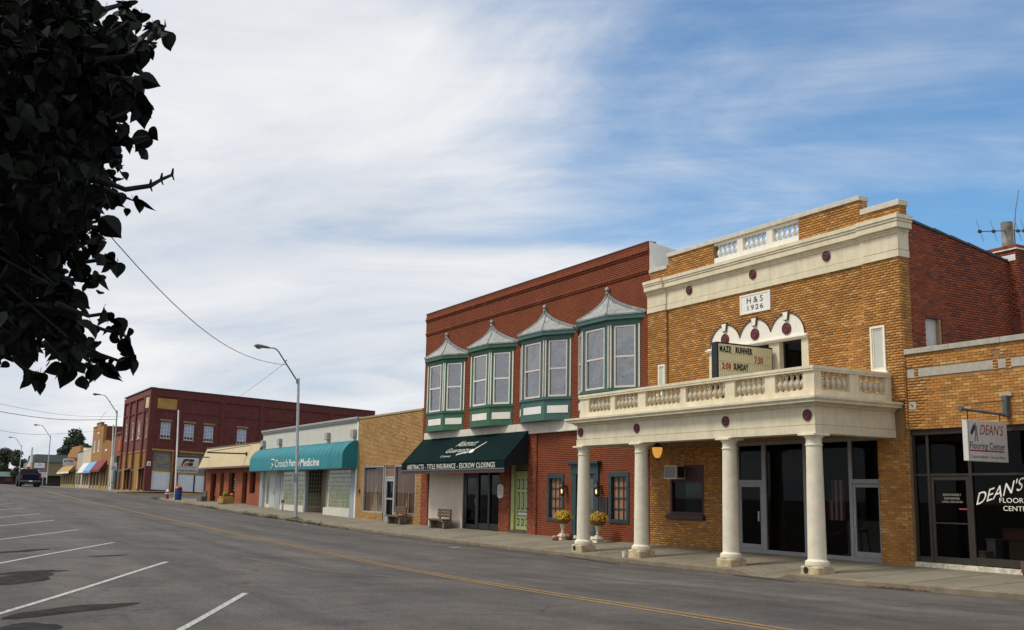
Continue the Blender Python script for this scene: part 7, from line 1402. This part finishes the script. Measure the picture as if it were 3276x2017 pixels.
# ------------------------------------------------------------------ the near tree whose crown hangs over the left of the view
CLUS = [(-3.86,0.14,3.28,0.19),(-5.17,0.12,3.2,0.32),(-4.18,0.49,3.29,0.13),(-3.48,0.09,3.1,0.26),(-3.68,0.44,3.14,0.07),(-4.05,0.31,3.27,0.15),(-5.05,0.44,3.44,0.2),(-4.45,0.38,3.01,0.19),(-4.88,0.16,3.31,0.17),(-3.85,0.11,2.46,0.27),(-5.28,0.41,3.42,0.2),(-4.41,0.28,3.36,0.22),(-3.96,0.3,2.32,0.1),(-4.74,0.07,3.39,0.28),(-3.51,0.15,2.8,0.25),(-5.26,0.16,2.63,0.35),(-5.21,0.06,3.43,0.32),(-3.46,0.14,2.63,0.24),(-3.37,0.01,3.11,0.32),(-3.31,0.2,2.8,0.24),(-3.19,0.21,2.87,0.17),(-3.57,0.17,2.33,0.17),(-5.21,0.4,3.6,0.18),(-3.23,0.15,2.6,0.24),(-5.16,0.34,2.25,0.04),(-3.62,0.05,2.93,0.2),(-3.59,0.22,2.08,0.06),(-3.45,0.25,3.14,0.06),(-5.01,0.35,2.68,0.21),(-5.04,0.53,3.52,0.18),(-3.57,0.14,2.03,0.08),(-4.5,0.2,2.6,0.31),(-4.44,0.59,3.45,0.05),(-3.23,0.27,2.48,0.15),(-5.06,0.51,3.06,0.22),(-4.81,0.15,3.17,0.26),(-5.15,0.16,2.33,0.18),(-4.84,0.43,3.2,0.17),(-5.31,0.26,3.09,0.18),(-5.2,0.19,2.77,0.26),(-5.02,0.45,2.31,0.11),(-3.66,0.49,3.13,0.03),(-3.62,0.31,2.19,0.09),(-4.1,0.12,3.29,0.23),(-4.87,0.52,2.21,0.04),(-4.27,0.26,2.71,0.29),(-3.51,0.24,3.2,0.06),(-5.47,0.41,2.55,0.15),(-4.66,0.31,3.58,0.16),(-3.66,0.18,2.17,0.16),(-3.98,0.28,2.59,0.21),(-5.21,0.14,3.21,0.2),(-3.74,0.39,2.93,0.07),(-4.42,0.44,2.86,0.19),(-4.74,0.18,2.62,0.31),(-5.2,0.4,2.85,0.22),(-3.78,0.19,3.05,0.29),(-4.93,0.34,3.17,0.22),(-3.36,0.19,3.2,0.1),(-3.17,0.29,2.95,0.05),(-3.29,0.31,2.79,0.1),(-3.73,0.1,3,0.35),(-4.8,0.24,2.38,0.24),(-3.1,0.07,2.94,0.22),(-5.1,0.09,3.88,0.22),(-4.28,0.52,2.74,0.04),(-3.85,0.21,2.1,0.07),(-4.06,0.24,2.91,0.17),(-5.14,0.26,2.32,0.14),(-4.74,0.44,2.98,0.2),(-3.8,0.1,2.44,0.33),(-5.01,0.52,3.43,0.11),(-4.7,0.33,3.89,0.06),(-3.9,0.49,3.06,0.06),(-3.51,0.4,2.7,0.08),(-3.52,0.25,3.27,0.05),(-3.52,0.22,2.11,0.1),(-4.53,0.58,3.52,0.04),(-3.46,0.4,3.06,0.05),(-5.26,0.51,3.38,0.13),(-5.13,0.39,2.54,0.13),(-3.89,0.39,2.96,0.08),(-3.37,0.4,2.68,0.05),(-4.35,0.47,2.16,0.05),(-4.8,0.5,2.77,0.07),(-3.56,0.31,2.18,0.09),(-3.76,0.39,2.6,0.09),(-3.73,0.36,2.12,0.07),(-3.95,0.54,3.1,0.04),(-5.16,0.53,2.34,0.08),(-3.89,0.24,3.36,0.11),(-5.43,0.37,2.38,0.15),(-4.36,0.27,3.54,0.13),(-3.82,0.46,2.98,0.03),(-4.36,0.37,3.52,0.04),(-4.1,0.52,2.71,0.03),(-4.43,0.34,2.39,0.11),(-4.43,0.4,2.58,0.09),(-4.95,0.52,3.39,0.1),(-3.27,0.37,2.82,0.08),(-4.12,0.35,2.38,0.06),(-4.7,0.54,3.07,0.1),(-5.26,0.54,2.84,0.09),(-3.29,0.16,2.04,0.08),(-4.76,0.59,3.03,0.09),(-3.07,0.3,2.89,0.07),(-4.91,0.56,3.15,0.1),(-4.45,0.41,2.22,0.09),(-4.3,0.48,3.02,0.04),(-4.92,0.45,3.62,0.14),(-4.12,0.27,3.44,0.09),(-4.04,0.4,2.13,0.05),(-3.38,0.26,3.07,0.06),(-4.26,0.42,2.27,0.07),(-3.55,0.37,2.45,0.05),(-3.38,0.33,2.19,0.02),(-4.97,0.66,3.51,0.08),(-4.42,0.36,2.35,0.1),(-5.13,0.48,2.74,0.07),(-5.05,0.69,3.59,0.07),(-4.4,0.31,3.51,0.11),(-4.82,0.6,2.21,0.05),(-4.88,0.42,2.53,0.07),(-3.39,0.35,2.18,0.03),(-4.07,0.28,2.16,0.08),(-3.77,0.36,2.21,0.08),(-3.52,0.33,2.21,0.05),(-4.56,0.52,3.46,0.13),(-3.7,0.4,3.13,0.09),(-3.32,0.38,2.02,0.04),(-4.65,-1.62,5.37,0.59),(-5.14,-0.45,2.7,0.45),(-4.74,-3.1,5.17,0.46),(-4.76,-1.71,4.86,0.45),(-4.07,-1.7,2.22,0.51),(-6.69,-2.29,4.8,0.38),(-6.62,-1.84,4.08,0.43),(-4.7,-0.62,2.79,0.46),(-5.14,-1.82,5.36,0.49),(-4.64,-3.1,3.78,0.45),(-4.88,-0.65,3.36,0.56),(-3.49,-0.86,3.1,0.37),(-6.5,-2.01,3.36,0.54),(-5.12,-1.7,3.25,0.51),(-4.15,-1.68,4.44,0.37),(-4.13,-1.51,4.28,0.53),(-2.8,-1.61,4.49,0.46),(-4.21,-0.63,4.16,0.58),(-4.23,-1.75,2.61,0.59),(-4.14,-1,5.24,0.56),(-6.28,-1.94,4.96,0.53),(-6.2,-1.55,3.87,0.5),(-3.72,-1.6,2.98,0.38),(-5.12,-3.17,4.6,0.44),(-5.04,-1,4.86,0.46),(-4.72,-2.93,4.32,0.47),(-5.23,-3.23,4.08,0.48),(-4.6,-0.61,4.54,0.47),(-4.76,-0.78,3.99,0.4),(-4.01,-1.58,5.1,0.45),(-4.79,0.18,5.06,0.42),(-5.49,-1.1,4.54,0.46),(-4.74,-2.05,4.45,0.43),(-4.11,-1.22,2.86,0.51),(-4.5,-1.82,4.9,0.49),(-5,-1.23,6.3,0.55),(-4.42,-2.85,4.61,0.55),(-6.03,-2.31,4.75,0.42),(-2.84,-1.31,5.1,0.58),(-6.21,-0.67,4.3,0.54),(-3.31,-1.1,2.93,0.52),(-5.72,-1.9,3.47,0.39),(-3.33,-1.33,5.8,0.52),(-4.3,-1.78,4.35,0.46),(-4.46,-0.81,2.86,0.53),(-5.92,-0.92,5.22,0.54),(-2.99,-1.85,3.88,0.5),(-5.48,-0.39,3.45,0.5),(-6.06,-2.16,5.84,0.48),(-4.93,-3.02,4.03,0.42),(-5.41,-0.47,5.28,0.48),(-4.34,-0.47,3.42,0.46),(-3.69,-1.37,3.37,0.4),(-6.81,-2.17,3.28,0.41),(-6.98,-0.48,4.69,0.38),(-4.77,-0.19,2.89,0.37),(-5.85,-0.87,3.7,0.4),(-3.97,-1.98,2.74,0.58),(-5.15,-2.46,5.23,0.4),(-6.84,-1.42,3.43,0.41),(-3.63,-0.92,3.36,0.36),(-5.58,-0.79,5.79,0.44),(-4.48,-2.06,4.59,0.43),(-7.39,-1.34,3.74,0.47),(-4.52,-1.32,5.14,0.4),(-4.32,-0.65,4.54,0.36),(-3.93,-2.35,4.64,0.56),(-5.45,-1.49,4.83,0.5),(-4.87,-1.38,3.37,0.37),(-6.76,-1.13,4.91,0.42)]
TWIGS = [[(-3.156,0.362,2.815),(-3.204,0.431,2.837),(-3.250,0.478,2.869)],
[(-3.376,0.356,2.944),(-3.415,0.434,2.988),(-3.455,0.497,3.029)],
[(-3.638,0.422,2.944),(-3.687,0.490,2.963),(-3.728,0.535,3.011)],
[(-3.799,0.390,3.229),(-3.838,0.457,3.274),(-3.891,0.491,3.292)],
[(-3.194,0.368,2.710),(-3.249,0.401,2.725),(-3.313,0.454,2.704)],
[(-3.359,0.350,2.989),(-3.376,0.430,3.080),(-3.408,0.479,3.144)],
[(-3.649,0.426,2.914),(-3.622,0.497,3.127),(-3.645,0.559,3.204),(-3.692,0.609,3.229)],
[(-3.845,0.439,3.102),(-3.839,0.559,3.238),(-3.861,0.613,3.323)],
[(-3.211,0.356,2.664),(-3.238,0.444,2.740),(-3.278,0.484,2.792)],
[(-3.460,0.417,2.689),(-3.489,0.524,2.750),(-3.537,0.571,2.779)],
[(-3.730,0.428,2.659),(-3.781,0.541,2.648),(-3.820,0.631,2.687),(-3.863,0.675,2.730),(-3.907,0.721,2.768)],
[(-3.976,0.459,2.702),(-4.027,0.578,2.686),(-4.083,0.616,2.693)],
[(-3.275,0.320,2.460),(-3.334,0.401,2.437),(-3.394,0.417,2.438)],
[(-3.550,0.371,2.367),(-3.593,0.439,2.417),(-3.652,0.459,2.421)],
[(-3.804,0.402,2.367),(-3.847,0.498,2.399),(-3.901,0.553,2.404)],
[(-4.063,0.392,2.355),(-4.111,0.495,2.364),(-4.165,0.522,2.389)],
[(-3.342,0.312,2.144),(-3.396,0.409,2.123),(-3.448,0.460,2.143),(-3.507,0.488,2.134)],
[(-3.591,0.356,2.152),(-3.641,0.490,2.120),(-3.693,0.558,2.117),(-3.751,0.583,2.116)],
[(-3.848,0.368,2.124),(-3.898,0.522,2.067),(-3.950,0.594,2.055),(-4.004,0.632,2.070)],
[(-4.117,0.257,2.057),(-4.178,0.294,2.031),(-4.236,0.332,2.022),(-4.295,0.359,2.024)],
[(-3.361,0.289,2.027),(-3.421,0.352,1.982),(-3.481,0.370,1.975)],
[(-3.602,0.395,2.045),(-3.659,0.457,2.015),(-3.719,0.473,2.006)],
[(-3.846,0.442,2.076),(-3.899,0.523,2.056),(-3.959,0.549,2.036)],
[(-4.097,0.337,2.176),(-4.169,0.308,2.101),(-4.232,0.305,2.084)],
[(-3.087,0.338,2.989),(-3.127,0.385,3.033),(-3.177,0.404,3.064)],
[(-3.321,0.280,3.093),(-3.365,0.299,3.138),(-3.411,0.305,3.181)]]
TR = thing('pear_tree', 'dark heart-leaved tree overhanging the left edge close to the camera', 'tree', (-5.0, -1.5, gz(-5.0, -1.5)))
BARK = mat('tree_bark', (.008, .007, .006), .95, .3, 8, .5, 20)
zb = gz(-5.0, -1.5); trunk = [(-5.0, -1.5, zb-.1), (-5.03, -1.48, zb+1.0), (-4.95, -1.42, zb+2.0), (-4.97, -1.4, 3.4), (-5.0, -1.45, 5.2)]
part('trunk', MB().tube(trunk, [.19, .15, .135, .10, .03], 12), BARK, TR, smooth=True)
rl = random.Random(21)
lb = MB()
big = [((-4.97, -1.43, 2.2+.25*k), (-4.2+rl.uniform(-.9, .5), -.1+rl.uniform(-.6, .5), 2.4+.28*k)) for k in range(9)]
for a, b in big:
    mid = tuple((a[i]+b[i])/2+rl.uniform(-.08, .08) for i in range(3)); lb.tube([a, mid, b], [.05, .03, .012], 6)
for c in CLUS:
    b_ = min(big, key=lambda q: (Vector(q[1])-Vector(c[:3])).length)[1]; lb.tube([b_, tuple((b_[i]+c[i])/2+rl.uniform(-.05, .05) for i in range(3)), c[:3]], [.011, .007, .003], 4)
part('limbs', lb, BARK, TR, kind='stuff')
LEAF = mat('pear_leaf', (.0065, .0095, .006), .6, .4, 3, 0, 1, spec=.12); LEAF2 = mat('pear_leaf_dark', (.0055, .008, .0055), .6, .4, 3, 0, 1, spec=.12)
# heart-shaped blade with a fold along the midrib, petiole at the origin, tip along -Z
half = [(0, 0), (.22, .06), (.40, -.06), (.46, -.25), (.40, -.48), (.26, -.70), (.10, -.90), (0, -1.06)]
def leaf_vf(cup):
    vs = []; n = len(half)
    for (x, z) in half: vs.append((0, 0.0, z if x == 0 else z-.02))
    for (x, z) in half: vs.append((x, -cup*x-.18*z*z, z))
    for (x, z) in half: vs.append((-x, -cup*x-.18*z*z, z))
    mid = [(0, -.18*z*z, z) for (x, z) in half]
    vs[:n] = mid; fs = []
    for i in range(n-1):
        fs.append((i, i+1, n+i+1, n+i)); fs.append((i, 2*n+i, 2*n+i+1, i+1))
    fs = [tuple(dict.fromkeys(f)) for f in fs]; return vs, fs
LV = [leaf_vf(.55), leaf_vf(.25), leaf_vf(.9)]
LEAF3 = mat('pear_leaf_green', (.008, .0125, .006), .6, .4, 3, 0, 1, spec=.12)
LME = []
for vs, fs in LV:
    m = MB(); m.add(vs, fs); m.tube([(0, 0, 0), (0, .02, .18), (0, .0, .34)], .014, 4); LME.append(m.mesh('leaf', LEAF3 if len(LME) == 1 else LEAF))
spots = []
for i, c in enumerate(CLUS):
    n = int(150*(c[3]/.25)**2.0) if i < 130 else 70
    n = max(14, min(n, 240))
    for k in range(n):
        d = Vector((rl.gauss(0, 1), rl.gauss(0, 1), rl.gauss(0, 1))).normalized()*c[3]*rl.uniform(.2, 1)**.5
        spots.append((Vector(c[:3])+d, rl.uniform(.030, .060)))
for tw in TWIGS:
    pts = [Vector(p) for p in tw]
    for a, b in zip(pts[:-1], pts[1:]):
        if TWIGS.index(tw) == 10: continue
        n = max(2, int((b-a).length/(.016 if TWIGS.index(tw) < 9 else .026)))
        for k in range(n): spots.append((a.lerp(b, (k+rl.random())/n)+Vector((rl.uniform(-.03, .03), rl.uniform(-.03, .03), rl.uniform(-.04, .03))), rl.uniform(.030, .060)))
    for k in range(2):
        if TWIGS.index(tw) != 10: spots.append((pts[-1]+Vector((rl.uniform(-.015, .015), rl.uniform(-.01, .01), 0)), rl.uniform(.06, .085)))
for i, tw in enumerate(TWIGS): part('twig', MB().tube(tw, [.009]+[.006]*(len(tw)-2)+[.003] if i != 10 else [.010, .010, .009, .007, .006], 5), BARK, TR)
for k in (2, 3, 4):
    m = MB(); q = Vector(TWIGS[10][k]); m.tube([q, q+Vector((.012, .0, .022))], [.006, .003], 4); m.tube([q, q+Vector((-.006, .01, -.018))], [.006, .003], 4)
    part('twig_bud', m, BARK, TR)
def leaf_rot():
    return Matrix.Rotation(rl.uniform(0, 6.283), 3, 'Z') @ Matrix.Rotation(rl.gauss(0, .75), 3, 'X') @ Matrix.Rotation(rl.gauss(0, .55), 3, 'Y')
vis = sorted([s for s in spots if visible(s[0])], key=lambda s: s[0].length/s[1])
near = vis[:300]; ns = {id(s) for s in near}
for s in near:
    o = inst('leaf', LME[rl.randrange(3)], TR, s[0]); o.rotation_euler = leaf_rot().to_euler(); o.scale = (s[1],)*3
rest = [s for s in spots if id(s) not in ns]
og = np.array(ORG[TR.name]); V, F = [], []; o_ = 0
arr = [(np.array(v), f) for v, f in LV]
for s in rest:
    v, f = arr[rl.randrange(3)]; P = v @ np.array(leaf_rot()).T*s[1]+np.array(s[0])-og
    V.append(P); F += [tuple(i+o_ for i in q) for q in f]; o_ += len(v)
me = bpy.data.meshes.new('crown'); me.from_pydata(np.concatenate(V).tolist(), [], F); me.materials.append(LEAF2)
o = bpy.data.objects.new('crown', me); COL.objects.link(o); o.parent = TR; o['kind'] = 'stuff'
